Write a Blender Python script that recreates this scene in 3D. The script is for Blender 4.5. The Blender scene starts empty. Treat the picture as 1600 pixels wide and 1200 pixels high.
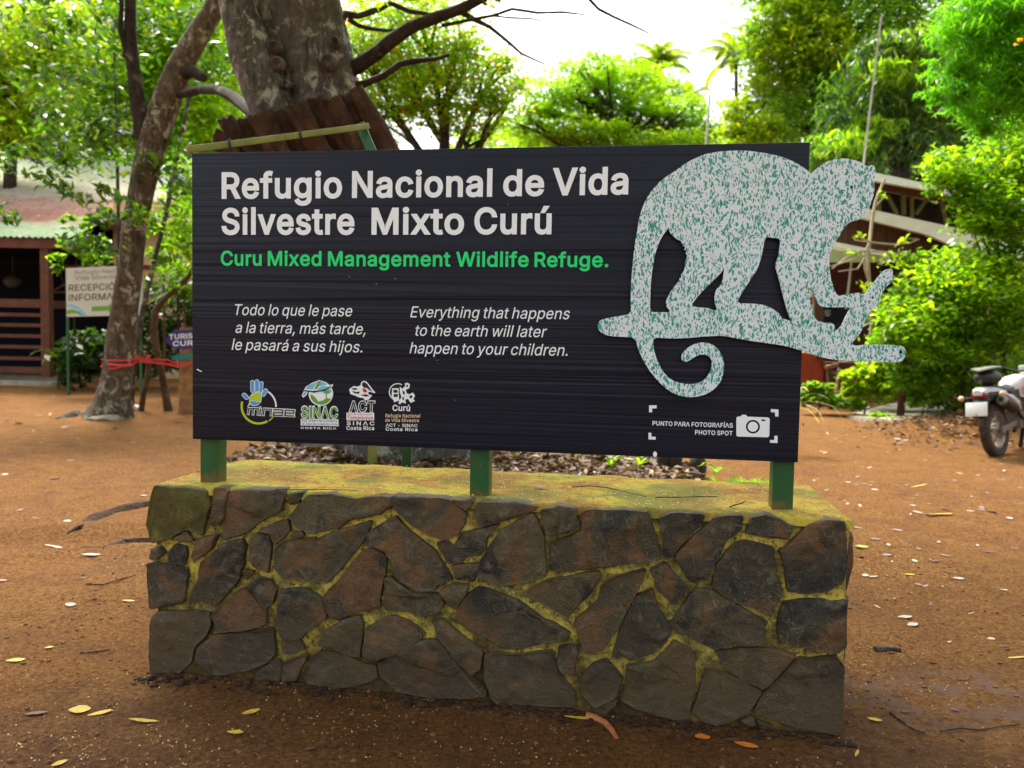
import bpy, bmesh, math, random
import numpy as np
from mathutils import Vector, Matrix
from mathutils.geometry import tessellate_polygon, delaunay_2d_cdt

random.seed(7)
RNG = np.random.default_rng(7)
PI = math.pi
R_ = math.radians
sc = bpy.context.scene
COL = sc.collection

# ------------------------------------------------------------------ camera
PITCH, ROLL, FPX, CAMH = 0.0534, 0.0186, 1238.4, 1.5
_F = Vector((0, math.cos(PITCH), -math.sin(PITCH)))
_R0 = Vector((1, 0, 0))
_U0 = _R0.cross(_F)
_R = _R0 * math.cos(ROLL) + _U0 * math.sin(ROLL)
_U = -_R0 * math.sin(ROLL) + _U0 * math.cos(ROLL)
CAM = Vector((0, 0, CAMH))
cd = bpy.data.cameras.new('camera')
cam = bpy.data.objects.new('camera', cd)
COL.objects.link(cam)
m3 = Matrix((_R, _U, -_F)).transposed()
cam.matrix_world = Matrix.Translation(CAM) @ m3.to_4x4()
cd.sensor_width = 36.0
cd.lens = FPX / 1600 * 36
cd.clip_end = 2000
cd.clip_start = 0.05
cd.dof.use_dof = True
cd.dof.focus_distance = 3.3
cd.dof.aperture_fstop = 2.4
sc.camera = cam

# ------------------------------------------------------------------ light
SUN_EL, SUN_AZ = R_(58), R_(-25)          # azimuth measured from +Y towards +X
w = bpy.data.worlds.new('World')
sc.world = w
w.use_nodes = True
nt = w.node_tree
bg = nt.nodes['Background']
sky = nt.nodes.new('ShaderNodeTexSky')
sky.sky_type = 'NISHITA'
sky.sun_disc = False
sky.sun_elevation = SUN_EL
sky.sun_rotation = SUN_AZ
sky.air_density = 1.2
sky.dust_density = 6.0
sky.ozone_density = 1.0
hs = nt.nodes.new('ShaderNodeHueSaturation')   # overcast: the same sky, greyer
hs.inputs['Saturation'].default_value = 0.30
nt.links.new(sky.outputs[0], hs.inputs['Color'])
nt.links.new(hs.outputs[0], bg.inputs['Color'])
bg.inputs['Strength'].default_value = 0.15
sl = bpy.data.lights.new('sun', 'SUN')
sl.energy = 2.4
sl.angle = R_(12)
sl.color = (1.0, 0.93, 0.80)
so = bpy.data.objects.new('sun', sl)
COL.objects.link(so)
sdir = Vector((math.sin(SUN_AZ) * math.cos(SUN_EL), math.cos(SUN_AZ) * math.cos(SUN_EL), math.sin(SUN_EL)))
so.rotation_euler = sdir.to_track_quat('Z', 'Y').to_euler()
so.location = sdir * 30
sc.view_settings.view_transform = 'Standard'
sc.view_settings.look = 'None'
sc.view_settings.exposure = 1.62
sc.view_settings.gamma = 1.0
sc.render.engine = 'CYCLES'
sc.cycles.use_denoising = True
sc.cycles.max_bounces = 8
sc.cycles.transparent_max_bounces = 8
sc.cycles.sample_clamp_indirect = 6

# ------------------------------------------------------------------ helpers
def ray(px, py):
    d = _F * FPX + _R * (px - 800) - _U * (py - 600)
    return d
def at(px, py, Y):
    d = ray(px, py)
    return CAM + d * (Y / d.y)

def vnoise(x, y, seed=0):
    x = np.asarray(x, float); y = np.asarray(y, float)
    xi = np.floor(x).astype(np.int64); yi = np.floor(y).astype(np.int64)
    fx = x - xi; fy = y - yi
    fx = fx * fx * (3 - 2 * fx); fy = fy * fy * (3 - 2 * fy)
    def h(a, b):
        n = (a * 374761393 + b * 668265263 + seed * 1442695041) & 0xFFFFFFFF
        n = ((n ^ (n >> 13)) * 1274126177) & 0xFFFFFFFF
        return ((n ^ (n >> 16)) & 0xFFFF) / 65535.0
    return (h(xi, yi) * (1 - fx) + h(xi + 1, yi) * fx) * (1 - fy) + (h(xi, yi + 1) * (1 - fx) + h(xi + 1, yi + 1) * fx) * fy - 0.5

def gh(x, y):
    x = np.asarray(x, float); y = np.asarray(y, float)
    yy = np.clip(y - 4.0, 0, 22)
    z = 0.035 * yy
    a = np.clip((np.hypot(x, y - 3) - 1.0) / 3, 0.35, 1.0)
    z = z + a * (0.05 * vnoise(x * 0.7, y * 0.7, 1) + 0.03 * vnoise(x * 2.1 + 9, y * 2.1, 2) + 0.014 * vnoise(x * 6, y * 6, 3))
    z = z + 0.010 * vnoise(x * 17, y * 17, 4) + 0.006 * vnoise(x * 40, y * 40, 5)
    # bank of earth beside the path on the right
    z = z + 0.22 * np.exp(-(((x - 6.6) / 1.4) ** 2 + ((y - 11.6) / 0.8) ** 2))
    # wheel ruts across the yard on the left
    rut = np.abs(y - (6.6 + 0.35 * x + 0.0 * x))
    z = z - 0.055 * np.exp(-(rut / 0.2) ** 2) * (x < -1.2) + 0.035 * np.exp(-((rut - 0.35) / 0.15) ** 2) * (x < -1.2)
    # hollow with roots by the wall's left end
    z = z + 0.03 * np.exp(-(((x + 2.2) / 0.45) ** 2 + ((y - 4.6) / 0.3) ** 2))
    return z
def ghf(x, y):
    return float(gh(x, y))
def gnd(px, py):
    d = ray(px, py); z = 0.0; p = None
    for _ in range(25):
        t = (z - CAMH) / d.z
        p = CAM + d * t
        z = 0.5 * z + 0.5 * ghf(p.x, min(p.y, 60))
    return Vector((p.x, p.y, ghf(p.x, p.y)))

class MB:
    def __init__(s):
        s.v = []; s.f = []
    def add(s, vs, fs):
        o = len(s.v); s.v += [tuple(v) for v in vs]; s.f += [tuple(i + o for i in f) for f in fs]
    def box(s, c, size, rot=None, bev=0.0):
        hx, hy, hz = size[0] / 2, size[1] / 2, size[2] / 2
        c = Vector(c)
        M = rot if rot else Matrix.Identity(3)
        if bev <= 0:
            vs = [c + M @ Vector((x, y, z)) for x in (-hx, hx) for y in (-hy, hy) for z in (-hz, hz)]
            s.add(vs, [(0, 1, 3, 2), (4, 6, 7, 5), (0, 4, 5, 1), (2, 3, 7, 6), (0, 2, 6, 4), (1, 5, 7, 3)])
            return
        bm = bmesh.new()
        bmesh.ops.create_cube(bm, size=1.0)
        for v in bm.verts:
            v.co = Vector((v.co.x * size[0], v.co.y * size[1], v.co.z * size[2]))
        bmesh.ops.bevel(bm, geom=list(bm.edges), offset=bev, segments=2, affect='EDGES', profile=0.6)
        bm.verts.index_update()
        s.add([c + M @ v.co for v in bm.verts], [[v.index for v in f.verts] for f in bm.faces])
        bm.free()
    def bar(s, a, b, wx, wy=None, up=None, bev=0.0):
        a = Vector(a); b = Vector(b); wy = wy or wx
        d = (b - a); L = d.length; d.normalize()
        u = Vector(up) if up else (Vector((0, 0, 1)) if abs(d.z) < 0.9 else Vector((0, 1, 0)))
        x = u.cross(d).normalized(); y = d.cross(x).normalized()
        s.box((a + b) / 2, (wx, wy, L), Matrix((x, y, d)).transposed(), bev)
    def tube(s, path, radii, n=8, cap=True, rough=0.0, seed=0, flute=None):
        P = [Vector(p) for p in path]; m = len(P)
        if not hasattr(radii, '__len__'): radii = [radii] * m
        T = []
        for i in range(m):
            t = (P[min(i + 1, m - 1)] - P[max(i - 1, 0)])
            T.append(t.normalized() if t.length > 1e-9 else Vector((0, 0, 1)))
        ref = Vector((0, 0, 1)) if abs(T[0].z) < 0.9 else Vector((1, 0, 0))
        X = ref.cross(T[0]).normalized()
        vs = []; rr = random.Random(seed)
        for i in range(m):
            X = (X - T[i] * X.dot(T[i])).normalized(); Y = T[i].cross(X)
            for k in range(n):
                a = 2 * PI * k / n
                r = radii[i]
                if flute: r *= flute(a, i / (m - 1))
                if rough: r *= 1 + rough * (rr.random() - 0.5)
                vs.append(P[i] + (X * math.cos(a) + Y * math.sin(a)) * r)
        fs = [(i * n + k, i * n + (k + 1) % n, (i + 1) * n + (k + 1) % n, (i + 1) * n + k) for i in range(m - 1) for k in range(n)]
        if cap:
            fs.append(tuple(reversed(range(n)))); fs.append(tuple((m - 1) * n + k for k in range(n)))
        s.add(vs, fs)
    def lathe(s, prof, c=(0, 0, 0), M=None, n=24):
        M = M or Matrix.Identity(3); c = Vector(c); m = len(prof); vs = []
        for (r, z) in prof:
            for k in range(n):
                a = 2 * PI * k / n
                vs.append(c + M @ Vector((r * math.cos(a), r * math.sin(a), z)))
        fs = [(i * n + k, i * n + (k + 1) % n, (i + 1) * n + (k + 1) % n, (i + 1) * n + k) for i in range(m - 1) for k in range(n)]
        s.add(vs, fs)
    def prism(s, pts, off):
        # closed polygon of 3D points extruded by vector off
        P = [Vector(p) for p in pts]; off = Vector(off); n = len(P)
        tri = tessellate_polygon([P])
        vs = P + [p + off for p in P]
        fs = [tuple(t) for t in tri] + [tuple(i + n for i in reversed(t)) for t in tri]
        fs += [(i, (i + 1) % n, (i + 1) % n + n, i + n) for i in range(n)]
        s.add(vs, fs)
    def ball(s, c, r, sub=2, noise=0.0, seed=0):
        bm = bmesh.new(); bmesh.ops.create_icosphere(bm, subdivisions=sub, radius=1.0)
        rr = random.Random(seed); c = Vector(c)
        bm.verts.index_update()
        vs = [c + Vector((v.co.x * r[0], v.co.y * r[1], v.co.z * r[2])) * (1 + noise * (rr.random() - .5)) for v in bm.verts]
        s.add(vs, [[v.index for v in f.verts] for f in bm.faces]); bm.free()
    def build(s, name, mat, parent=None, smooth=True, angle=40, fixn=True):
        me = bpy.data.meshes.new(name)
        me.from_pydata([tuple(v) for v in s.v], [], s.f)
        if fixn:
            bm = bmesh.new(); bm.from_mesh(me)
            bmesh.ops.recalc_face_normals(bm, faces=list(bm.faces)); bm.to_mesh(me); bm.free()
        me.materials.append(mat)
        if smooth:
            me.shade_smooth()
            me.set_sharp_from_angle(angle=R_(angle))
        o = bpy.data.objects.new(name, me); COL.objects.link(o)
        if parent: o.parent = parent
        return o

def tag(o, label=None, cat=None, group=None, kind=None):
    if label: o['label'] = label
    if cat: o['category'] = cat
    if group: o['group'] = group
    if kind: o['kind'] = kind
    return o
def thing(name, label, cat, loc=(0, 0, 0), rz=0.0, group=None):
    o = bpy.data.objects.new(name, None); COL.objects.link(o)
    o.location = loc; o.rotation_euler = (0, 0, rz); o.empty_display_size = 0.1
    return tag(o, label, cat, group)
def quads_obj(name, V, mat, parent=None):
    # V: (n,4,3) array of separate quads
    n = V.shape[0]
    me = bpy.data.meshes.new(name)
    me.vertices.add(n * 4); me.vertices.foreach_set('co', np.ascontiguousarray(V.reshape(-1), dtype=np.float32))
    me.loops.add(n * 4); me.loops.foreach_set('vertex_index', np.arange(n * 4, dtype=np.int32))
    me.polygons.add(n); me.polygons.foreach_set('loop_start', np.arange(0, n * 4, 4, dtype=np.int32))
    me.polygons.foreach_set('loop_total', np.full(n, 4, dtype=np.int32))
    me.update(calc_edges=True); me.validate()
    me.materials.append(mat)
    o = bpy.data.objects.new(name, me); COL.objects.link(o)
    if parent: o.parent = parent
    return o

# ------------------------------------------------------------------ material helpers
class MT:
    def __init__(s, name, rough=0.7, spec=0.3, metal=0.0):
        s.m = bpy.data.materials.new(name); s.m.use_nodes = True
        s.nt = s.m.node_tree; s.b = s.nt.nodes['Principled BSDF']
        s.b.inputs['Roughness'].default_value = rough
        s.b.inputs['Specular IOR Level'].default_value = spec
        s.b.inputs['Metallic'].default_value = metal
        s.out = s.nt.nodes['Material Output']
    def n(s, t, **k):
        x = s.nt.nodes.new(t)
        for a, b in k.items(): setattr(x, a, b)
        return x
    def L(s, a, b): s.nt.links.new(a, b)
    def coord(s, scale=(1, 1, 1), rot=(0, 0, 0), kind='Object'):
        tc = s.n('ShaderNodeTexCoord'); mp = s.n('ShaderNodeMapping')
        mp.inputs['Scale'].default_value = scale; mp.inputs['Rotation'].default_value = rot
        s.L(tc.outputs[kind], mp.inputs['Vector']); return mp.outputs[0]
    def noise(s, scale, detail=3, rough=0.55, vec=None, dist=0.0):
        x = s.n('ShaderNodeTexNoise'); x.inputs['Scale'].default_value = scale
        x.inputs['Detail'].default_value = detail; x.inputs['Roughness'].default_value = rough
        x.inputs['Distortion'].default_value = dist
        s.L(vec if vec is not None else s.coord(), x.inputs['Vector']); return x.outputs['Fac']
    def voro(s, scale, vec=None, feature='F1', out='Distance', rnd=1.0):
        x = s.n('ShaderNodeTexVoronoi', feature=feature); x.inputs['Scale'].default_value = scale
        x.inputs['Randomness'].default_value = rnd
        s.L(vec if vec is not None else s.coord(), x.inputs['Vector']); return x.outputs[out]
    def ramp(s, fac, stops, interp='LINEAR'):
        x = s.n('ShaderNodeValToRGB'); cr = x.color_ramp; cr.interpolation = interp
        while len(cr.elements) < len(stops): cr.elements.new(0.5)
        for e, (p, c) in zip(cr.elements, stops):
            e.position = p; e.color = (c, c, c, 1) if not hasattr(c, '__len__') else tuple(c) + (1,)
        s.L(fac, x.inputs['Fac']); return x.outputs['Color']
    def mix(s, fac, a, b, mode='MIX'):
        x = s.n('ShaderNodeMix', data_type='RGBA', blend_type=mode)
        for sock, val in ((x.inputs[0], fac), (x.inputs[6], a), (x.inputs[7], b)):
            if hasattr(val, 'links'): s.L(val, sock)
            elif hasattr(val, '__len__'): sock.default_value = tuple(val) + (1,)
            else: sock.default_value = val
        return x.outputs[2]
    def math(s, op, a, b=0.0):
        x = s.n('ShaderNodeMath', operation=op)
        for sock, val in ((x.inputs[0], a), (x.inputs[1], b)):
            if hasattr(val, 'links'): s.L(val, sock)
            else: sock.default_value = val
        return x.outputs[0]
    def island(s):
        return s.n('ShaderNodeNewGeometry').outputs['Random Per Island']
    def color(s, c):
        if hasattr(c, 'links'): s.L(c, s.b.inputs['Base Color'])
        else: s.b.inputs['Base Color'].default_value = tuple(c) + (1,)
        return s
    def rough(s, r): s.L(r, s.b.inputs['Roughness']); return s
    def bump(s, h, strength=0.5, dist=0.01):
        x = s.n('ShaderNodeBump'); x.inputs['Strength'].default_value = strength
        x.inputs['Distance'].default_value = dist
        s.L(h, x.inputs['Height']); s.L(x.outputs[0], s.b.inputs['Normal']); return s

def flat(name, c, rough=0.6, spec=0.3, metal=0.0, var=0.12, scale=6.0, bump=0.0):
    t = MT(name, rough, spec, metal)
    n = t.noise(scale, 4)
    t.color(t.ramp(n, [(0.3, tuple(x * (1 - var) for x in c)), (0.7, tuple(min(1, x * (1 + var)) for x in c))]))
    if bump: t.bump(t.noise(scale * 8, 3), bump, 0.004)
    return t.m

def leaf_mat(name, stops, trans=0.45, rough=0.45, tboost=1.7):
    t = MT(name, rough, 0.35)
    c = t.ramp(t.island(), stops, 'CONSTANT' if False else 'LINEAR')
    big = t.noise(0.9, 2)
    c2 = t.mix(t.ramp(big, [(0.35, 0.0), (0.65, 1.0)]), c, t.mix(1.0, c, (1.25, 1.12, 0.8), 'MULTIPLY'))
    t.color(c2)
    tr = t.n('ShaderNodeBsdfTranslucent')
    tc = t.mix(1.0, c2, (1.45 * tboost, 1.6 * tboost, 0.40 * tboost), 'MULTIPLY')
    t.L(tc, tr.inputs['Color'])
    mx = t.n('ShaderNodeMixShader'); mx.inputs[0].default_value = trans
    t.L(t.b.outputs[0], mx.inputs[1]); t.L(tr.outputs[0], mx.inputs[2]); t.L(mx.outputs[0], t.out.inputs['Surface'])
    return t.m
STONES = '''241,759 290,760 320,766 325,772 332,788 323,807 318,835 302,828 290,827 267,840 237,849 230,818 235,782
334,763 353,762 357,768 352,807 342,818 330,821 332,796
360,767 388,765 442,766 446,774 439,798 404,816 386,832 348,842 351,818
449,772 474,769 467,784 454,788
308,842 341,835 332,856 304,875 300,868
272,840 292,831 302,845 286,847
272,851 290,854 292,866 288,884 262,880 264,863
238,856 253,856 258,863 243,874 234,872
230,880 258,880 293,890 292,905 291,911 288,942 260,946 234,953 231,900
314,880 334,863 346,851 378,842 384,852 381,880 376,900 370,910 340,944 295,936 309,905
406,830 432,816 449,812 453,830 430,851 421,835
392,842 402,833 420,837 424,852 420,896 395,884 390,870
381,891 397,893 384,905
389,913 408,902 426,908 433,919 428,941 415,951
374,922 383,919 415,952 417,975 385,984 342,988 332,960
235,966 246,955 327,955 331,975 325,990 304,1011 301,1031 280,1052 235,1050 233,1031
310,1011 336,992 389,987 427,982 430,1022 417,1035 389,1046 336,1056 314,1042 306,1028
436,923 475,918 501,934 510,964 482,986 469,999 438,998 432,975
439,1001 468,1001 475,1012 456,1022 441,1020
400,1050 436,1029 441,1037 438,1065 400,1067
443,1035 481,1022 469,1050 462,1065 441,1063
486,1029 501,1016 501,1018 525,1018 562,1034 587,1040 591,1059 561,1070 523,1075 480,1073 478,1067
497,1008 508,986 536,969 562,961 568,976 564,1006 561,1027 532,1021 518,1012
430,856 446,845 493,841 495,844 536,826 582,814 572,838 549,869 512,910 474,905 446,903 430,888
482,774 518,771 555,780 583,776 609,777 615,789 592,804 548,812 527,826 491,832 482,832 463,824 453,809 462,795
460,833 472,830 474,838 460,840
610,775 698,779 729,802 726,819 718,834 698,843 668,836 645,822 621,798
705,781 739,782 731,798
748,785 780,785 807,785 839,791 835,797 777,818 778,815 752,824 739,804
722,832 750,828 780,819 761,838 759,856 748,868 733,869 711,852
682,849 698,844 729,869 720,880 701,881
705,884 750,879 744,899 741,909 712,905
574,832 617,807 630,821 679,860 707,905 684,914 679,921 649,920 626,909 615,898 611,877 602,862 574,852
525,911 566,861 581,857 605,869 602,898 593,935 596,948 549,959 534,969 518,967 504,948 504,933
602,903 611,901 626,914 649,928 679,928 690,931 694,942 684,958 660,964 638,956 600,952 602,929
686,924 711,911 733,912 728,929 711,952 703,946
570,995 578,978 609,962 636,969 664,991 658,999 639,1014 592,1031 578,1034 568,1025
591,1036 600,1031 658,1001 684,999 705,1025 761,1079 759,1087 729,1092 668,1090 626,1081 609,1070 592,1055
675,969 692,967 724,995 754,1016 752,1042 737,1055 707,1025 681,991
758,1020 816,1022 865,1016 871,1051 889,1071 898,1084 899,1106 835,1101 779,1099 769,1089 759,1062
874,1009 901,1008 902,1019 897,1052 880,1052 871,1041
746,918 771,923 812,940 850,968 872,976 891,989 888,998 844,1006 812,1015 784,1012 771,1002 742,989 711,969 716,952 729,931
764,854 782,829 831,802 841,814 850,839 853,899 835,908 798,912 774,914 746,901 750,879 761,860
844,800 850,795 876,790 901,794 901,809 908,820 895,829 865,835 854,835
858,848 895,837 910,826 908,803 916,796 992,797 1013,800 1032,865 1030,874 929,888 872,893 859,889
816,929 835,916 858,906 910,897 936,893 940,902 925,923 889,964 850,944
948,908 962,899 1011,889 992,929 968,976 942,1017 914,1021 895,972 934,940 938,919
992,932 1019,919 1026,948 1047,978 1049,989 1032,1013 1000,1028 957,1026 968,987
1017,889 1038,878 1059,902 1075,917 1056,939 1052,944 1026,919
1031,808 1050,800 1100,804 1096,820 1075,838 1052,869 1038,867
1121,806 1160,806 1158,828 1133,846 1121,875 1104,904 1079,910 1054,869 1079,842
1174,809 1195,805 1218,811 1240,824 1230,842 1187,838 1164,832
1148,848 1164,845 1210,855 1212,894 1224,927 1203,962 1160,944 1112,917 1118,884 1131,867
1228,855 1263,820 1292,812 1321,815 1324,886 1317,908 1292,923 1257,927 1230,923 1226,886 1218,861
1226,942 1245,937 1288,937 1300,941 1322,939 1323,1008 1309,1021 1272,1016 1218,1000 1214,979 1216,964
1048,972 1086,921 1106,919 1160,950 1199,972 1195,979 1191,1006 1137,1008 1116,1014 1079,996 1057,985 1046,969
1118,1016 1156,1013 1205,1013 1245,1023 1195,1078 1156,1060 1133,1043
1249,1027 1269,1029 1307,1025 1319,1041 1315,1149 1243,1136 1176,1112 1195,1080
1106,1045 1137,1052 1191,1081 1172,1110 1148,1124 1123,1132 1102,1128 1081,1110 1090,1091 1098,1060
979,1039 1021,1034 1040,1018 1054,1000 1086,1021 1086,1066 1077,1122 1061,1126 1022,1116 994,1107 970,1092 978,1071
908,1056 923,1041 948,1030 962,1045 972,1060 962,1090 929,1105 908,1084
927,1107 964,1092 961,1103 936,1120
1158,1124 1176,1120 1180,1132 1168,1134
1183,1126 1207,1134 1191,1142'''
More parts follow.
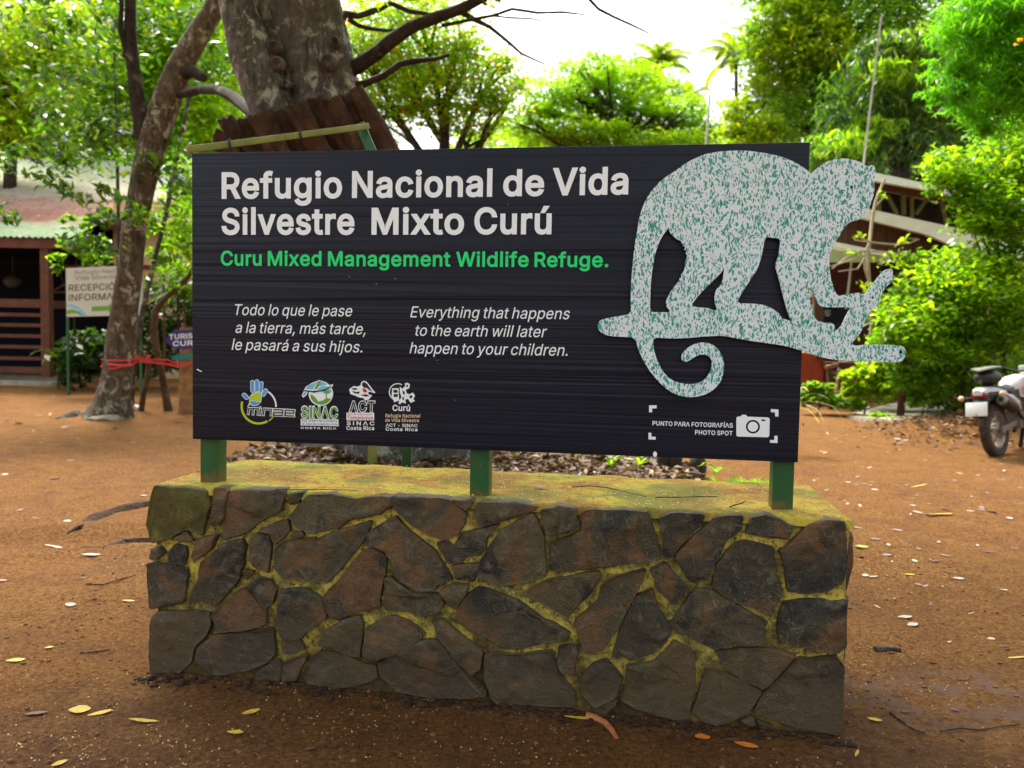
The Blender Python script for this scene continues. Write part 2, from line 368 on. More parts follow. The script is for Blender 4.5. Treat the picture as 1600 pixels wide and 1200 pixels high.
GLYPHS = r""", 188 68,71 38,-119 84,-119 137,71
- 453 114,244 114,188 337,188 337,244
. 188 51,29 55,18 63,9 73,1 83,-3 95,-4 107,-3 118,1 128,9 135,18 140,29 141,41 140,53 135,64 128,73 118,81 107,85 95,87 83,85 73,81 63,73 55,64 51,53 50,41
0 453 57,155 69,113 85,77 105,48 130,24 158,7 191,-3 227,-7 263,-3 295,7 323,24 348,48 368,77 384,113 396,155 403,202 405,254 403,306 396,353 384,395 368,431 348,461 323,484 295,502 262,512 227,516 191,512 159,502 130,484 106,461 85,431 69,395 57,353 50,306 48,254 50,202|123,144 115,176 111,213 109,254 111,295 115,332 123,365 134,393 147,416 163,435 182,449 203,457 227,460 250,457 271,449 290,435 306,416 320,393 330,365 338,332 342,295 344,254 342,213 338,176 330,144 320,116 306,92 290,74 271,60 250,52 227,50 203,52 182,60 163,74 147,92 134,116
1 453 391,0 391,55 276,55 276,509 198,509 86,427 86,358 212,448 212,55 76,55 76,0
2 453 64,47 64,0 389,0 389,57 153,60 294,209 317,235 336,259 351,280 363,299 371,318 377,336 380,354 381,372 379,398 372,423 361,445 346,465 328,482 306,497 281,507 254,513 225,516 196,513 168,507 143,496 121,482 102,464 86,442 75,418 68,391 66,362 127,362 128,381 132,398 139,413 148,427 159,438 172,447 188,454 205,458 224,460 258,455 273,449 287,441 298,431 308,419 315,405 319,389 320,371 319,356 316,341 311,327 303,312 294,298 282,282 234,229
3 453 108,22 133,10 159,1 188,-5 218,-7 251,-5 281,2 309,12 333,27 354,45 370,66 383,90 390,116 393,145 391,173 383,198 371,222 354,244 333,262 308,276 279,286 247,290 221,289 372,461 372,509 70,509 70,452 288,452 288,448 157,299 157,248 201,248 229,246 254,241 275,234 292,223 306,211 316,196 323,180 328,163 329,145 328,125 323,108 315,93 304,80 291,69 275,61 258,55 239,51 219,50 200,51 182,54 165,59 150,66 137,76 126,87 118,100 112,115 109,132 44,132 48,104 57,79 70,57 88,38
4 453 40,158 40,105 282,105 282,0 343,0 343,105 413,105 413,163 343,164 343,318 282,318 282,164 109,166 311,509 247,509
5 453 122,130 60,130 63,105 71,82 83,60 99,41 118,25 140,11 165,1 192,-5 221,-7 253,-4 282,3 309,15 332,32 352,52 369,76 381,102 388,132 391,163 390,187 386,210 379,231 370,251 358,269 345,285 330,299 313,311 294,321 274,328 252,332 229,334 212,333 194,330 178,325 148,311 134,301 151,452 366,452 366,509 96,509 67,253 128,246 139,255 152,262 167,268 184,273 201,276 218,277 238,275 257,270 275,262 290,251 303,237 314,221 321,203 326,183 328,162 326,141 322,122 314,104 304,89 291,75 276,64 259,56 241,51 221,50 204,51 188,54 173,60 160,68 148,78 138,89 130,102 125,115
6 453 84,74 100,51 119,31 142,15 168,3 196,-4 226,-7 257,-4 284,3 310,14 333,30 352,50 368,73 379,98 387,127 389,157 387,187 380,215 370,240 355,262 337,280 316,295 291,305 265,312 235,314 208,311 184,302 175,296 322,509 252,509 112,302 93,268 80,239 71,212 65,187 64,162 66,130 73,101|138,102 131,119 126,138 125,158 126,179 131,197 138,214 148,229 160,241 174,252 190,259 207,264 226,265 245,264 263,259 279,251 293,241 304,228 314,213 322,196 326,178 327,157 326,137 322,119 314,101 304,86 293,73 279,63 263,55 245,50 226,48 207,50 190,55 174,63 160,73 148,86
7 453 323,448 97,0 165,0 391,449 391,509 62,509 62,452 323,452
8 453 74,62 91,42 111,25 136,11 163,1 193,-5 226,-7 259,-5 289,1 317,11 341,25 362,42 378,62 391,84 398,109 401,135 399,156 395,176 387,195 377,212 365,228 351,241 335,252 319,260 300,267 323,276 343,289 359,308 372,330 379,354 382,380 379,405 373,429 361,450 346,469 328,485 306,498 282,508 255,514 226,516 197,514 170,508 146,498 124,485 106,469 90,450 79,429 73,405 70,380 73,354 80,330 93,308 109,289 129,276 153,265 134,260 117,252 101,241 87,228 75,212 65,195 58,176 53,156 52,135 54,109 62,84|129,91 121,106 117,121 115,139 117,157 122,173 130,189 140,202 154,213 169,223 187,230 206,234 226,235 247,234 265,230 283,223 298,213 312,202 322,189 330,173 335,157 337,139 335,121 331,106 323,91 313,79 300,69 285,60 267,54 248,50 226,49 205,50 185,54 167,60 152,69 139,79|134,359 133,376 134,392 138,407 145,420 153,432 164,442 177,449 192,455 208,459 226,460 244,459 260,455 275,449 288,442 299,432 308,420 314,407 318,392 319,376 318,359 314,344 307,330 298,318 287,308 274,300 260,294 244,291 226,290 209,291 193,294 178,300 165,308 154,318 145,330 138,344
9 453 83,269 98,247 116,229 137,214 161,203 188,197 218,195 232,195 245,198 257,202 268,207 277,213 130,0 200,0 315,168 340,207 359,240 373,270 382,296 387,322 389,347 387,378 380,408 368,434 352,458 333,478 310,494 285,506 256,513 226,516 196,513 168,506 143,494 120,479 101,459 85,436 73,411 66,382 64,352 66,321 72,294|138,295 131,313 127,331 125,352 127,372 131,390 138,407 148,423 160,435 174,446 190,454 207,459 226,460 245,459 263,454 279,446 293,435 305,422 314,407 322,390 326,371 327,350 326,330 322,312 314,295 305,280 293,267 279,257 263,249 245,245 226,243 207,245 190,250 174,257 160,268 148,280
A 480 16,0 85,0 135,142 110,142 110,199 155,199 191,302 204,345 213,371 239,456 272,346 324,199 370,199 370,142 344,142 395,0 463,0 276,509 201,509
C 510 70,115 92,79 119,49 150,25 186,7 225,-3 267,-7 293,-6 317,-2 341,5 363,13 383,24 402,38 420,53 435,71 448,91 459,112 467,135 473,160 408,160 404,144 397,128 389,114 380,102 369,90 344,72 330,65 300,56 267,53 237,56 210,63 184,76 161,94 141,117 125,145 113,177 106,213 103,254 106,295 113,332 125,364 141,391 161,414 184,432 209,445 237,453 267,456 300,453 330,444 344,437 357,428 369,418 380,407 389,395 404,365 408,348 473,348 467,373 459,397 448,418 435,438 419,456 402,471 383,485 362,496 340,504 317,511 267,516 225,512 186,501 150,484 119,459 92,429 70,393 53,352 44,305 40,254 44,203 53,157
D 502 60,509 60,0 219,0 268,3 312,14 351,31 384,54 411,83 433,119 449,159 458,205 462,255 458,306 449,351 433,391 412,426 385,455 353,478 315,495 273,505 225,509|288,68 254,60 215,57 125,57 125,452 221,452 258,449 291,441 320,428 344,410 364,388 379,361 390,329 397,294 399,255 397,216 390,181 379,149 363,122 343,99 318,81
E 419 125,57 125,229 355,229 355,286 125,286 125,452 372,452 372,509 60,509 60,0 375,0 375,57
F 410 60,0 125,0 125,221 346,221 346,278 125,278 125,452 369,452 369,509 60,509
G 520 91,79 118,49 149,25 185,7 225,-3 269,-7 308,-4 344,5 377,19 406,38 431,62 451,91 466,124 475,160 478,200 478,256 283,256 283,199 415,199 413,173 407,147 396,123 382,102 365,85 345,71 322,61 296,55 269,53 238,56 210,63 184,76 161,95 141,117 125,145 113,177 106,213 103,254 106,295 113,332 125,364 141,392 160,414 183,432 209,445 236,453 265,456 300,453 330,443 344,436 368,417 378,406 387,393 402,365 408,349 474,349 468,373 460,395 449,416 436,436 421,453 403,469 384,483 363,494 340,504 316,510 291,514 265,516 223,512 184,501 149,484 117,459 91,429 69,393 53,352 43,305 40,254 43,203 53,157 69,116
H 517 60,0 125,0 125,232 392,232 392,0 457,0 457,509 392,509 392,289 125,289 125,509 60,509
I 300 118,57 31,57 31,0 269,0 269,57 183,57 183,452 269,452 269,509 31,509 31,452 118,452
L 393 60,509 60,0 361,0 361,57 125,57 125,509
M 628 120,437 170,291 286,0 342,0 463,310 507,436 504,291 504,0 568,0 568,509 476,509 349,179 315,73 284,170 152,509 60,509 60,0 122,0 122,328
N 523 120,431 177,331 202,290 387,0 463,0 463,509 399,509 399,142 403,77 388,107 343,183 136,509 60,509 60,0 125,0 125,313
O 533 53,157 70,115 92,79 119,49 150,25 186,7 225,-3 267,-7 309,-3 348,7 384,25 415,49 442,79 464,115 480,157 490,203 493,254 490,305 480,352 464,393 442,429 415,459 384,484 348,501 309,512 267,516 225,512 186,501 150,484 119,459 92,429 70,393 53,352 44,305 40,254 44,203|125,144 113,176 106,213 103,254 106,295 113,332 125,364 142,392 161,415 184,433 210,445 237,453 267,456 296,453 324,446 349,433 372,415 392,392 408,365 420,332 428,295 430,254 428,213 420,176 408,144 392,116 372,94 349,76 324,63 296,55 267,53 237,55 210,63 184,76 161,94 142,117
P 445 60,0 125,0 125,186 235,186 272,188 305,195 332,207 356,223 375,243 390,265 400,291 407,318 409,348 407,377 400,404 390,430 375,452 356,471 332,487 305,499 272,506 235,509 60,509|257,244 233,242 125,242 125,452 232,452 257,451 279,446 297,439 312,428 324,416 333,402 339,385 343,367 344,348 343,328 339,310 333,294 324,279 312,266 297,256 279,248
R 449 60,0 125,0 125,198 246,199 353,0 428,0 314,209 333,217 356,232 376,250 390,271 401,296 407,323 409,352 407,381 401,408 390,433 376,455 356,473 333,489 305,500 273,506 236,509 60,509|258,256 234,255 125,255 125,452 233,452 258,451 279,446 298,440 313,430 325,419 334,405 340,389 344,371 345,352 344,333 340,316 334,300 325,287 313,276 298,267 280,260
S 447 64,60 81,40 102,23 128,9 156,-1 188,-7 224,-9 261,-7 294,0 323,11 349,25 370,43 386,64 399,87 406,112 408,139 407,161 402,180 395,198 384,213 372,226 359,238 344,248 312,264 279,275 198,297 169,308 155,315 142,324 131,334 122,345 117,359 115,376 117,391 121,405 129,418 139,430 152,440 167,448 185,454 204,457 225,459 254,456 280,449 302,437 320,421 332,402 337,378 401,378 398,403 390,427 377,449 360,468 340,484 316,498 289,508 259,514 227,516 195,514 165,508 138,498 113,484 92,468 75,448 62,425 54,400 52,372 56,341 67,313 86,289 112,269 145,253 184,239 263,217 296,205 322,189 332,179 340,168 344,154 346,139 344,122 338,106 329,92 317,79 303,69 286,60 267,54 246,50 224,49 204,50 185,53 166,59 150,66 136,76 123,88 114,102 108,118 104,137 38,137 42,109 51,83
T 449 32,509 32,452 193,452 193,0 257,0 257,452 417,452 417,509
U 517 60,173 63,140 71,108 85,80 103,55 126,33 154,15 186,2 220,-6 259,-8 297,-6 332,2 363,15 391,33 414,55 433,80 446,108 454,140 457,173 457,509 393,509 393,178 391,155 385,133 377,113 364,95 349,80 331,68 309,59 285,53 259,52 232,53 208,59 187,68 169,80 153,95 141,113 132,133 126,155 124,178 124,509 60,509
V 480 84,509 16,509 204,0 278,0 463,509 395,509 267,138 257,107 242,53 207,164
W 686 16,509 155,0 230,0 330,371 343,435 351,391 368,323 455,0 530,0 670,509 603,509 506,128 493,63 462,196 380,509 306,509 203,111 193,61 172,162 82,509
X 474 18,0 91,0 182,129 225,196 237,218 275,154 382,0 456,0 276,263 446,509 374,509 288,386 252,329 238,302 230,318 188,386 104,509 29,509 200,260
a 389 60,29 76,15 94,5 115,-3 137,-7 160,-9 181,-7 199,-4 215,1 229,8 242,16 252,25 267,43 272,52 277,52 277,0 337,0 337,251 335,278 330,301 322,320 312,336 300,350 286,360 271,369 255,375 223,382 208,384 173,383 153,380 133,375 114,368 95,358 79,346 64,331 51,313 41,291 100,274 104,283 110,292 118,301 127,309 137,316 149,322 163,327 178,330 196,331 212,330 227,327 240,322 251,315 260,307 267,297 272,285 275,272 276,255 274,246 271,240 265,235 257,231 125,211 108,206 92,200 78,193 64,184 53,174 43,161 36,146 32,128 30,108 32,84 38,63 48,45|109,64 102,72 96,82 93,93 92,105 93,118 97,130 103,139 112,147 134,159 147,163 251,180 267,184 276,190 276,138 274,122 270,108 263,93 254,80 242,68 228,59 211,51 192,47 170,45 142,48 130,52 119,57
c 396 56,85 72,58 93,35 117,16 144,3 174,-5 207,-8 244,-5 261,-1 277,5 292,12 306,21 331,43 341,56 350,70 363,102 304,117 301,107 292,89 279,73 271,66 253,55 232,49 207,46 184,49 163,55 145,66 130,80 118,97 108,117 102,139 98,163 96,187 98,212 102,236 108,258 118,278 130,296 145,310 163,321 184,328 207,330 231,328 242,325 252,321 270,311 278,304 290,289 300,272 303,262 362,277 356,293 349,308 340,322 330,335 318,346 305,356 291,364 276,371 260,377 226,384 207,384 174,382 144,374 117,360 93,341 72,318 56,291 44,260 37,225 34,187 37,150 44,116
d 424 43,116 55,84 70,57 89,34 111,16 137,3 165,-6 195,-8 217,-7 236,-3 252,4 266,12 277,21 287,31 307,59 313,59 313,0 372,0 372,509 311,509 311,319 306,319 295,336 287,346 278,355 267,364 253,373 237,379 218,383 196,384 165,382 137,374 112,361 89,342 70,320 55,293 43,261 36,227 34,189 36,151|109,117 102,139 98,163 96,189 98,215 102,239 108,261 118,281 130,298 145,311 162,322 182,328 205,330 227,328 246,322 263,312 278,299 290,282 300,263 306,241 310,216 312,189 310,162 306,138 299,115 290,95 278,78 263,65 246,55 226,49 205,47 182,49 162,55 145,66 130,80 118,97
e 404 37,150 44,116 56,85 72,58 92,35 117,16 145,3 177,-5 212,-8 237,-7 261,-3 283,4 302,14 320,26 335,39 348,55 358,72 365,91 306,105 294,82 276,65 265,58 254,53 241,49 212,46 190,48 169,53 151,61 135,73 121,88 110,106 102,127 98,151 97,169 371,169 370,227 365,256 357,282 347,305 334,324 319,341 303,355 285,366 266,374 246,380 226,383 205,384 172,382 142,373 115,359 91,340 71,317 55,290 44,258 36,224 34,187|97,231 102,251 109,270 119,286 131,301 146,313 164,323 183,328 205,330 227,328 246,323 263,314 277,301 288,286 298,269 304,248 308,221 96,221
f 254 154,460 164,468 178,472 202,474 224,470 227,468 243,521 212,529 187,530 169,529 152,525 135,519 120,510 107,499 96,486 87,470 82,452 81,432 81,379 6,379 6,327 81,327 81,0 142,0 142,327 228,327 228,379 142,379 142,419 143,435 147,449
g 425 59,-84 82,-110 97,-122 114,-132 134,-140 156,-146 180,-149 207,-151 237,-149 265,-144 291,-136 314,-124 334,-109 350,-90 363,-67 370,-40 372,-9 372,379 313,379 313,319 308,319 288,346 279,356 267,365 253,373 237,379 218,383 196,384 166,382 138,374 112,361 90,342 71,320 55,293 43,263 36,229 34,191 36,154 43,120 55,90 71,65 90,43 113,27 138,14 165,7 195,5 217,6 236,10 252,16 266,23 287,41 306,68 311,68 311,-6 308,-34 298,-58 282,-75 261,-87 236,-95 207,-97 187,-96 169,-93 154,-88 142,-82 131,-74 122,-66 101,-41 51,-69|109,123 102,144 98,167 96,193 98,218 102,241 109,262 118,282 130,298 145,312 163,322 182,328 205,330 227,328 247,322 264,312 279,299 291,283 300,264 307,242 311,219 312,193 311,166 307,142 300,121 290,103 278,87 264,75 246,66 227,61 205,59 183,61 163,66 145,76 131,88 118,104
h 410 53,509 53,0 114,0 114,227 115,248 119,266 126,283 136,297 147,308 161,317 176,324 192,328 210,329 235,326 256,318 273,304 286,286 293,263 296,235 296,0 357,0 357,240 355,271 350,298 341,321 328,340 313,356 295,369 275,377 252,383 227,384 200,382 175,374 152,362 132,344 116,319 114,314 114,509
i 167 43,494 41,483 43,472 47,463 54,455 63,448 73,444 84,443 95,444 105,448 114,455 121,463 125,472 126,483 125,494 121,504 114,512 105,518 95,522 84,524 73,522 63,518 54,512 47,504|53,379 53,0 114,0 114,379
j 167 -10,-143 4,-143 27,-141 47,-137 65,-129 80,-119 92,-106 102,-90 108,-72 112,-52 114,-30 114,379 53,379 53,-29 51,-46 47,-61 40,-72 31,-80 18,-85 2,-87 -10,-87|62,518 53,512 47,504 42,494 41,483 42,472 47,463 53,455 62,448 72,444 83,443 95,444 105,448 114,455 120,463 125,472 126,483 125,494 120,504 114,512 105,518 95,522 83,524 72,522
l 189 91,8 112,0 154,-2 175,1 181,3 167,54 157,52 135,53 126,57 120,62 114,83 114,509 53,509 53,84 55,59 62,37 74,20
m 610 53,0 114,0 114,238 115,257 119,274 126,289 135,302 145,312 158,320 171,326 185,329 199,330 220,328 238,322 253,311 265,297 272,280 274,260 274,0 335,0 335,247 336,263 340,277 345,290 353,302 363,312 374,320 387,326 402,329 419,330 438,329 456,323 473,313 485,298 493,279 496,254 496,0 557,0 557,255 555,283 550,307 541,328 529,346 514,361 497,372 478,380 458,385 437,386 417,385 398,381 381,375 364,366 350,356 337,343 326,329 317,309 314,320 303,342 287,361 268,375 245,383 219,386 203,385 187,382 172,376 158,368 144,358 132,346 122,331 114,314 112,308 112,379 53,379
n 410 53,0 114,0 114,227 115,248 119,266 126,283 136,297 147,308 161,317 176,324 192,328 210,329 235,326 256,318 273,304 286,286 293,263 296,235 296,0 357,0 357,240 355,271 350,298 341,321 328,340 313,356 295,369 275,377 252,383 227,384 200,382 175,374 152,362 132,344 116,319 112,310 112,379 53,379
o 415 44,116 56,85 72,58 93,35 117,16 144,3 174,-5 207,-8 241,-5 271,3 299,16 323,35 343,58 359,85 371,116 379,150 381,187 379,225 371,260 359,291 343,318 323,341 299,360 271,374 241,382 207,384 174,382 144,374 117,360 93,341 72,318 56,291 44,260 37,225 34,187 37,150|108,117 102,139 98,163 96,187 98,212 102,236 108,258 118,278 130,296 145,310 163,321 184,328 207,330 231,328 252,321 270,310 285,296 298,278 307,258 314,236 318,212 319,187 318,163 314,139 307,117 298,97 285,80 270,66 252,55 231,49 207,46 184,49 163,55 145,66 130,80 118,97
p 424 112,319 112,379 53,379 53,-143 114,-143 114,59 118,59 130,41 147,21 159,12 173,4 189,-3 208,-7 229,-8 260,-6 288,3 313,16 336,34 355,57 370,84 381,116 388,151 390,189 388,227 381,261 370,293 354,320 335,342 313,361 287,374 259,382 229,384 207,383 188,379 171,373 147,355 137,346 118,319|114,162 113,189 114,216 118,241 125,263 134,282 147,299 161,312 178,322 198,328 220,330 243,328 262,322 280,311 295,298 307,281 316,261 323,239 327,215 328,189 327,163 323,139 316,117 306,97 294,80 279,66 262,55 242,49 220,47 198,49 179,55 162,65 147,78 135,95 125,115 118,138
q 424 43,116 55,84 70,57 89,34 111,16 137,3 165,-6 195,-8 217,-7 236,-3 252,4 266,12 277,21 287,31 301,50 306,59 311,59 311,-143 372,-143 372,379 313,379 313,319 307,319 287,346 278,355 267,364 253,373 237,379 218,383 196,384 165,382 137,374 112,361 89,342 70,320 55,293 43,261 36,227 34,189 36,151|109,117 102,139 98,163 96,189 98,215 102,239 108,261 118,281 130,298 145,311 162,322 182,328 205,330 227,328 246,322 263,312 278,299 290,282 300,263 306,241 310,216 312,189 310,162 306,138 299,115 290,95 278,78 263,65 246,55 226,49 205,47 182,49 162,55 145,66 130,80 118,97
r 259 53,0 114,0 114,237 115,254 119,269 126,284 135,296 146,306 159,315 174,321 207,326 236,324 243,322 240,384 213,385 191,383 171,377 152,367 137,354 124,339 112,321 112,379 53,379
s 365 62,38 76,24 93,12 112,3 133,-3 157,-7 182,-8 210,-7 236,-2 260,6 281,18 298,31 312,47 323,65 329,85 331,107 328,131 320,153 306,171 287,187 261,200 229,209 172,223 152,229 136,235 124,243 115,253 110,264 109,277 111,292 119,305 131,317 147,326 166,331 187,333 210,331 228,325 243,316 254,304 262,291 268,277 324,290 318,308 309,324 299,339 286,352 271,363 254,372 234,379 212,383 187,384 161,383 137,378 115,370 95,360 79,347 65,332 55,314 49,295 47,274 50,249 58,227 72,208 92,192 118,180 149,170 212,155 229,150 243,144 254,136 262,126 266,115 268,103 265,88 258,74 244,62 227,53 206,47 181,45 160,47 141,52 124,60 111,72 101,87 94,107 36,94 41,73 50,54
t 227 156,51 144,55 136,61 130,70 127,83 126,98 126,327 204,327 204,379 126,379 126,471 65,471 65,379 6,379 6,327 65,327 65,93 68,64 77,41 92,21 113,7 138,-1 168,-4 200,-2 213,2 202,54 180,50
u 410 53,379 53,139 54,109 60,82 69,59 82,39 97,23 115,11 135,2 158,-3 182,-5 209,-3 234,5 257,17 277,35 294,60 298,70 298,0 357,0 357,379 296,379 296,153 295,132 290,113 283,97 274,83 263,71 249,62 234,55 218,51 200,50 175,53 154,61 137,75 124,94 116,117 114,144 114,379
v 389 165,155 84,379 17,379 163,0 226,0 371,379 305,379 216,132 209,110 195,57 180,110
w 567 87,379 23,379 138,0 199,0 263,225 283,309 319,172 368,0 429,0 545,379 480,379 420,163 397,66 382,136 362,214 316,379 252,379 192,163 170,65 154,137 140,190
x 379 100,379 29,379 155,195 21,0 91,0 160,103 189,156 219,103 287,0 358,0 224,192 352,379 282,379 233,306 211,270 191,232 170,270
y 389 47,-139 57,-142 82,-145 109,-144 125,-141 139,-136 153,-128 165,-119 177,-107 187,-93 196,-77 204,-58 371,379 305,379 216,132 202,87 194,58 187,87 165,155 84,379 17,379 163,-1 145,-51 138,-64 130,-74 122,-81 113,-86 104,-89 94,-90 61,-86
Á 480 16,0 85,0 135,142 110,142 110,199 155,199 191,302 204,345 213,371 239,456 272,346 324,199 370,199 370,142 344,142 395,0 463,0 276,509 201,509|329,659 260,659 213,558 263,558
Í 300 118,57 31,57 31,0 269,0 269,57 183,57 183,452 269,452 269,509 31,509 31,452 118,452|171,659 124,558 174,558 240,659
Ó 533 70,115 92,79 119,49 150,25 186,7 225,-3 267,-7 309,-3 348,7 384,25 415,49 442,79 464,115 480,157 490,203 493,254 490,305 480,352 464,393 442,429 415,459 384,484 348,501 309,512 267,516 225,512 186,501 150,484 119,459 92,429 70,393 53,352 44,305 40,254 44,203 53,157|142,117 125,144 113,176 106,213 103,254 106,295 113,332 125,364 142,392 161,415 184,433 210,445 237,453 267,456 296,453 324,446 349,433 372,415 392,392 408,365 420,332 428,295 430,254 428,213 420,176 408,144 392,116 372,94 349,76 324,63 296,55 267,53 237,55 210,63 184,76 161,94|356,659 288,659 240,558 290,558
á 389 60,29 76,15 94,5 115,-3 137,-7 160,-9 181,-7 199,-4 215,1 229,8 242,16 252,25 267,43 272,52 277,52 277,0 337,0 337,251 335,278 330,301 322,320 312,336 300,350 286,360 271,369 255,375 223,382 208,384 173,383 153,380 133,375 114,368 95,358 79,346 64,331 51,313 41,291 100,274 104,283 110,292 118,301 127,309 137,316 149,322 163,327 178,330 196,331 212,330 227,327 240,322 251,315 260,307 267,297 272,285 275,272 276,255 274,246 271,240 265,235 257,231 125,211 108,206 92,200 78,193 64,184 53,174 43,161 36,146 32,128 30,108 32,84 38,63 48,45|109,64 102,72 96,82 93,93 92,105 93,118 97,130 103,139 112,147 134,159 147,163 251,180 267,184 276,190 276,138 274,122 270,108 263,93 254,80 242,68 228,59 211,51 192,47 170,45 142,48 130,52 119,57|278,529 210,529 162,429 212,429
ó 415 44,116 56,85 72,58 93,35 117,16 144,3 174,-5 207,-8 241,-5 271,3 299,16 323,35 343,58 359,85 371,116 379,150 381,187 379,225 371,260 359,291 343,318 323,341 299,360 271,374 241,382 207,384 174,382 144,374 117,360 93,341 72,318 56,291 44,260 37,225 34,187 37,150|108,117 102,139 98,163 96,187 98,212 102,236 108,258 118,278 130,296 145,310 163,321 184,328 207,330 231,328 252,321 270,310 285,296 298,278 307,258 314,236 318,212 319,187 318,163 314,139 307,117 298,97 285,80 270,66 252,55 231,49 207,46 184,49 163,55 145,66 130,80 118,97|297,529 228,529 181,429 231,429
ú 410 53,379 53,139 54,109 60,82 69,59 82,39 97,23 115,11 135,2 158,-3 182,-5 209,-3 234,5 257,17 277,35 294,60 298,70 298,0 357,0 357,379 296,379 296,153 295,132 290,113 283,97 274,83 263,71 249,62 234,55 218,51 200,50 175,53 154,61 137,75 124,94 116,117 114,144 114,379|294,529 226,529 178,429 228,429"""
# ------------------------------------------------------------------ ground
def dirt_mat():
    t = MT('red_dirt', 0.9, 0.10)
    v = t.coord()
    big = t.noise(0.55, 4, 0.6, v)
    mid = t.noise(5.0, 5, 0.65, v)
    fine = t.noise(75.0, 5, 0.8, v); grain = t.noise(230.0, 3, 0.8, v)
    c = t.ramp(mid, [(0.28, (0.19, 0.081, 0.023)), (0.5, (0.34, 0.152, 0.042)), (0.75, (0.47, 0.23, 0.075))])
    c = t.mix(t.ramp(big, [(0.35, 0.0), (0.65, 0.8)]), c, (0.37, 0.168, 0.048))
    c = t.mix(t.ramp(fine, [(0.3, 0.75), (0.45, 0.0)]), c, (0.11, 0.04, 0.018))
    c = t.mix(t.ramp(fine, [(0.62, 0.0), (0.75, 0.55)]), c, (0.42, 0.22, 0.09))
    c = t.mix(t.ramp(grain, [(0.36, 0.75), (0.5, 0.0)]), c, (0.055, 0.022, 0.010))
    c = t.mix(t.ramp(grain, [(0.58, 0.0), (0.72, 0.6)]), c, (0.46, 0.24, 0.095))
    clod = t.noise(42.0, 6, 0.82, v)
    c = t.mix(t.ramp(clod, [(0.36, 0.9), (0.50, 0.0)]), c, (0.085, 0.034, 0.013))
    c = t.mix(t.ramp(clod, [(0.53, 0.0), (0.66, 0.75)]), c, (0.56, 0.30, 0.12))
    c = t.mix(t.ramp(t.noise(1.7, 5, 0.7, v), [(0.50, 0.0), (0.62, 0.45)]), c, (0.19, 0.088, 0.040))
    # crumbs and grit
    vo = t.voro(90.0, v)
    vc = t.voro(90.0, v, out='Color')
    sep = t.n('ShaderNodeSeparateColor'); t.L(vc, sep.inputs[0])
    grit = t.math('MULTIPLY', t.ramp(vo, [(0.18, 1.0), (0.26, 0.0)]), t.ramp(sep.outputs[0], [(0.80, 0.0), (0.84, 1.0)]))
    gc = t.ramp(sep.outputs[1], [(0.0, (0.06, 0.025, 0.012)), (0.5, (0.40, 0.22, 0.09)), (0.8, (0.62, 0.48, 0.26)), (1.0, (0.55, 0.40, 0.12))])
    c = t.mix(grit, c, gc)
    # trodden wet clay, greyish pink, right of the wall
    tc = t.n('ShaderNodeTexCoord'); sx = t.n('ShaderNodeSeparateXYZ'); t.L(tc.outputs['Object'], sx.inputs[0])
    dx = t.math('DIVIDE', t.math('SUBTRACT', sx.outputs[0], 2.1), 1.1)
    dy = t.math('DIVIDE', t.math('SUBTRACT', sx.outputs[1], 3.35), 0.35)
    d2 = t.math('ADD', t.math('MULTIPLY', dx, dx), t.math('MULTIPLY', dy, dy))
    patch = t.math('MULTIPLY', t.ramp(d2, [(0.2, 1.0), (1.0, 0.0)]), t.ramp(t.noise(7.0, 5, 0.7, v), [(0.45, 0.0), (0.6, 0.9)]))
    c = t.mix(patch, c, (0.27, 0.165, 0.125))
    # shade painted into the dirt along the wall foot and before it
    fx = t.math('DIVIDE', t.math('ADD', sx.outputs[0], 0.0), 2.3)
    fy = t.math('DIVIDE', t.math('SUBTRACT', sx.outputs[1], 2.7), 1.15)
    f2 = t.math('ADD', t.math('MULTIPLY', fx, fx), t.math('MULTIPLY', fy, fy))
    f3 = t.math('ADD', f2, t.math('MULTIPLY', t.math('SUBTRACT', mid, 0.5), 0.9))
    near_shade = t.ramp(f3, [(0.35, 1.0), (1.25, 0.0)])
    c = t.mix(near_shade, c, t.mix(1.0, c, (0.66, 0.62, 0.64), 'MULTIPLY'))
    t.color(c)
    t.rough(t.ramp(near_shade, [(0.0, 0.9), (1.0, 0.62)]))
    h = t.math('ADD', t.math('ADD', t.math('MULTIPLY', clod, 1.6), t.math('MULTIPLY', grain, 0.25)), t.math('MULTIPLY', grit, 0.35))
    t.bump(h, 1.0, 0.04)
    return t.m
DIRT = dirt_mat()
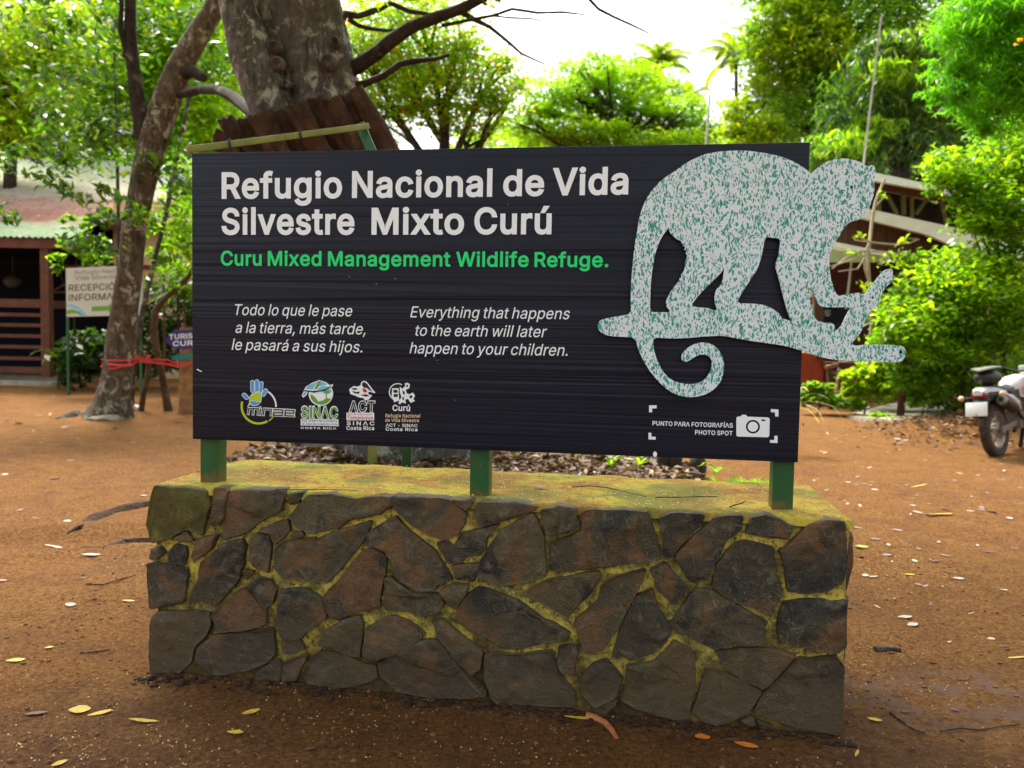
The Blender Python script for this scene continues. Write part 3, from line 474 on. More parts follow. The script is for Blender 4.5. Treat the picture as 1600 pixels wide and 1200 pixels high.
def make_ground():
    def axis(dense0, dense1, step, far0, far1, growth):
        a = list(np.arange(dense0, dense1, step))
        s = step; x = a[0]; lo = []
        while x > far0: s *= growth; x -= s; lo.append(x)
        s = step; x = a[-1]; hi = []
        while x < far1: s *= growth; x += s; hi.append(x)
        return np.array(lo[::-1] + a + hi)
    X = axis(-3.6, 4.4, 0.026, -260, 260, 1.06)
    Y = axis(1.6, 7.0, 0.026, -150, 480, 1.045)
    gx, gy = np.meshgrid(X, Y)
    gz = gh(gx, gy)
    nx, ny = len(X), len(Y)
    me = bpy.data.meshes.new('ground')
    co = np.stack([gx, gy, gz], -1).reshape(-1, 3).astype(np.float32)
    me.vertices.add(nx * ny); me.vertices.foreach_set('co', co.reshape(-1))
    i = np.arange(nx * ny).reshape(ny, nx)
    q = np.stack([i[:-1, :-1], i[:-1, 1:], i[1:, 1:], i[1:, :-1]], -1).reshape(-1).astype(np.int32)
    nf = len(q) // 4
    me.loops.add(nf * 4); me.loops.foreach_set('vertex_index', q)
    me.polygons.add(nf); me.polygons.foreach_set('loop_start', np.arange(0, nf * 4, 4, dtype=np.int32))
    me.polygons.foreach_set('loop_total', np.full(nf, 4, dtype=np.int32))
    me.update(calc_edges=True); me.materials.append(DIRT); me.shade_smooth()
    o = bpy.data.objects.new('ground', me); COL.objects.link(o)
    o['kind'] = 'structure'
    return o
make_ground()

# ------------------------------------------------------------------ stone wall
WX, WY, WYAW, WL, WH, WT = -1.5889, 3.4578, -0.1579, 2.9533, 0.843, 0.80
WD = Vector((math.cos(WYAW), math.sin(WYAW), 0)); WN = Vector((-math.sin(WYAW), math.cos(WYAW), 0))
WO = Vector((WX, WY, 0))
def wall_uv(px, py):
    d = ray(px, py); t = (WO - CAM).dot(WN) / d.dot(WN); p = CAM + d * t - WO
    return (p.dot(WD), p.z)
def wall_top(px, py, z=WH):
    d = ray(px, py); t = (z - CAMH) / d.z; p = CAM + d * t - WO
    return (p.dot(WD), p.dot(WN))

def moss_top_mat():
    t = MT('mossy_concrete', 0.9, 0.2); v = t.coord()
    a = t.noise(3.2, 6, 0.65, v); b = t.noise(26, 5, 0.7, v); f = t.noise(120, 3, 0.7, v)
    c = t.ramp(a, [(0.36, (0.2912, 0.1342, 0.0365)), (0.47, (0.4144, 0.2416, 0.0446)), (0.56, (0.5152, 0.3865, 0.0486)), (0.66, (0.2688, 0.3006, 0.0527)), (0.78, (0.4480, 0.3221, 0.0972))])
    c = t.mix(t.ramp(b, [(0.54, 0.0), (0.68, 0.6)]), c, (0.50, 0.43, 0.07))
    c = t.mix(t.ramp(b, [(0.3, 0.9), (0.46, 0.0)]), c, (0.17, 0.085, 0.03))
    c = t.mix(t.ramp(f, [(0.28, 0.8), (0.4, 0.0)]), c, (0.07, 0.045, 0.02))
    c = t.mix(t.ramp(f, [(0.68, 0.0), (0.76, 0.7)]), c, (0.62, 0.52, 0.22))
    c = t.mix(t.ramp(t.noise(2.2, 4, .6, v, .5), [(0.48, 0.0), (0.60, 0.75)]), c, (0.15, 0.17, 0.035))
    c = t.mix(t.ramp(t.noise(9, 5, .7, v), [(0.54, 0.0), (0.68, 0.8)]), c, (0.24, 0.115, 0.04))
    t.color(c); t.bump(t.math('ADD', b, t.math('MULTIPLY', f, 0.5)), 0.9, 0.014); return t.m
def mortar_mat():
    t = MT('mossy_mortar', 0.92, 0.15); v = t.coord()
    a = t.noise(5, 5, 0.65, v); b = t.noise(45, 5, 0.75, v)
    c = t.ramp(a, [(0.32, (0.1275, 0.1044, 0.0360)), (0.45, (0.2550, 0.2102, 0.0540)), (0.57, (0.6600, 0.5075, 0.0900)), (0.68, (0.3750, 0.3407, 0.0720)), (0.8, (0.4500, 0.3842, 0.1680))])
    c = t.mix(t.ramp(b, [(0.36, 0.9), (0.5, 0.0)]), c, (0.05, 0.042, 0.014))
    c = t.mix(t.ramp(b, [(0.55, 0.0), (0.7, 0.75)]), c, (0.80, 0.68, 0.20))
    sx = t.n('ShaderNodeSeparateXYZ'); t.L(v, sx.inputs[0])
    low = t.math('ADD', sx.outputs[2], t.math('MULTIPLY', t.math('SUBTRACT', a, 0.5), 0.5))
    c = t.mix(t.ramp(low, [(0.02, 0.9), (0.34, 0.0)]), c, (0.085, 0.05, 0.025))   # splashed soil
    t.color(c); t.bump(b, 1.0, 0.015); return t.m
def stone_mat():
    t = MT('basalt_stone', 0.5, 0.35); v = t.coord()
    r = t.island()
    base = t.ramp(r, [(0.0, (0.0173, 0.0197, 0.0150)), (0.16, (0.0670, 0.0499, 0.0211)), (0.30, (0.0259, 0.0232, 0.0132)), (0.44, (0.0918, 0.0673, 0.0282)), (0.58, (0.0194, 0.0220, 0.0167)), (0.72, (0.1026, 0.0719, 0.0290)), (0.86, (0.0367, 0.0325, 0.0176)), (1.0, (0.0626, 0.0534, 0.0282))])
    vs = t.n('ShaderNodeVectorMath', operation='ADD'); t.L(v, vs.inputs[0])
    cm = t.n('ShaderNodeCombineXYZ'); t.L(t.math('MULTIPLY', r, 37.0), cm.inputs[1]); t.L(cm.outputs[0], vs.inputs[1])
    v2 = vs.outputs[0]
    big = t.noise(5.5, 3, 0.55, v2, 0.6); mid = t.noise(18, 5, 0.7, v2, 1.0); fine = t.noise(150, 4, 0.8, v2)
    c = t.mix(t.ramp(big, [(0.52, 0.0), (0.62, 0.85)]), base, (0.150, 0.068, 0.022))
    c = t.mix(t.ramp(big, [(0.36, 0.85), (0.45, 0.0)]), c, (0.009, 0.0105, 0.0125))
    c = t.mix(t.ramp(mid, [(0.53, 0.0), (0.68, 0.7)]), c, (0.17, 0.140, 0.085))
    c = t.mix(t.ramp(mid, [(0.25, 0.6), (0.42, 0.0)]), c, (0.009, 0.008, 0.007))
    c = t.mix(t.ramp(fine, [(0.54, 0.0), (0.74, 0.7)]), c, (0.23, 0.19, 0.11))
    c = t.mix(t.ramp(fine, [(0.3, 0.8), (0.46, 0.0)]), c, (0.008, 0.007, 0.006))
    # greenish algae here and there, soil splashed on the lower stones
    c = t.mix(t.ramp(t.noise(2.6, 4, 0.6, v2), [(0.60, 0.0), (0.72, 0.5)]), c, (0.055, 0.050, 0.015))
    sx = t.n('ShaderNodeSeparateXYZ'); t.L(v, sx.inputs[0])
    low = t.math('ADD', sx.outputs[2], t.math('MULTIPLY', t.math('SUBTRACT', mid, 0.5), 0.45))
    c = t.mix(t.ramp(low, [(0.0, 0.75), (0.45, 0.0)]), c, (0.085, 0.056, 0.030))
    # thin pale root threads and scratches
    wv = t.voro(7.0, v2, 'DISTANCE_TO_EDGE'); 
    line = t.math('MULTIPLY', t.ramp(wv, [(0.0, 1.0), (0.008, 0.0)]), t.ramp(t.noise(4, 2, 0.5, v2), [(0.62, 0.0), (0.66, 0.6)]))
    c = t.mix(line, c, (0.30, 0.27, 0.17))
    spots = t.math('MULTIPLY', t.ramp(t.voro(60, v2), [(0.06, 1.0), (0.1, 0.0)]), t.ramp(t.noise(9, 2, 0.5, v2), [(0.55, 0.0), (0.62, 1.0)]))
    c = t.mix(spots, c, (0.55, 0.52, 0.42))
    t.color(c); t.rough(t.ramp(mid, [(0.3, 0.36), (0.7, 0.62)]))
    t.bump(t.math('ADD', t.math('MULTIPLY', mid, 1.0), t.math('MULTIPLY', fine, 0.45)), 0.9, 0.012)
    return t.m
M_STONE, M_MORTAR, M_MOSS = stone_mat(), mortar_mat(), moss_top_mat()
def olive_stone_mat():
    t = MT('algae_stone', 0.7, 0.25); v = t.coord(); a = t.noise(7, 5, 0.65, v); f = t.noise(110, 4, 0.7, v)
    c = t.ramp(a, [(0.3, (0.06, 0.045, 0.013)), (0.5, (0.085, 0.07, 0.017)), (0.7, (0.10, 0.092, 0.02))])
    c = t.mix(t.ramp(f, [(0.36, 0.85), (0.48, 0.0)]), c, (0.03, 0.024, 0.010))
    c = t.mix(t.ramp(t.noise(14, 5, 0.7, v), [(0.56, 0.0), (0.7, 0.7)]), c, (0.19, 0.16, 0.035))
    c = t.mix(t.ramp(t.noise(4, 3, 0.6, v), [(0.28, 0.8), (0.38, 0.0)]), c, (0.03, 0.026, 0.022))
    t.color(c); t.bump(f, 0.5, 0.006); return t.m

wall = thing('stone_wall', 'low wall of dark mortared stones with a mossy top carrying the black sign board', 'wall', (WX, WY, 0), WYAW)
def poly_offset(P, d):
    # inward offset for a ccw polygon
    n = len(P); out = []
    for i in range(n):
        a = np.array(P[i - 1]); b = np.array(P[i]); c = np.array(P[(i + 1) % n])
        e1 = b - a; e2 = c - b
        n1 = np.array([-e1[1], e1[0]]) / (np.linalg.norm(e1) + 1e-9); n2 = np.array([-e2[1], e2[0]]) / (np.linalg.norm(e2) + 1e-9)
        k = n1 + n2; q = k.dot(k)
        k = k * min(2.0 / max(q, 0.5), 2.2)
        out.append(tuple(b + k * d))
    return out
def area(P):
    return 0.5 * sum(P[i - 1][0] * P[i][1] - P[i][0] * P[i - 1][1] for i in range(len(P)))
def chaikin(P, t=0.22, n=1):
    for _ in range(n):
        Q = []
        for i in range(len(P)):
            a = P[i]; b = P[(i + 1) % len(P)]
            Q.append((a[0] + (b[0] - a[0]) * t, a[1] + (b[1] - a[1]) * t))
            Q.append((b[0] - (b[0] - a[0]) * t, b[1] - (b[1] - a[1]) * t))
        P = Q
    return P
def stone_geo(mb, P, place, seed, back=0.07):
    # P polygon in face units; place(u,v,depth) -> 3D (depth positive = out of the wall)
    if area(P) < 0: P = P[::-1]
    P = poly_offset(chaikin(P, 0.08), -0.0035)
    rr = random.Random(seed)
    Q = []
    for i in range(len(P)):                      # split long edges and roughen them
        a = P[i]; b = P[(i + 1) % len(P)]; L = math.hypot(b[0] - a[0], b[1] - a[1]); k = max(1, int(L / 0.025))
        for j in range(k):
            t = j / k
            Q.append((a[0] + (b[0] - a[0]) * t + rr.uniform(-.0022, .0022), a[1] + (b[1] - a[1]) * t + rr.uniform(-.0022, .0022)))
    P = Q
    sz = math.sqrt(abs(area(P)))
    i1 = min(0.0025, sz * 0.03); i2 = min(0.0075, sz * 0.08)
    cx = sum(p[0] for p in P) / len(P); cy = sum(p[1] for p in P) / len(P)
    tx, ty, lift = rr.uniform(-.035, .035), rr.uniform(-.035, .035), rr.uniform(0, .006)
    bm = bmesh.new()
    top = poly_offset(P, i2)
    vt = [bm.verts.new((p[0], p[1], 1.0)) for p in top]
    for t in tessellate_polygon([[Vector((p[0], p[1], 0)) for p in top]]):
        try: bm.faces.new([vt[i] for i in t])
        except ValueError: pass
    bmesh.ops.recalc_face_normals(bm, faces=list(bm.faces))
    for _ in range(4):
        bmesh.ops.subdivide_edges(bm, edges=[e for e in bm.edges if not e.is_boundary and e.calc_length() > 0.022], cuts=1)
        bmesh.ops.triangulate(bm, faces=[f for f in bm.faces if len(f.verts) > 3])
    cuts = [(rr.uniform(0, 6.28), rr.uniform(-.35, .35) * sz, rr.uniform(.02, .16), rr.uniform(0, .005)) for _ in range(3)]
    def dep(x, y, k):
        f = 0.0
        for a_, o_, s_, st_ in cuts:                 # split facets with small steps between them
            q_ = (x - cx) * math.cos(a_) + (y - cy) * math.sin(a_) - o_ + .02 * float(vnoise(x * 14 + seed, y * 14, 13))
            if q_ > 0: f -= min(.012, q_ * s_ + st_ * min(1, q_ / .012))
        return max(-0.002, dep0(x, y, k) + f * k)
    def dep0(x, y, k):
        return lift + 0.007 * k + (x - cx) * tx + (y - cy) * ty + 0.012 * float(vnoise(x * 9 + seed * 3.1, y * 9, 11)) + 0.008 * float(vnoise(x * 30 + seed, y * 30, 12))
    o = len(mb.v)
    bvs = set(v for e in bm.edges if e.is_boundary for v in e.verts)
    bm.verts.index_update()
    vs = [place(v.co.x, v.co.y, dep(v.co.x, v.co.y, 0.85 if v in bvs else 1.0)) for v in bm.verts]
    fs = [[v.index for v in f.verts] for f in bm.faces]
    n0 = len(vs); m = len(P)
    tops = list(range(len(vt)))
    mid = poly_offset(P, i1)
    vs += [place(p[0], p[1], dep(p[0], p[1], 0.3)) for p in mid]
    vs += [place(p[0], p[1], dep(p[0], p[1], 0) - 0.010) for p in P]
    vs += [place(p[0], p[1], -back) for p in P]
    for i in range(m):
        j = (i + 1) % m
        fs.append((n0 + i, n0 + j, tops[j], tops[i]))
        fs.append((n0 + m + i, n0 + m + j, n0 + j, n0 + i))
        fs.append((n0 + 2 * m + i, n0 + 2 * m + j, n0 + m + j, n0 + m + i))
    bm.free()
    mb.add(vs, fs)

mb = MB(); mo = MB()
for si, line in enumerate(STONES.splitlines()):
    P = [wall_uv(*map(float, q.split(','))) for q in line.split()]
    stone_geo(mo if si == 0 else mb, P, lambda u, v, d: (u, -d - 0.005, v), si)
# both ends and the back: plain rubble of the same stones
def rubble(mb, U0, U1, V0, V1, place, seed):
    rr = random.Random(seed); nu = max(2, round((U1 - U0) / 0.27)); nv = max(2, round((V1 - V0) / 0.26))
    G = {}
    for i in range(nu + 1):
        for j in range(nv + 1):
            ju = 0 if i in (0, nu) else rr.uniform(-.07, .07); jv = 0 if j in (0, nv) else rr.uniform(-.07, .07)
            G[i, j] = (U0 + (U1 - U0) * i / nu + ju, V0 + (V1 - V0) * j / nv + jv)
    for i in range(nu):
        for j in range(nv):
            P = [G[i, j], G[i + 1, j], G[i + 1, j + 1], G[i, j + 1]]
            P = poly_offset(P, rr.uniform(.008, .014))
            stone_geo(mb, P, place, seed * 100 + i * 10 + j)
rubble(mb, 0.03, WT - 0.02, -0.03, WH - 0.05, lambda u, v, d: (WL - 0.012 + d, u, v), 5)
rubble(mb, 0.03, WT - 0.02, -0.03, WH - 0.05, lambda u, v, d: (0.015 - d, u, v), 6)
rubble(mb, 0.02, WL - 0.02, -0.03, WH - 0.05, lambda u, v, d: (u, WT - 0.01 + d, v), 7)
mb.build('stone_facing', M_STONE, wall, angle=50)
mo.build('corner_stone', olive_stone_mat(), wall, angle=50)['label'] = 'olive algae covered corner stone'
# mortar body and mossy top
def grid_shell(name, x0, x1, y0, y1, z0, z1, step, mat, amp, parent, rnd=0.02):
    bm = bmesh.new(); bmesh.ops.create_cube(bm, size=1.0)
    for v in bm.verts:
        v.co = Vector((x0 if v.co.x < 0 else x1, y0 if v.co.y < 0 else y1, z0 if v.co.z < 0 else z1))
    for ax, L in ((0, x1 - x0), (1, y1 - y0), (2, z1 - z0)):
        k = max(1, int(L / step)) - 1
        es = [e for e in bm.edges if abs((e.verts[0].co - e.verts[1].co)[ax]) > 0.9 * L]
        if k > 0:
            bmesh.ops.subdivide_edges(bm, edges=es, cuts=k, use_grid_fill=True)
    for v in bm.verts:
        c = v.co
        dx = float(vnoise(c.y * 14 + c.z * 3, c.z * 14, 21)); dy = float(vnoise(c.x * 14, c.z * 14, 22)); dz = float(vnoise(c.x * 9, c.y * 9, 23)) + .5 * float(vnoise(c.x * 33, c.y * 33, 24))
        ex = (abs(c.x - x0) < 1e-4) or (abs(c.x - x1) < 1e-4); ey = abs(c.y - y0) < 1e-4 or abs(c.y - y1) < 1e-4; ez = abs(c.z - z1) < 1e-4
        if (ex + ey + ez) >= 2:
            c.x += (x0 + x1 > 2 * c.x) * rnd * .8 * ex - (x0 + x1 < 2 * c.x) * rnd * .8 * ex
            c.y += ((y0 + y1 > 2 * c.y) * rnd * .8 - (y0 + y1 < 2 * c.y) * rnd * .8) * ey
            c.z -= rnd * .5 * ez
        c.x += dx * amp * ex; c.y += dy * amp * ey; c.z += dz * amp * 0.8 * ez
    bm.verts.index_update()
    m = MB(); m.add([v.co for v in bm.verts], [[v.index for v in f.verts] for f in bm.faces]); bm.free()
    return m.build(name, mat, parent, angle=60)
grid_shell('mortar', 0.012, WL - 0.02, 0.013, WT - 0.015, -0.10, WH - 0.035, 0.028, M_MORTAR, 0.014, wall, 0.01)
grid_shell('mossy_top', 0.004, WL - 0.004, 0.0, WT, WH - 0.034, WH, 0.026, M_MOSS, 0.012, wall, 0.014)

# ------------------------------------------------------------------ sign board
BX, BY, BZ, BYAW, BW, BH = -1.4131, 3.498, 1.0421, -0.1458, 2.5803, 1.2522
BD = Vector((math.cos(BYAW), math.sin(BYAW), 0)); BN = Vector((-math.sin(BYAW), math.cos(BYAW), 0))
BO = Vector((BX, BY, BZ))
class Plane:
    def __init__(s, O, D, N, U=Vector((0, 0, 1))): s.O, s.D, s.N, s.U = O, D, N, U
    def uv(s, px, py):
        d = ray(px, py); t = (s.O - CAM).dot(s.N) / d.dot(s.N); p = CAM + d * t - s.O
        return (p.dot(s.D), p.dot(s.U))
BP = Plane(BO, BD, BN)
sign = thing('sign_board', 'large black sign board of a wildlife refuge on green posts above the stone wall', 'sign', (BX, BY, WH), BYAW)
DZ = BZ - WH

def vinyl_mat():
    t = MT('black_vinyl', 0.5, 0.2)
    v = t.coord((0.3, 1, 9)); v2 = t.coord((0.5, 1, 48)); v3 = t.coord()
    a = t.noise(1.0, 4, 0.55, v); b = t.noise(1.0, 3, 0.6, v2)
    t.color(t.ramp(t.noise(1.4, 3, 0.5, v3), [(0.3, (0.008, 0.0105, 0.020)), (0.7, (0.011, 0.0135, 0.024))]))
    sc_ = t.voro(16, t.coord((1, 1, 1)), 'F1')
    dust = t.math('MULTIPLY', t.ramp(sc_, [(0.03, 1.0), (0.05, 0.0)]), t.ramp(t.noise(3, 2), [(0.55, 0.0), (0.6, 0.6)]))
    t.color(t.mix(dust, t.ramp(t.noise(1.4, 3, 0.5, v3), [(0.3, (0.008, 0.0105, 0.020)), (0.7, (0.011, 0.0135, 0.024))]), (0.35, 0.36, 0.4)))
    t.rough(t.ramp(a, [(0.3, 0.36), (0.7, 0.55)]))
    rib = t.ramp(t.noise(1.0, 3, 0.6, t.coord((0.10, 1, 8))), [(0.40, 0.0), (0.48, 0.55), (0.52, 0.45), (0.62, 1.0)])
    h = t.math('ADD', t.math('ADD', t.math('MULTIPLY', a, 0.35), t.math('MULTIPLY', rib, 1.1)), t.math('MULTIPLY', b, 0.06))
    t.bump(h, 0.55, 0.010)
    return t.m
M_VINYL = vinyl_mat()
M_GREEN = None
def green_paint():
    t = MT('green_paint', 0.42, 0.4); v = t.coord(); a = t.noise(14, 5, 0.7, v)
    c = t.ramp(t.noise(3, 3, 0.6, v), [(0.3, (0.016, 0.085, 0.028)), (0.7, (0.024, 0.112, 0.036))])
    c = t.mix(t.ramp(a, [(0.66, 0.0), (0.74, 0.8)]), c, (0.14, 0.16, 0.12))
    c = t.mix(t.ramp(t.noise(60, 3, 0.6, v), [(0.74, 0.0), (0.78, 0.9)]), c, (0.10, 0.05, 0.03))
    sx = t.n('ShaderNodeSeparateXYZ'); t.L(v, sx.inputs[0])
    c = t.mix(t.ramp(t.math('ADD', sx.outputs[2], t.math('MULTIPLY', t.math('SUBTRACT', a, .5), .18)), [(0.01, 0.8), (0.05, 0.0)]), c, (0.16, 0.10, 0.035))   # soil and rust at the foot
    t.color(c); t.bump(a, 0.15, 0.003); return t.m
M_GREEN = green_paint()
mb = MB(); mb.box((BW / 2, 0.014, DZ + BH / 2), (BW, 0.028, BH), bev=0.004)
mb.build('panel', M_VINYL, sign)
mb = MB()                                   # steel frame behind the sheet
for z in (DZ + 0.03, DZ + BH / 2, DZ + BH - 0.03): mb.box((BW / 2, 0.049, z), (BW - 0.02, 0.040, 0.04))
for x in (0.03, BW / 3, 2 * BW / 3, BW - 0.03): mb.box((x, 0.0495, DZ + BH / 2), (0.04, 0.039, BH - 0.105))
mb.build('back_frame', M_GREEN, sign)
def post_u(px, py):
    O = BO + BN * 0.03; pl = Plane(O, BD, BN); return pl.uv(px, py)[0]
for a, b, yb in ((311, 341, 752), (733, 764, 770), (1205, 1240, 798)):
    u0, u1 = post_u(a, yb), post_u(b, yb); wdt = 0.082; uc = (u0 + u1) / 2
    mb = MB(); mb.box((uc, 0.03 + 0.044 + 0.0, (DZ + 0.42) / 2 - 0.01), (wdt, 0.085, DZ + 0.44), bev=0.004)
    o = mb.build('post', M_GREEN, sign)

# -------- lettering
G = {}
for line in GLYPHS.splitlines():
    if not line: continue
    ch, adv, rest = line.split(' ', 2)
    G[ch] = (float(adv), [[tuple(map(float, p.split(','))) for p in lp.split(' ')] for lp in rest.split('|')])
G['I'] = (170.0, [[(52, 0), (118, 0), (118, 509), (52, 509)]])
G['Í'] = (170.0, [[(52, 0), (118, 0), (118, 509), (52, 509)], [(66, 560), (112, 560), (165, 650), (92, 650)]])
G['l'] = (168.0, [[(53, 0), (115, 0), (115, 525), (53, 525)]])
G['Ú'] = (G['U'][0], G['U'][1] + [[(230, 560), (278, 560), (335, 650), (258, 650)]])
CAPH = 509.0
def inside(p, P):
    r = False
    for i in range(len(P)):
        a, b = P[i - 1], P[i]
        if (a[1] > p[1]) != (b[1] > p[1]) and p[0] < (b[0] - a[0]) * (p[1] - a[1]) / (b[1] - a[1]) + a[0]: r = not r
    return r
def glyph_shapes(ch, off):
    adv, loops = G[ch]
    outs, holes = [], []
    for i, lp in enumerate(loops):
        hole = any(j != i and abs(area(q)) > abs(area(lp)) and all(inside(c, q) for c in lp) for j, q in enumerate(loops))
        (holes if hole else outs).append(lp)
    res = []
    for o in outs:
        o2 = o if area(o) > 0 else o[::-1]
        hs = [h for h in holes if inside(h[0], o)]
        P = poly_offset(o2, -off) if off else o2
        H = []
        for h in hs:
            h2 = h if area(h) > 0 else h[::-1]
            H.append(poly_offset(h2, off) if off else h2)
        res.append((P, H))
    return adv, res
def text_shapes(s, off=0.0, track=0.0):
    x = 0; S = []
    for ch in s:
        if ch == ' ': x += 145 + track; continue
        adv, res = glyph_shapes(ch, off)
        for P, H in res: S.append(([(a + x, b) for a, b in P], [[(a + x, b) for a, b in h] for h in H]))
        x += adv + track
    return S
def wind(p, P):
    w_ = 0
    for i in range(len(P)):
        a, b = P[i - 1], P[i]
        if a[1] <= p[1]:
            if b[1] > p[1] and (b[0] - a[0]) * (p[1] - a[1]) - (p[0] - a[0]) * (b[1] - a[1]) > 0: w_ += 1
        elif b[1] <= p[1] and (b[0] - a[0]) * (p[1] - a[1]) - (p[0] - a[0]) * (b[1] - a[1]) < 0: w_ -= 1
    return w_
def fill_glyphs(mb, shapes, place):
    for P, H in shapes:
        V = []; E = []
        for lp in [P] + H:
            o = len(V); V += [Vector(p) for p in lp]; E += [(o + i, o + (i + 1) % len(lp)) for i in range(len(lp))]
        vs, _, fs = delaunay_2d_cdt(V, E, [], 0, 1e-3)[:3]
        F = []
        for f in fs:
            c = ((vs[f[0]].x + vs[f[1]].x + vs[f[2]].x) / 3, (vs[f[0]].y + vs[f[1]].y + vs[f[2]].y) / 3)
            if wind(c, P) > 0 and not any(wind(c, h) > 0 for h in H):
                cr = (vs[f[1]] - vs[f[0]]).cross(vs[f[2]] - vs[f[0]])
                if abs(cr) > 1e-9: F.append(tuple(f) if cr > 0 else (f[0], f[2], f[1]))
        mb.add([place(p.x, p.y) for p in vs], F)
def fill_shapes(mb, shapes, place):
    for P, H in shapes:
        lists = [[Vector((p[0], p[1], 0)) for p in P]] + [[Vector((p[0], p[1], 0)) for p in h] for h in H]
        flatl = [p for l in lists for p in l]
        tri = tessellate_polygon(lists)
        fs = []
        for t in tri:
            a, b, c = (flatl[i] for i in t)
            cr = (b - a).cross(c - a).z
            if abs(cr) < 1e-12: continue
            fs.append(t if cr > 0 else (t[0], t[2], t[1]))
        mb.add([place(p.x, p.y) for p in flatl], fs)
def text(mb, plane, s, L, Rr, top, off=19, shear=0.0, track=None, depth=0.0012, dz=0.0, condense=None):
    """s set between pixel L (left end of the baseline) and Rr (right end), cap height reaching pixel row `top` above L."""
    S = text_shapes(s, off, off * 1.1 if track is None else track)
    xs = [p[0] for P, H in S for p in P]; x0, x1 = min(xs), max(xs)
    a = plane.uv(*L); b = plane.uv(*Rr); t = plane.uv(L[0], top)
    cap = t[1] - a[1]; k = cap / (CAPH + off); ca = CAPH
    ex = (b[0] - a[0]) / (x1 - x0 + shear * CAPH * 0.0); ey = (b[1] - a[1]) / (x1 - x0)
    def place(x, y):
        y = y + off * 0.5
        return (a[0] + (x - x0) * ex + shear * y * k, -depth, a[1] + (x - x0) * ey + y * k + dz)
    fill_glyphs(mb, S, place)
def bpoly(mb, plane, pts, depth, holes=(), dz=0.0):
    P = [plane.uv(*p) for p in pts]; H = [[plane.uv(*p) for p in h] for h in holes]
    fill_shapes(mb, [(P, H)], lambda x, y: (x, -depth, y + dz))
def circ(cx, cy, rx, ry=None, n=28, a0=0, a1=2 * PI, end=False):
    ry = ry or rx
    return [(cx + rx * math.cos(a0 + (a1 - a0) * i / (n if not end else n - 1)), cy + ry * math.sin(a0 + (a1 - a0) * i / (n if not end else n - 1))) for i in range(n)]
def arc_band(cx, cy, r0, r1, a0, a1, n=24):
    return circ(cx, cy, r1, None, n, a0, a1, True) + circ(cx, cy, r0, None, n, a1, a0, True)

M_LET = flat('letter_vinyl_white', (0.84, 0.89, 0.92), 0.5, 0.35, var=0.03)
M_LETG = flat('letter_vinyl_green', (0.012, 0.74, 0.19), 0.5, 0.35, var=0.05)
M_LETB = flat('quote_white', (0.82, 0.87, 0.90), 0.5, 0.3, var=0.02)
def art(name, mat): 
    return (MB(), name, mat)
def done(a, parent=sign): 
    return a[0].build(a[1], a[2], parent, smooth=False, fixn=False)

def line(name, mat, *args, **kw):
    a = art(name, mat); text(a[0], BP, *args, dz=DZ, **kw); done(a)
for s_, l, r, cap in (('Refugio', (346.5, 310), (534.5, 309), 270), ('Nacional', (550, 308.6), (769, 306.6), 268.3), ('de', (786, 306), (850, 305.5), 265.5), ('Vida', (863, 305), (981.5, 303), 263.5),
                      ('Silvestre', (346.3, 366), (553.9, 366), 326), ('Mixto', (580.4, 366), (725, 365.8), 325.5), ('Curú', (741, 365.6), (861.5, 365.3), 325)):
    line('title_word', M_LET, s_, l, r, cap, 23)
for s_, l, r in (('Curu', 345.3, 409), ('Mixed', 418.5, 502.5), ('Management', 512.5, 704), ('Wildlife', 712.5, 826), ('Refuge.', 835, 950.5)):
    yl = 414.8 + (l - 345) * 0.0042; yr = 414.8 + (r - 345) * 0.0042
    line('subtitle_word', M_LETG, s_, (l, yl), (r, yr), yl - 22.6, 19)
for s_, l, r, cap in (('Todo lo que le pase', (364.5, 492.2), (549, 494.3), 17), ('a la tierra, más tarde,', (367.5, 520), (571, 522.6), 17),
                      ('le pasará a sus hijos.', (362, 546.6), (566, 550.8), 17), ('Everything that happens', (641, 495.8), (888.5, 498.8), 17.2),
                      ('to the earth will later', (647, 524.5), (852, 526.9), 17.2), ('happen to your children.', (640, 552), (886.5, 556), 17.4)):
    line('quote_line', M_LETB, s_, l, r, l[1] - cap, 3, 0.21, track=4)
def z3(x, y): return (980 + x * .175, 610 + y * .175)
line('caption_line', M_LETB, 'PUNTO PARA FOTOGRAFÍAS', z3(225, 312), z3(942, 333), 610 + 273 * .175, 17)
line('caption_line', M_LETB, 'PHOTO SPOT', z3(605, 393), z3(940, 402), 610 + 354 * .175, 17)
for pts in ([(195, 133), (263, 133), (263, 160), (222, 160), (222, 195), (195, 195)], [(190, 378), (216, 378), (216, 412), (254, 414), (254, 440), (190, 437)],
            [(1282, 166), (1350, 170), (1350, 234), (1320, 232), (1320, 196), (1282, 193)], [(1342, 405), (1342, 470), (1274, 467), (1274, 442), (1313, 443), (1313, 405)]):
    a = art('corner_bracket', M_LETB); bpoly(a[0], BP, [z3(*p) for p in pts], 0.0012, dz=DZ); done(a)
a = art('camera_pictogram', M_LET)
bpoly(a[0], BP, [z3(*p) for p in [(974, 252), (977, 241), (986, 234), (1012, 232), (1018, 224), (1028, 217), (1056, 217), (1066, 224), (1072, 234), (1250, 241), (1264, 245), (1272, 256), (1268, 400), (1265, 411), (1254, 418), (992, 412), (979, 408), (974, 398)]], 0.0012,
      [[z3(*p) for p in circ(1122, 324, 63, 61)], [z3(*p) for p in ((1199, 258), (1233, 260), (1233, 274), (1199, 273))]], dz=DZ)
bpoly(a[0], BP, [z3(*p) for p in circ(1122, 324, 46, 45)], 0.0012, dz=DZ)
done(a)
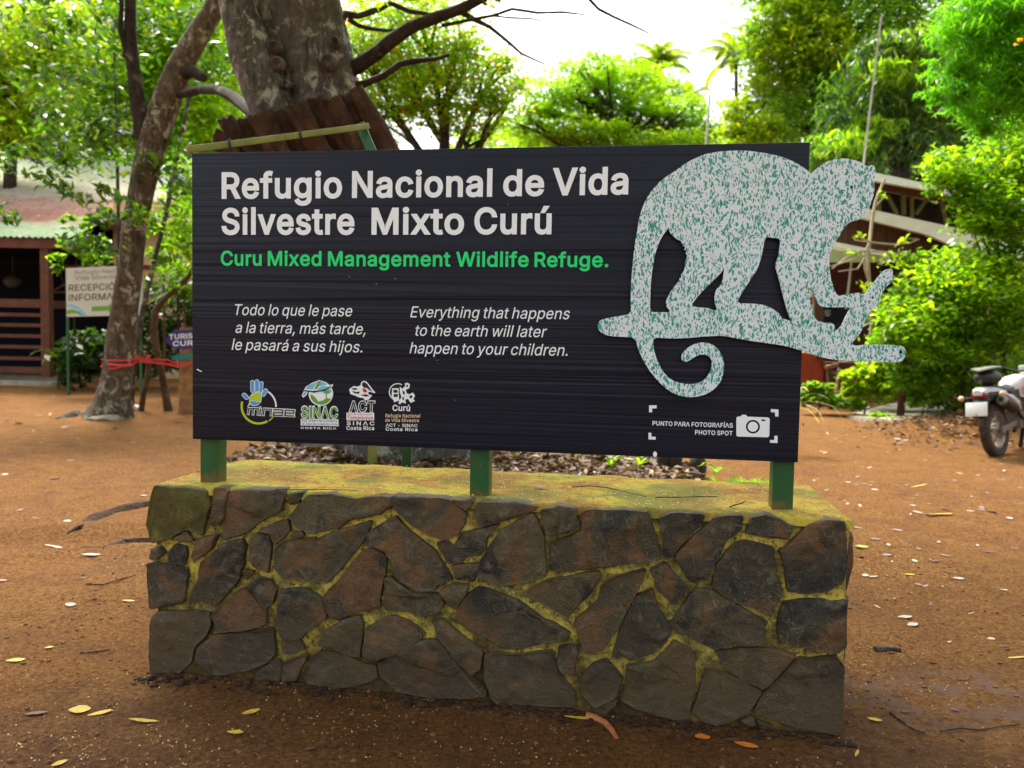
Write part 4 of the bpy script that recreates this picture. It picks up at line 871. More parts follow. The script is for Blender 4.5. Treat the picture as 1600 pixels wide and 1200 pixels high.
# nicks and scuffs in the sheet
for pts in ([z3(*p) for p in circ(248, 570, 18, 26, 12)], [(307, 577), (310, 576.4), (312, 578.5), (316, 580), (315, 581), (311, 579.6)]):
    a = art('paint_chip', M_LETB); bpoly(a[0], BP, pts, 0.0012, dz=DZ); done(a)

# -------- four agency emblems
def z2(x, y): return (340 + x * .2125, 570 + y * .2125)
C_WHITE = M_LETB
C_LIME = flat('print_lime', (0.48, 0.58, 0.03), 0.5, 0.3, var=0.05)
C_BLUE = flat('print_blue', (0.10, 0.33, 0.72), 0.5, 0.3, var=0.05)
C_CYAN = flat('print_cyan', (0.20, 0.52, 0.66), 0.5, 0.3, var=0.05)
C_GRN = flat('print_green', (0.13, 0.36, 0.035), 0.5, 0.3, var=0.05)
C_RED = flat('print_red', (0.55, 0.03, 0.03), 0.5, 0.3, var=0.05)
C_BLK = flat('print_black', (0.01, 0.011, 0.014), 0.45, 0.35, var=0.1)
C_CREAM = flat('print_cream', (0.75, 0.58, 0.36), 0.5, 0.3, var=0.04)
C_ORG = flat('print_pink', (0.75, 0.25, 0.20), 0.5, 0.3, var=0.04)
LAY = 0.0007
def emblem(name, layers):
    root = None
    for k, (mat, items) in enumerate(layers):
        m = MB(); words = []
        for ii, it in enumerate(items):
            d = 0.0012 + LAY * k + 0.000012 * ii
            if it[0] == 'p':
                bpoly(m, BP, [z2(*p) for p in it[1]], d, [[z2(*p) for p in h] for h in (it[2] if len(it) > 2 else [])], dz=DZ)
            else:
                _, s_, l, r, top, off = it[:6]; wm = MB()
                text(wm, BP, s_, z2(*l), z2(*r), 570 + top * .2125, off, depth=d, dz=DZ, track=it[6] if len(it) > 6 else None); words.append(wm)
        if m.v:
            o = m.build(name if root is None else 'emblem_print', mat, sign if root is None else root, smooth=False, fixn=False)
            root = root or o
        for wm in words: wm.build('emblem_word', mat, root, smooth=False, fixn=False)
    return root
def cap_pill(x0, y0, x1, y1, r, n=8):
    a = math.atan2(y1 - y0, x1 - x0)
    return circ(x0, y0, r, None, n, a + PI / 2, a + 3 * PI / 2, True) + circ(x1, y1, r, None, n, a - PI / 2, a + PI / 2, True)
MINAE = [[(226, 360), (232, 320), (302, 322), (298, 364)], [(266, 322), (262, 362)], [(318, 326), (313, 366)], [(338, 367), (344, 324), (398, 327), (394, 369)],
         [(418, 328), (482, 331), (478, 373), (412, 370), (415, 350), (478, 352)], [(562, 376), (498, 373), (503, 332), (564, 336), (561, 356), (503, 353)]]
def strokes(lines, w_):
    out = []
    for ln in lines:
        for (x0, y0), (x1, y1) in zip(ln, ln[1:]):
            L = math.hypot(x1 - x0, y1 - y0); dx, dy = (x1 - x0) / L * w_ / 2, (y1 - y0) / L * w_ / 2
            out.append(('p', [(x0 - dx - dy, y0 - dy + dx), (x1 + dx - dy, y1 + dy + dx), (x1 + dx + dy, y1 + dy - dx), (x0 - dx + dy, y0 - dy - dx)]))
    return out
FING = [((258, 190), (257, 128), 12), ((291, 185), (290, 124), 13), ((318, 190), (324, 136), 11), ((338, 218), (354, 190), 12), ((214, 240), (196, 222), 13)]
emblem('hand_and_leaf_emblem', [
    (C_WHITE, [('p', cap_pill(*a_, *b_, r_ + 4)) for a_, b_, r_ in FING] + [('p', [(230, 245), (250, 215), (285, 198), (325, 196), (328, 230), (320, 275), (295, 300), (262, 303), (240, 292), (224, 308), (219, 303), (234, 283)])]
     + strokes(MINAE, 19)),
    (C_BLUE, [('p', cap_pill(*a_, *b_, r_)) for a_, b_, r_ in FING] + [('p', [(240, 270), (268, 264), (290, 274), (316, 268), (308, 284), (290, 296), (262, 298), (244, 288)])]),
    (C_LIME, [('p', [(232, 250), (250, 222), (286, 203), (320, 201), (323, 230), (318, 262), (290, 268), (266, 258), (240, 264), (228, 300), (224, 300), (234, 275)]),
              ('p', arc_band(305, 305, 118, 134, R_(196), R_(60), 30)[:]), ('p', arc_band(305, 305, 126, 134, R_(20), R_(56), 8))]),
    (C_WHITE, [('p', arc_band(305, 305, 121, 133, R_(-58), R_(2), 14))]),
    (C_BLK, strokes(MINAE, 8.5)),
    (C_LIME, [('p', circ(319, 310, 9, 9, 10))]),
])
emblem('round_landscape_emblem', [
    (C_WHITE, [('p', circ(760, 212, 90, 90, 36)), ('p', [(634, 190), (650, 160), (700, 130), (750, 112), (800, 128), (818, 150), (850, 142), (848, 158), (800, 180), (740, 192), (690, 188)]), ('p', [(620, 225), (632, 196), (664, 194), (656, 222), (630, 242)]),
               ('t', 'SINAC', (612, 388), (888, 394), 302, 44, 30), ('p', [(612, 396), (888, 400), (892, 452), (612, 446)])]),
    (C_CYAN, [('p', [(646, 176), (668, 150), (710, 133), (736, 122), (700, 182)]), ('p', [(752, 120), (790, 130), (806, 146), (740, 160), (724, 178)]), ('p', [(626, 222), (636, 202), (656, 200), (650, 218), (634, 232)]), ('p', circ(785, 200, 54, 44, 24, PI, 2 * PI, True) + [(838, 200), (800, 205), (740, 196)])]),
    (C_GRN, [('p', [(740, 120), (764, 118), (736, 172), (712, 184), (722, 160)]), ('p', circ(762, 222, 78, 70, 24, 0, PI, True) + [(690, 215), (720, 240), (740, 270), (775, 262), (800, 244), (838, 250)]),
             ('p', [(776, 204), (786, 192), (806, 188), (824, 196), (828, 208), (804, 212), (804, 250), (797, 250), (797, 212)]),
             ('t', 'SINAC', (619, 384), (882, 390), 308, 16, 76)]),
    (C_BLK, [('p', [(640, 184), (700, 192), (760, 188), (806, 172), (842, 148), (830, 166), (790, 190), (740, 198), (710, 206), (690, 200), (640, 194)]),
             ('t', 'SISTEMA NACIONAL', (620, 417), (885, 421), 401, 2), ('t', 'DE ÁREA DE CONSERVACIÓN', (620, 441), (888, 446), 427, 0)]),
    (C_WHITE, [('t', 'COSTA RICA', (614, 470), (876, 475), 456, 22, 90)]),
])
emblem('bird_emblem', [
    (C_WHITE, [('p', [(1052, 150), (1056, 130), (1072, 118), (1094, 122), (1112, 142), (1140, 180), (1162, 204), (1150, 208), (1118, 196), (1104, 212), (1138, 226), (1126, 238), (1112, 256), (1086, 262), (1070, 244), (1040, 240), (1010, 226), (978, 216), (968, 180), (1000, 156), (1030, 160)]),
               ('t', 'ACT', (964, 347), (1160, 347), 266, 46, 44), ('p', [(948, 352), (1152, 352), (1152, 408), (948, 408)]), ('t', 'SINAC', (950, 443), (1154, 445), 416, 18, 180), ('t', 'Costa Rica', (948, 478), (1152, 480), 450, 18, 40)]),
    (C_BLK, [('p', [(1062, 148), (1066, 130), (1080, 126), (1100, 140), (1126, 178), (1144, 196), (1118, 188), (1098, 170), (1074, 168)]), ('p', [(990, 190), (1020, 200), (1046, 196), (1040, 214), (1004, 208)]), ('p', [(985, 172), (1018, 170), (1030, 184), (1000, 184)]), ('p', [(1050, 222), (1090, 216), (1120, 228), (1090, 234)]),
             ('t', 'ACT', (972, 343), (1154, 343), 270, 16, 88)]),
    (C_RED, [('p', [(1066, 172), (1090, 176), (1102, 196), (1084, 206), (1070, 194)]), ('t', 'Área de conservación', (954, 369), (1138, 370), 356, 4), ('t', 'Tempisque', (954, 401), (1144, 402), 374, 6)]),
])
emblem('monkey_line_emblem', [
    (C_WHITE, [('p', arc_band(1325, 200, 58, 65, R_(70), R_(300), 26)), ('p', [(1284, 172), (1330, 172), (1336, 260), (1300, 276), (1280, 230)]), ('p', [(1340, 160), (1360, 176), (1384, 150), (1374, 140), (1392, 130), (1414, 142), (1410, 172), (1384, 184), (1392, 210), (1412, 216), (1436, 204), (1452, 226), (1440, 252), (1452, 266), (1420, 280), (1400, 250), (1380, 256), (1386, 284), (1356, 276), (1340, 292), (1330, 280), (1352, 236), (1340, 200)]),
               ('t', 'Curú', (1286, 338), (1416, 340), 294, 20, 20), ('t', 'ACT - SINAC', (1236, 454), (1470, 458), 432, 16, 30), ('t', 'Costa Rica', (1236, 484), (1470, 488), 460, 16, 60)]),
    (C_BLK, [('p', [(1292, 184), (1322, 184), (1326, 204), (1296, 206)]), ('p', [(1294, 216), (1326, 214), (1326, 234), (1298, 238)]), ('p', [(1360, 190), (1376, 196), (1378, 220), (1364, 214)]), ('p', [(1390, 146), (1402, 148), (1400, 162), (1388, 166)]), ('p', [(1358, 240), (1372, 236), (1370, 262), (1360, 256)]), ('p', [(1410, 228), (1430, 222), (1434, 238), (1416, 250)])]),
    (C_CREAM, [('t', 'Refugio Nacional', (1236, 386), (1490, 388), 360, 14, 36), ('t', 'de Vida Silvestre', (1234, 418), (1482, 421), 394, 14, 36)]),
])

# -------- monkey cut-out
OUT = [(38,825),(50,800),(90,790),(150,780),(187,772),(187,720),(188,640),(195,560),(203,480),(215,400),(228,330),(250,270),(285,215),(330,170),(385,135),(440,95),(500,65),(560,50),(640,43),(700,43),(770,52),(840,65),(900,85),(950,112),(985,140),(994,150),(1004,135),(1040,104),(1080,86),(1130,77),(1180,83),(1220,98),(1247,117),(1260,107),(1272,110),(1279,122),(1281,140),(1276,165),(1275,200),(1275,235),(1262,270),(1250,310),(1235,335),(1205,352),(1165,362),(1140,385),(1110,440),(1080,490),(1072,520),(1078,600),(1090,650),(1110,695),(1140,687),(1180,682),(1205,677),(1222,681),(1232,688),(1260,650),(1300,600),(1325,575),(1350,570),(1358,578),(1357,598),(1361,612),(1350,634),(1330,648),(1318,664),(1305,690),(1295,725),(1265,750),(1240,790),(1225,835),(1212,858),(1195,880),(1174,903),(1180,912),(1200,915),(1250,908),(1320,910),(1385,913),(1404,918),(1413,930),(1415,945),(1410,970),(1395,987),(1350,990),(1280,985),(1200,984),(1120,980),(1050,970),(990,950),(930,930),(860,912),(790,903),(720,893),(650,880),(600,870),(540,872),(470,878),(400,883),(340,882),(286,878),(290,930),(305,980),(330,1030),(370,1070),(420,1085),(470,1087),(510,1073),(538,1042),(551,1000),(546,970),(525,955),(492,955),(460,973),(440,986),(422,986),(412,972),(418,946),(450,917),(490,900),(530,900),(570,920),(595,955),(605,1000),(600,1050),(580,1090),(540,1125),(490,1143),(430,1145),(380,1130),(330,1095),(280,1040),(245,985),(220,930),(207,878),(150,875),(90,872),(60,860),(42,842)]
HOL = [[(355,391),(360,405),(375,424),(395,440),(414,447),(411,458),(422,459),(417,470),(430,472),(425,486),(438,490),(432,503),(441,510),(430,540),(428,575),(412,598),(414,606),(403,613),(405,622),(370,665),(345,710),(345,738),(367,765),(310,765),(273,763),(275,680),(280,600),(295,510),(315,450),(335,415)],
       [(605,566),(590,590),(540,640),(490,690),(458,733),(480,743),(530,746),(558,756),(575,757),(562,722),(561,690),(568,665),(592,640),(600,610)],
       [(786,436),(800,430),(857,437),(852,480),(848,510),(838,540),(832,556),(850,620),(870,700),(890,770),(906,808),(890,800),(862,792),(850,770),(820,748),(780,732),(740,727),(661,725),(680,685),(720,622),(755,570),(775,500)],
       [(977,649),(1000,668),(1012,700),(1030,735),(1055,743),(1110,743),(1172,742),(1152,775),(1128,828),(1102,853),(1097,822),(1080,812),(1050,812),(1020,803),(1006,785),(992,730)]]
def zm(x, y): return (920 + x * .35, 220 + y * .35)
def terrazzo():
    t = MT('terrazzo_print', 0.55, 0.3); t.color((0.5, 0.52, 0.52))
    v = t.coord()
    nz = t.n('ShaderNodeTexNoise'); nz.inputs['Scale'].default_value = 14; nz.inputs['Detail'].default_value = 2; t.L(v, nz.inputs['Vector'])
    ad = t.n('ShaderNodeVectorMath', operation='MULTIPLY_ADD'); t.L(nz.outputs['Color'], ad.inputs[0]); ad.inputs[1].default_value = (.05, .05, .05); t.L(v, ad.inputs[2])
    def layer(scale, rot, stretch, thr, keep, seed):
        mp = t.n('ShaderNodeMapping'); mp.inputs['Rotation'].default_value = (0, rot, 0); mp.inputs['Scale'].default_value = (1, 0.001, stretch); mp.inputs['Location'].default_value = (seed, 0, seed * 1.7)
        t.L(ad.outputs[0], mp.inputs['Vector'])
        vo = t.n('ShaderNodeTexVoronoi'); vo.inputs['Scale'].default_value = scale; t.L(mp.outputs[0], vo.inputs['Vector'])
        sp = t.n('ShaderNodeSeparateColor'); t.L(vo.outputs['Color'], sp.inputs[0])
        r = t.math('MULTIPLY', t.math('GREATER_THAN', sp.outputs[0], 1 - keep), t.math('ADD', t.math('MULTIPLY', sp.outputs[1], 0.6), 0.5))
        return t.math('LESS_THAN', vo.outputs['Distance'], t.math('MULTIPLY', r, thr))
    l1 = layer(112, R_(-38), 0.40, 0.43, 0.97, 1.3)
    l2 = layer(150, R_(-62), 0.45, 0.42, 0.97, 4.1)
    l3 = layer(140, R_(25), 0.5, 0.30, 0.6, 7.7)
    l4 = layer(135, R_(-20), 0.6, 0.30, 0.6, 2.9)
    teal = t.math('MAXIMUM', t.math('MAXIMUM', l1, l3), 0.0)
    c = t.ramp(t.noise(3, 2), [(0.3, (0.66, 0.74, 0.79)), (0.7, (0.72, 0.79, 0.84))])
    c = t.mix(teal, c, (0.03, 0.30, 0.215))
    c = t.mix(l2, c, (0.05, 0.36, 0.27))
    c = t.mix(l4, c, (0.20, 0.30, 0.29))
    t.color(c); return t.m
MK_Y = -0.026
BPM = Plane(BO + BN * MK_Y, BD, BN)
def slab(mb, outer, holes, y0, th):
    P = [BPM.uv(*zm(*p)) for p in outer]; H = [[BPM.uv(*zm(*p)) for p in h] for h in holes]
    if area(P) < 0: P = P[::-1]
    P = chaikin(P, 0.25); H = [chaikin(h, 0.2) for h in H]
    lists = [[Vector((p[0], p[1], 0)) for p in l] for l in [P] + H]
    fl = [p for l in lists for p in l]; tri = tessellate_polygon(lists); n = len(fl)
    ff = []
    for t in tri:
        a, b, c = (fl[i] for i in t); cr = (b - a).cross(c - a).z
        if abs(cr) < 1e-12: continue
        ff.append(t if cr > 0 else (t[0], t[2], t[1]))
    vs = [(p.x, y0, p.y + DZ) for p in fl] + [(p.x, y0 + th, p.y + DZ) for p in fl]
    fs = ff + [tuple(i + n for i in reversed(t)) for t in ff]
    o = 0
    for l in lists:
        m = len(l); fs += [(o + (i + 1) % m, o + i, o + i + n, o + (i + 1) % m + n) for i in range(m)]; o += m
    mb.add(vs, fs)
mb = MB(); slab(mb, OUT, HOL, MK_Y, 0.012)
cut = mb.build('monkey_cutout', terrazzo(), sign, smooth=False)
cut['label'] = 'pale cut-out silhouette of a monkey walking along a branch, speckled with teal flecks'
for (x, y, r) in ((1173, 207, 7), (1267, 700, 5.5), (1392, 943, 7.5)):
    mb = MB(); P = [BPM.uv(*zm(*p)) for p in circ(x, y, r, r, 14)]
    fill_shapes(mb, [(P, [])], lambda a_, b_: (a_, MK_Y - 0.0006, b_ + DZ))
    mb.build('bolt_hole', C_BLK, cut, smooth=False, fixn=False)
mb = MB()                                   # spacers that hold it off the sheet
for (x, y) in ((420, 200), (700, 300), (900, 250), (300, 820), (700, 800), (240, 600), (500, 1110)):
    u, v = BPM.uv(*zm(x, y)); mb = MB(); mb.box((u, -0.007, v + DZ), (0.03, 0.0138, 0.03)); mb.build('spacer', M_GREEN, cut)
# ------------------------------------------------------------------ second frame behind the board
frame = thing('metal_frame', 'green and yellow steel tube frame leaning behind the left end of the black sign', 'frame', (0, 0, 0))
M_GY = flat('yellow_green_paint', (0.19, 0.195, 0.03), 0.5, 0.35, var=0.25, scale=9)
pA = at(293, 234, 3.60); pB = at(576, 197, 4.25)
mb = MB(); mb.bar(pA, pB, 0.024, 0.03, bev=0.003); mb.build('rail', M_GY, frame)
pC = at(562, 193, 4.28); pD = at(640, 372, 4.28); pE = Vector((pD.x, pD.y, 0)); 
mb = MB(); mb.bar(pC, pD, 0.052, 0.03, bev=0.003); mb.bar(pD + Vector((0, 0, .02)), Vector((pD.x, pD.y, ghf(pD.x, pD.y) - 0.15)), 0.05, 0.05, bev=0.003); mb.build('upright', M_GREEN, frame)
for px, py in ((352, 226.5), (459, 212.5)):
    p = pA + (pB - pA) * ((px - 293) / 283.0)
    mb = MB(); mb.tube([p + Vector((0.0, -.02 + .0, .02)), p + Vector((.008, -.024, -.02))], .006, 6); mb.build('wire_tie', C_BLK, frame)

# ------------------------------------------------------------------ bark, leaves
def bark(name, cols, scale=7, lich=0.55, lcol=(0.30, 0.29, 0.24)):
    t = MT(name, 0.9, 0.15); v = t.coord(); a = t.noise(scale, 6, 0.7, v); st = t.noise(scale, 5, 0.7, t.coord((3, 3, 0.35)))
    c = t.ramp(a, [(0.3, cols[0]), (0.55, cols[1]), (0.75, cols[2])])
    c = t.mix(t.ramp(st, [(0.3, 0.7), (0.5, 0.0)]), c, tuple(x * 0.4 for x in cols[0]))
    l = t.math('MULTIPLY', t.ramp(t.noise(scale * 1.3, 6, .75, t.coord((1, 1, .7)), .6), [(0.52, 0.0), (0.60, 1.0)]), t.ramp(t.noise(scale * .4, 3), [(lich - .04, 0.0), (lich + .08, 0.8)]))
    c = t.mix(l, c, lcol)
    t.color(c); t.bump(t.math('ADD', a, st), 0.9, 0.03); return t.m
M_BARK = bark('grey_bark', ((0.040, 0.034, 0.029), (0.10, 0.088, 0.077), (0.20, 0.18, 0.155)), 5.5, 0.46, (0.42, 0.40, 0.33))
M_BARKL = bark('lichen_bark', ((0.045, 0.032, 0.020), (0.105, 0.078, 0.048), (0.18, 0.14, 0.09)), 7, 0.44, (0.42, 0.40, 0.31))
M_BARKD = bark('dark_bark', ((0.02, 0.016, 0.013), (0.045, 0.035, 0.028), (0.08, 0.065, 0.052)), 5, 0.56, (0.22, 0.20, 0.165))
M_BARKB = bark('brown_bark', ((0.06, 0.035, 0.018), (0.12, 0.075, 0.04), (0.20, 0.135, 0.075)), 9, 0.7)
M_SLAB = bark('slab_bark', ((0.022, 0.011, 0.007), (0.062, 0.03, 0.017), (0.13, 0.07, 0.038)), 7, 0.72)
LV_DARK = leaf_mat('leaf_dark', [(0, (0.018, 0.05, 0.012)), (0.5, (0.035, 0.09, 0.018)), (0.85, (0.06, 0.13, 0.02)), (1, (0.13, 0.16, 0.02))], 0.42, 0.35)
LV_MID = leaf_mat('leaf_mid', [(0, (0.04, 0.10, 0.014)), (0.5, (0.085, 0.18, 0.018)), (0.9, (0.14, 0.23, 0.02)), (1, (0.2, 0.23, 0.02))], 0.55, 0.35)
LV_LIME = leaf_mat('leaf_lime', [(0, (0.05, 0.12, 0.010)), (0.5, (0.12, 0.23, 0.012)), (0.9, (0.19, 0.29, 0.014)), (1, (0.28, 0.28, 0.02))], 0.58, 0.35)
LV_YEL = leaf_mat('leaf_yellow', [(0, (0.08, 0.15, 0.011)), (0.5, (0.15, 0.23, 0.012)), (0.9, (0.22, 0.28, 0.014)), (1, (0.27, 0.23, 0.02))], 0.55, 0.4)
LV_ORG = leaf_mat('leaf_flecked', [(0, (0.06, 0.14, 0.012)), (0.5, (0.13, 0.22, 0.013)), (0.9, (0.20, 0.26, 0.015)), (0.95, (0.32, 0.17, 0.02)), (1, (0.36, 0.10, 0.025))], 0.65, 0.4)
LV_FERN = leaf_mat('leaf_fern', [(0, (0.04, 0.15, 0.012)), (0.5, (0.07, 0.22, 0.014)), (1, (0.12, 0.27, 0.016))], 0.55, 0.45)
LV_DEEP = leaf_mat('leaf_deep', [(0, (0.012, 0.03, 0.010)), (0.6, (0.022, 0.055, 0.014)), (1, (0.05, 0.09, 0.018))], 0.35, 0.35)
LV_PALM = leaf_mat('leaf_palm', [(0, (0.05, 0.10, 0.016)), (0.7, (0.10, 0.16, 0.02)), (1, (0.22, 0.19, 0.03))], 0.5, 0.4)

def leaf_quads(C, L, ratio=0.45, flat_=0.8, droop=0.35, rng=RNG, fold=0.15):
    n = len(C)
    az = rng.uniform(0, 2 * PI, n)
    dz = -droop + rng.normal(0, 0.35, n)
    D = np.stack([np.cos(az), np.sin(az), dz], 1); D /= np.linalg.norm(D, axis=1)[:, None]
    Nn = np.stack([rng.normal(0, 1 - flat_ + .25, n), rng.normal(0, 1 - flat_ + .25, n), np.ones(n)], 1)
    S = np.cross(D, Nn); S /= (np.linalg.norm(S, axis=1)[:, None] + 1e-9)
    Nn = np.cross(S, D)
    ll = L * rng.uniform(0.6, 1.25, n)[:, None]; ww = ll * ratio * 0.5
    a = C - D * ll * 0.5; b = C + D * ll * 0.5; mid = C - D * ll * 0.06
    up = Nn * ll * fold * rng.uniform(-0.3, 1, n)[:, None]
    return np.stack([a, mid + S * ww + up, b - Nn * ll * 0.08, mid - S * ww + up], 1)
DENS = 3.6
def crown_points(blobs, total, rng=RNG, per=26, spread=0.16, flatz=0.6, shell=0.5):
    # blobs: (center(3), radii(3)); clumps of leaves spread through each ellipsoid
    vol = np.array([(r[0] * r[1] * r[2]) ** (2 / 3) for c, r in blobs]); vol /= vol.sum()
    out = []
    for (c, r), p in zip(blobs, vol):
        n = int(total * p); k = max(3, n // per)
        d = rng.normal(size=(k, 3)); d /= np.linalg.norm(d, axis=1)[:, None]
        rad = shell + (1 - shell) * rng.uniform(0, 1, k) ** 0.6
        rad *= 0.85 + 0.3 * rng.uniform(size=k)
        cc = np.array(c) + d * rad[:, None] * np.array(r)
        sz = spread * rng.uniform(0.6, 1.5, k) * float(np.mean(r))
        idx = rng.integers(0, k, n)
        g = rng.normal(size=(n, 3)) * sz[idx][:, None]; g[:, 2] *= flatz
        out.append(cc[idx] + g)
    return np.concatenate(out)
def blob(px, py, Y, rx, rz, ry=None):
    c = at(px, py, Y); s = Y / FPX
    return (tuple(c), (rx * s, (ry if ry else (rx + rz) / 2) * s, rz * s))
def limb(a, b, sag=0.15, k=5, rr=None):
    a = Vector(a); b = Vector(b); rr = rr or random
    o = Vector((rr.uniform(-1, 1), rr.uniform(-1, 1), rr.uniform(0, 1))) * (b - a).length * sag
    return [a.lerp(b, i / k) + o * math.sin(PI * i / k) for i in range(k + 1)]
def crown_obj(name, blobs, L, mat, parent, dens=3.0, seed=0, ratio=0.45, droop=0.35, per=26, spread=0.16, flatz=0.6, shell=0.5, flat_=0.8, cap=110000):
    rng = np.random.default_rng(seed)
    n = sum(dens * PI * r[0] * r[2] / (L * L * ratio * 0.5) for c, r in blobs)
    n = int(min(n * DENS, cap))
    P = crown_points(blobs, n, rng, per, spread, flatz, shell)
    return quads_obj(name, leaf_quads(P, L, ratio, flat_, droop, rng), mat, parent)
def tree(name, label, base, blobs, mat, L=0.14, trunk=None, r0=0.2, bmat=None, dens=3.0, seed=0, limbs=True, group=None, cat='tree', mat2=None, blobs2=None, **k):
    """base: (px, Y); trunk: pixel path [(px,py,wpx)], or None for a plain stem up to the crown."""
    bmat = bmat or M_BARKD; rr = random.Random(seed)
    b0 = at(base[0], 560, base[1]); gz = ghf(b0.x, b0.y)
    root = thing(name, label, cat, (b0.x, b0.y, gz), 0, group)
    cen = np.mean([b[0] for b in blobs], 0)
    mb = MB()
    top = Vector((b0.x * 0.4 + cen[0] * 0.6, b0.y * 0.4 + cen[1] * 0.6, min(b[0][2] - b[1][2] * .3 for b in blobs) * 0.35 + cen[2] * 0.65))
    st = Vector((b0.x, b0.y, gz - 0.15))
    path = limb(st, top, 0.05, 7, rr)
    mb.tube(path, [r0 * (1.35 if i == 0 else 1) * (1 - 0.55 * i / 7) for i in range(8)], 10, rough=0.08, seed=seed)
    if limbs:
        for c, r in blobs:
            s = path[rr.choice((4, 5, 6, 7))]
            p = limb(s, Vector(c) + Vector((0, 0, r[2] * .3)), 0.10, 5, rr)
            mb.tube(p, [r0 * 0.45 * (1 - 0.8 * i / 5) for i in range(6)], 6)
            for _ in range(2):
                q = Vector(c) + Vector((rr.uniform(-1, 1) * r[0], rr.uniform(-1, 1) * r[1], rr.uniform(-.5, .8) * r[2])) * .8
                mb.tube(limb(p[3], q, .1, 4, rr), [r0 * .2 * (1 - .8 * i / 4) for i in range(5)], 5)
    for o in (mb.build('trunk', bmat, root),): o.matrix_parent_inverse = Matrix.Translation((-b0.x, -b0.y, -gz))
    o = crown_obj('crown', blobs, L, mat, root, dens, seed + 1, **k); o.matrix_parent_inverse = Matrix.Translation((-b0.x, -b0.y, -gz))
    if blobs2:
        o = crown_obj('crown', blobs2, L, mat2, root, dens, seed + 2, **k); o.matrix_parent_inverse = Matrix.Translation((-b0.x, -b0.y, -gz))
    return root
def keep(o, root):
    o.parent = root; o.matrix_parent_inverse = Matrix.Translation(-Vector(root.location)); return o

# ------------------------------------------------------------------ the huge tree behind the sign
TY = 9.0
def pxr(wpx, Y): return wpx / 2 * Y / FPX
base_t = at(640, 600, TY); 
big = thing('giant_tree', 'huge old grey trunk leaning behind the black sign with long bare crooked limbs', 'tree', (base_t.x, base_t.y, ghf(base_t.x, base_t.y)))
mb = MB()
mp = [(655, 705, 250), (610, 560, 205), (568, 420, 190), (538, 290, 165), (508, 205, 132), (496, 150, 122), (478, 75, 130), (455, 0, 142), (436, -70, 155), (415, -150, 170)]
pts = [];
for i in range(len(mp) - 1):
    for k in range(4):
        t = k / 4; pts.append(tuple(mp[i][j] * (1 - t) + mp[i + 1][j] * t for j in range(3)))
pts.append(mp[-1])
fl = lambda a, t: 1 + 0.07 * math.cos(3 * a + 1.0 + 2 * t) + 0.06 * math.cos(6 * a + 2.2 - 3 * t) + 0.035 * math.cos(13 * a + 4 * t) + 0.02 * math.cos(9 * a + 5 * t)
P = [at(x, y, TY) for x, y, _ in pts]; P[0].z -= 0.4
mb.tube(P, [pxr(w_, TY) for _, _, w_ in pts], 56, flute=fl, rough=0.018, seed=3)
lp = [(458, 260, 70), (432, 190, 66), (413, 140, 66), (395, 92, 68), (382, 50, 58), (370, 5, 50), (364, -50, 50), (352, -120, 56)]
mb.tube([at(x, y, TY - 0.42) for x, y, _ in lp], [pxr(w_, TY) for _, _, w_ in lp], 28, flute=lambda a, t: 1 + .05 * math.cos(3 * a + 3 * t), rough=.03, seed=4)
for i, (kx, ky, kr) in enumerate(((428, 72, 9), (434, 100, 11), (458, 126, 14), (446, 132, 7), (513, 97, 12), (524, 66, 8), (396, 112, 11), (415, 136, 9))):
    c = at(kx, ky, TY - (0.42 if kx > 446 else 0.55)); mb.lathe([(pxr(kr * 2, TY), -.05), (pxr(kr * 1.9, TY), .02), (pxr(kr * 1.3, TY), .05), (pxr(kr * .9, TY), .02), (0.001, .0)], c, Matrix(((1, 0, 0), (0, 0, -1), (0, 1, 0))), 14)
keep(mb.build('trunk', M_BARK, angle=60), big)
def px_limb(pl, Y0, Y1, mat, nseg=9, name='limb', rough=.08, seed=0):
    mb = MB(); n = len(pl); Q = []; Rr = []
    for i in range(n - 1):
        for k in range(3):
            t = k / 3; x, y, w_ = (pl[i][j] * (1 - t) + pl[i + 1][j] * t for j in range(3)); f = (i + t) / (n - 1); Y = Y0 + (Y1 - Y0) * f
            Q.append(at(x, y, Y)); Rr.append(pxr(w_, Y))
    Q.append(at(pl[-1][0], pl[-1][1], Y1)); Rr.append(pxr(pl[-1][2], Y1))
    mb.tube(Q, Rr, nseg, rough=rough, seed=seed)
    return mb.build(name, mat)
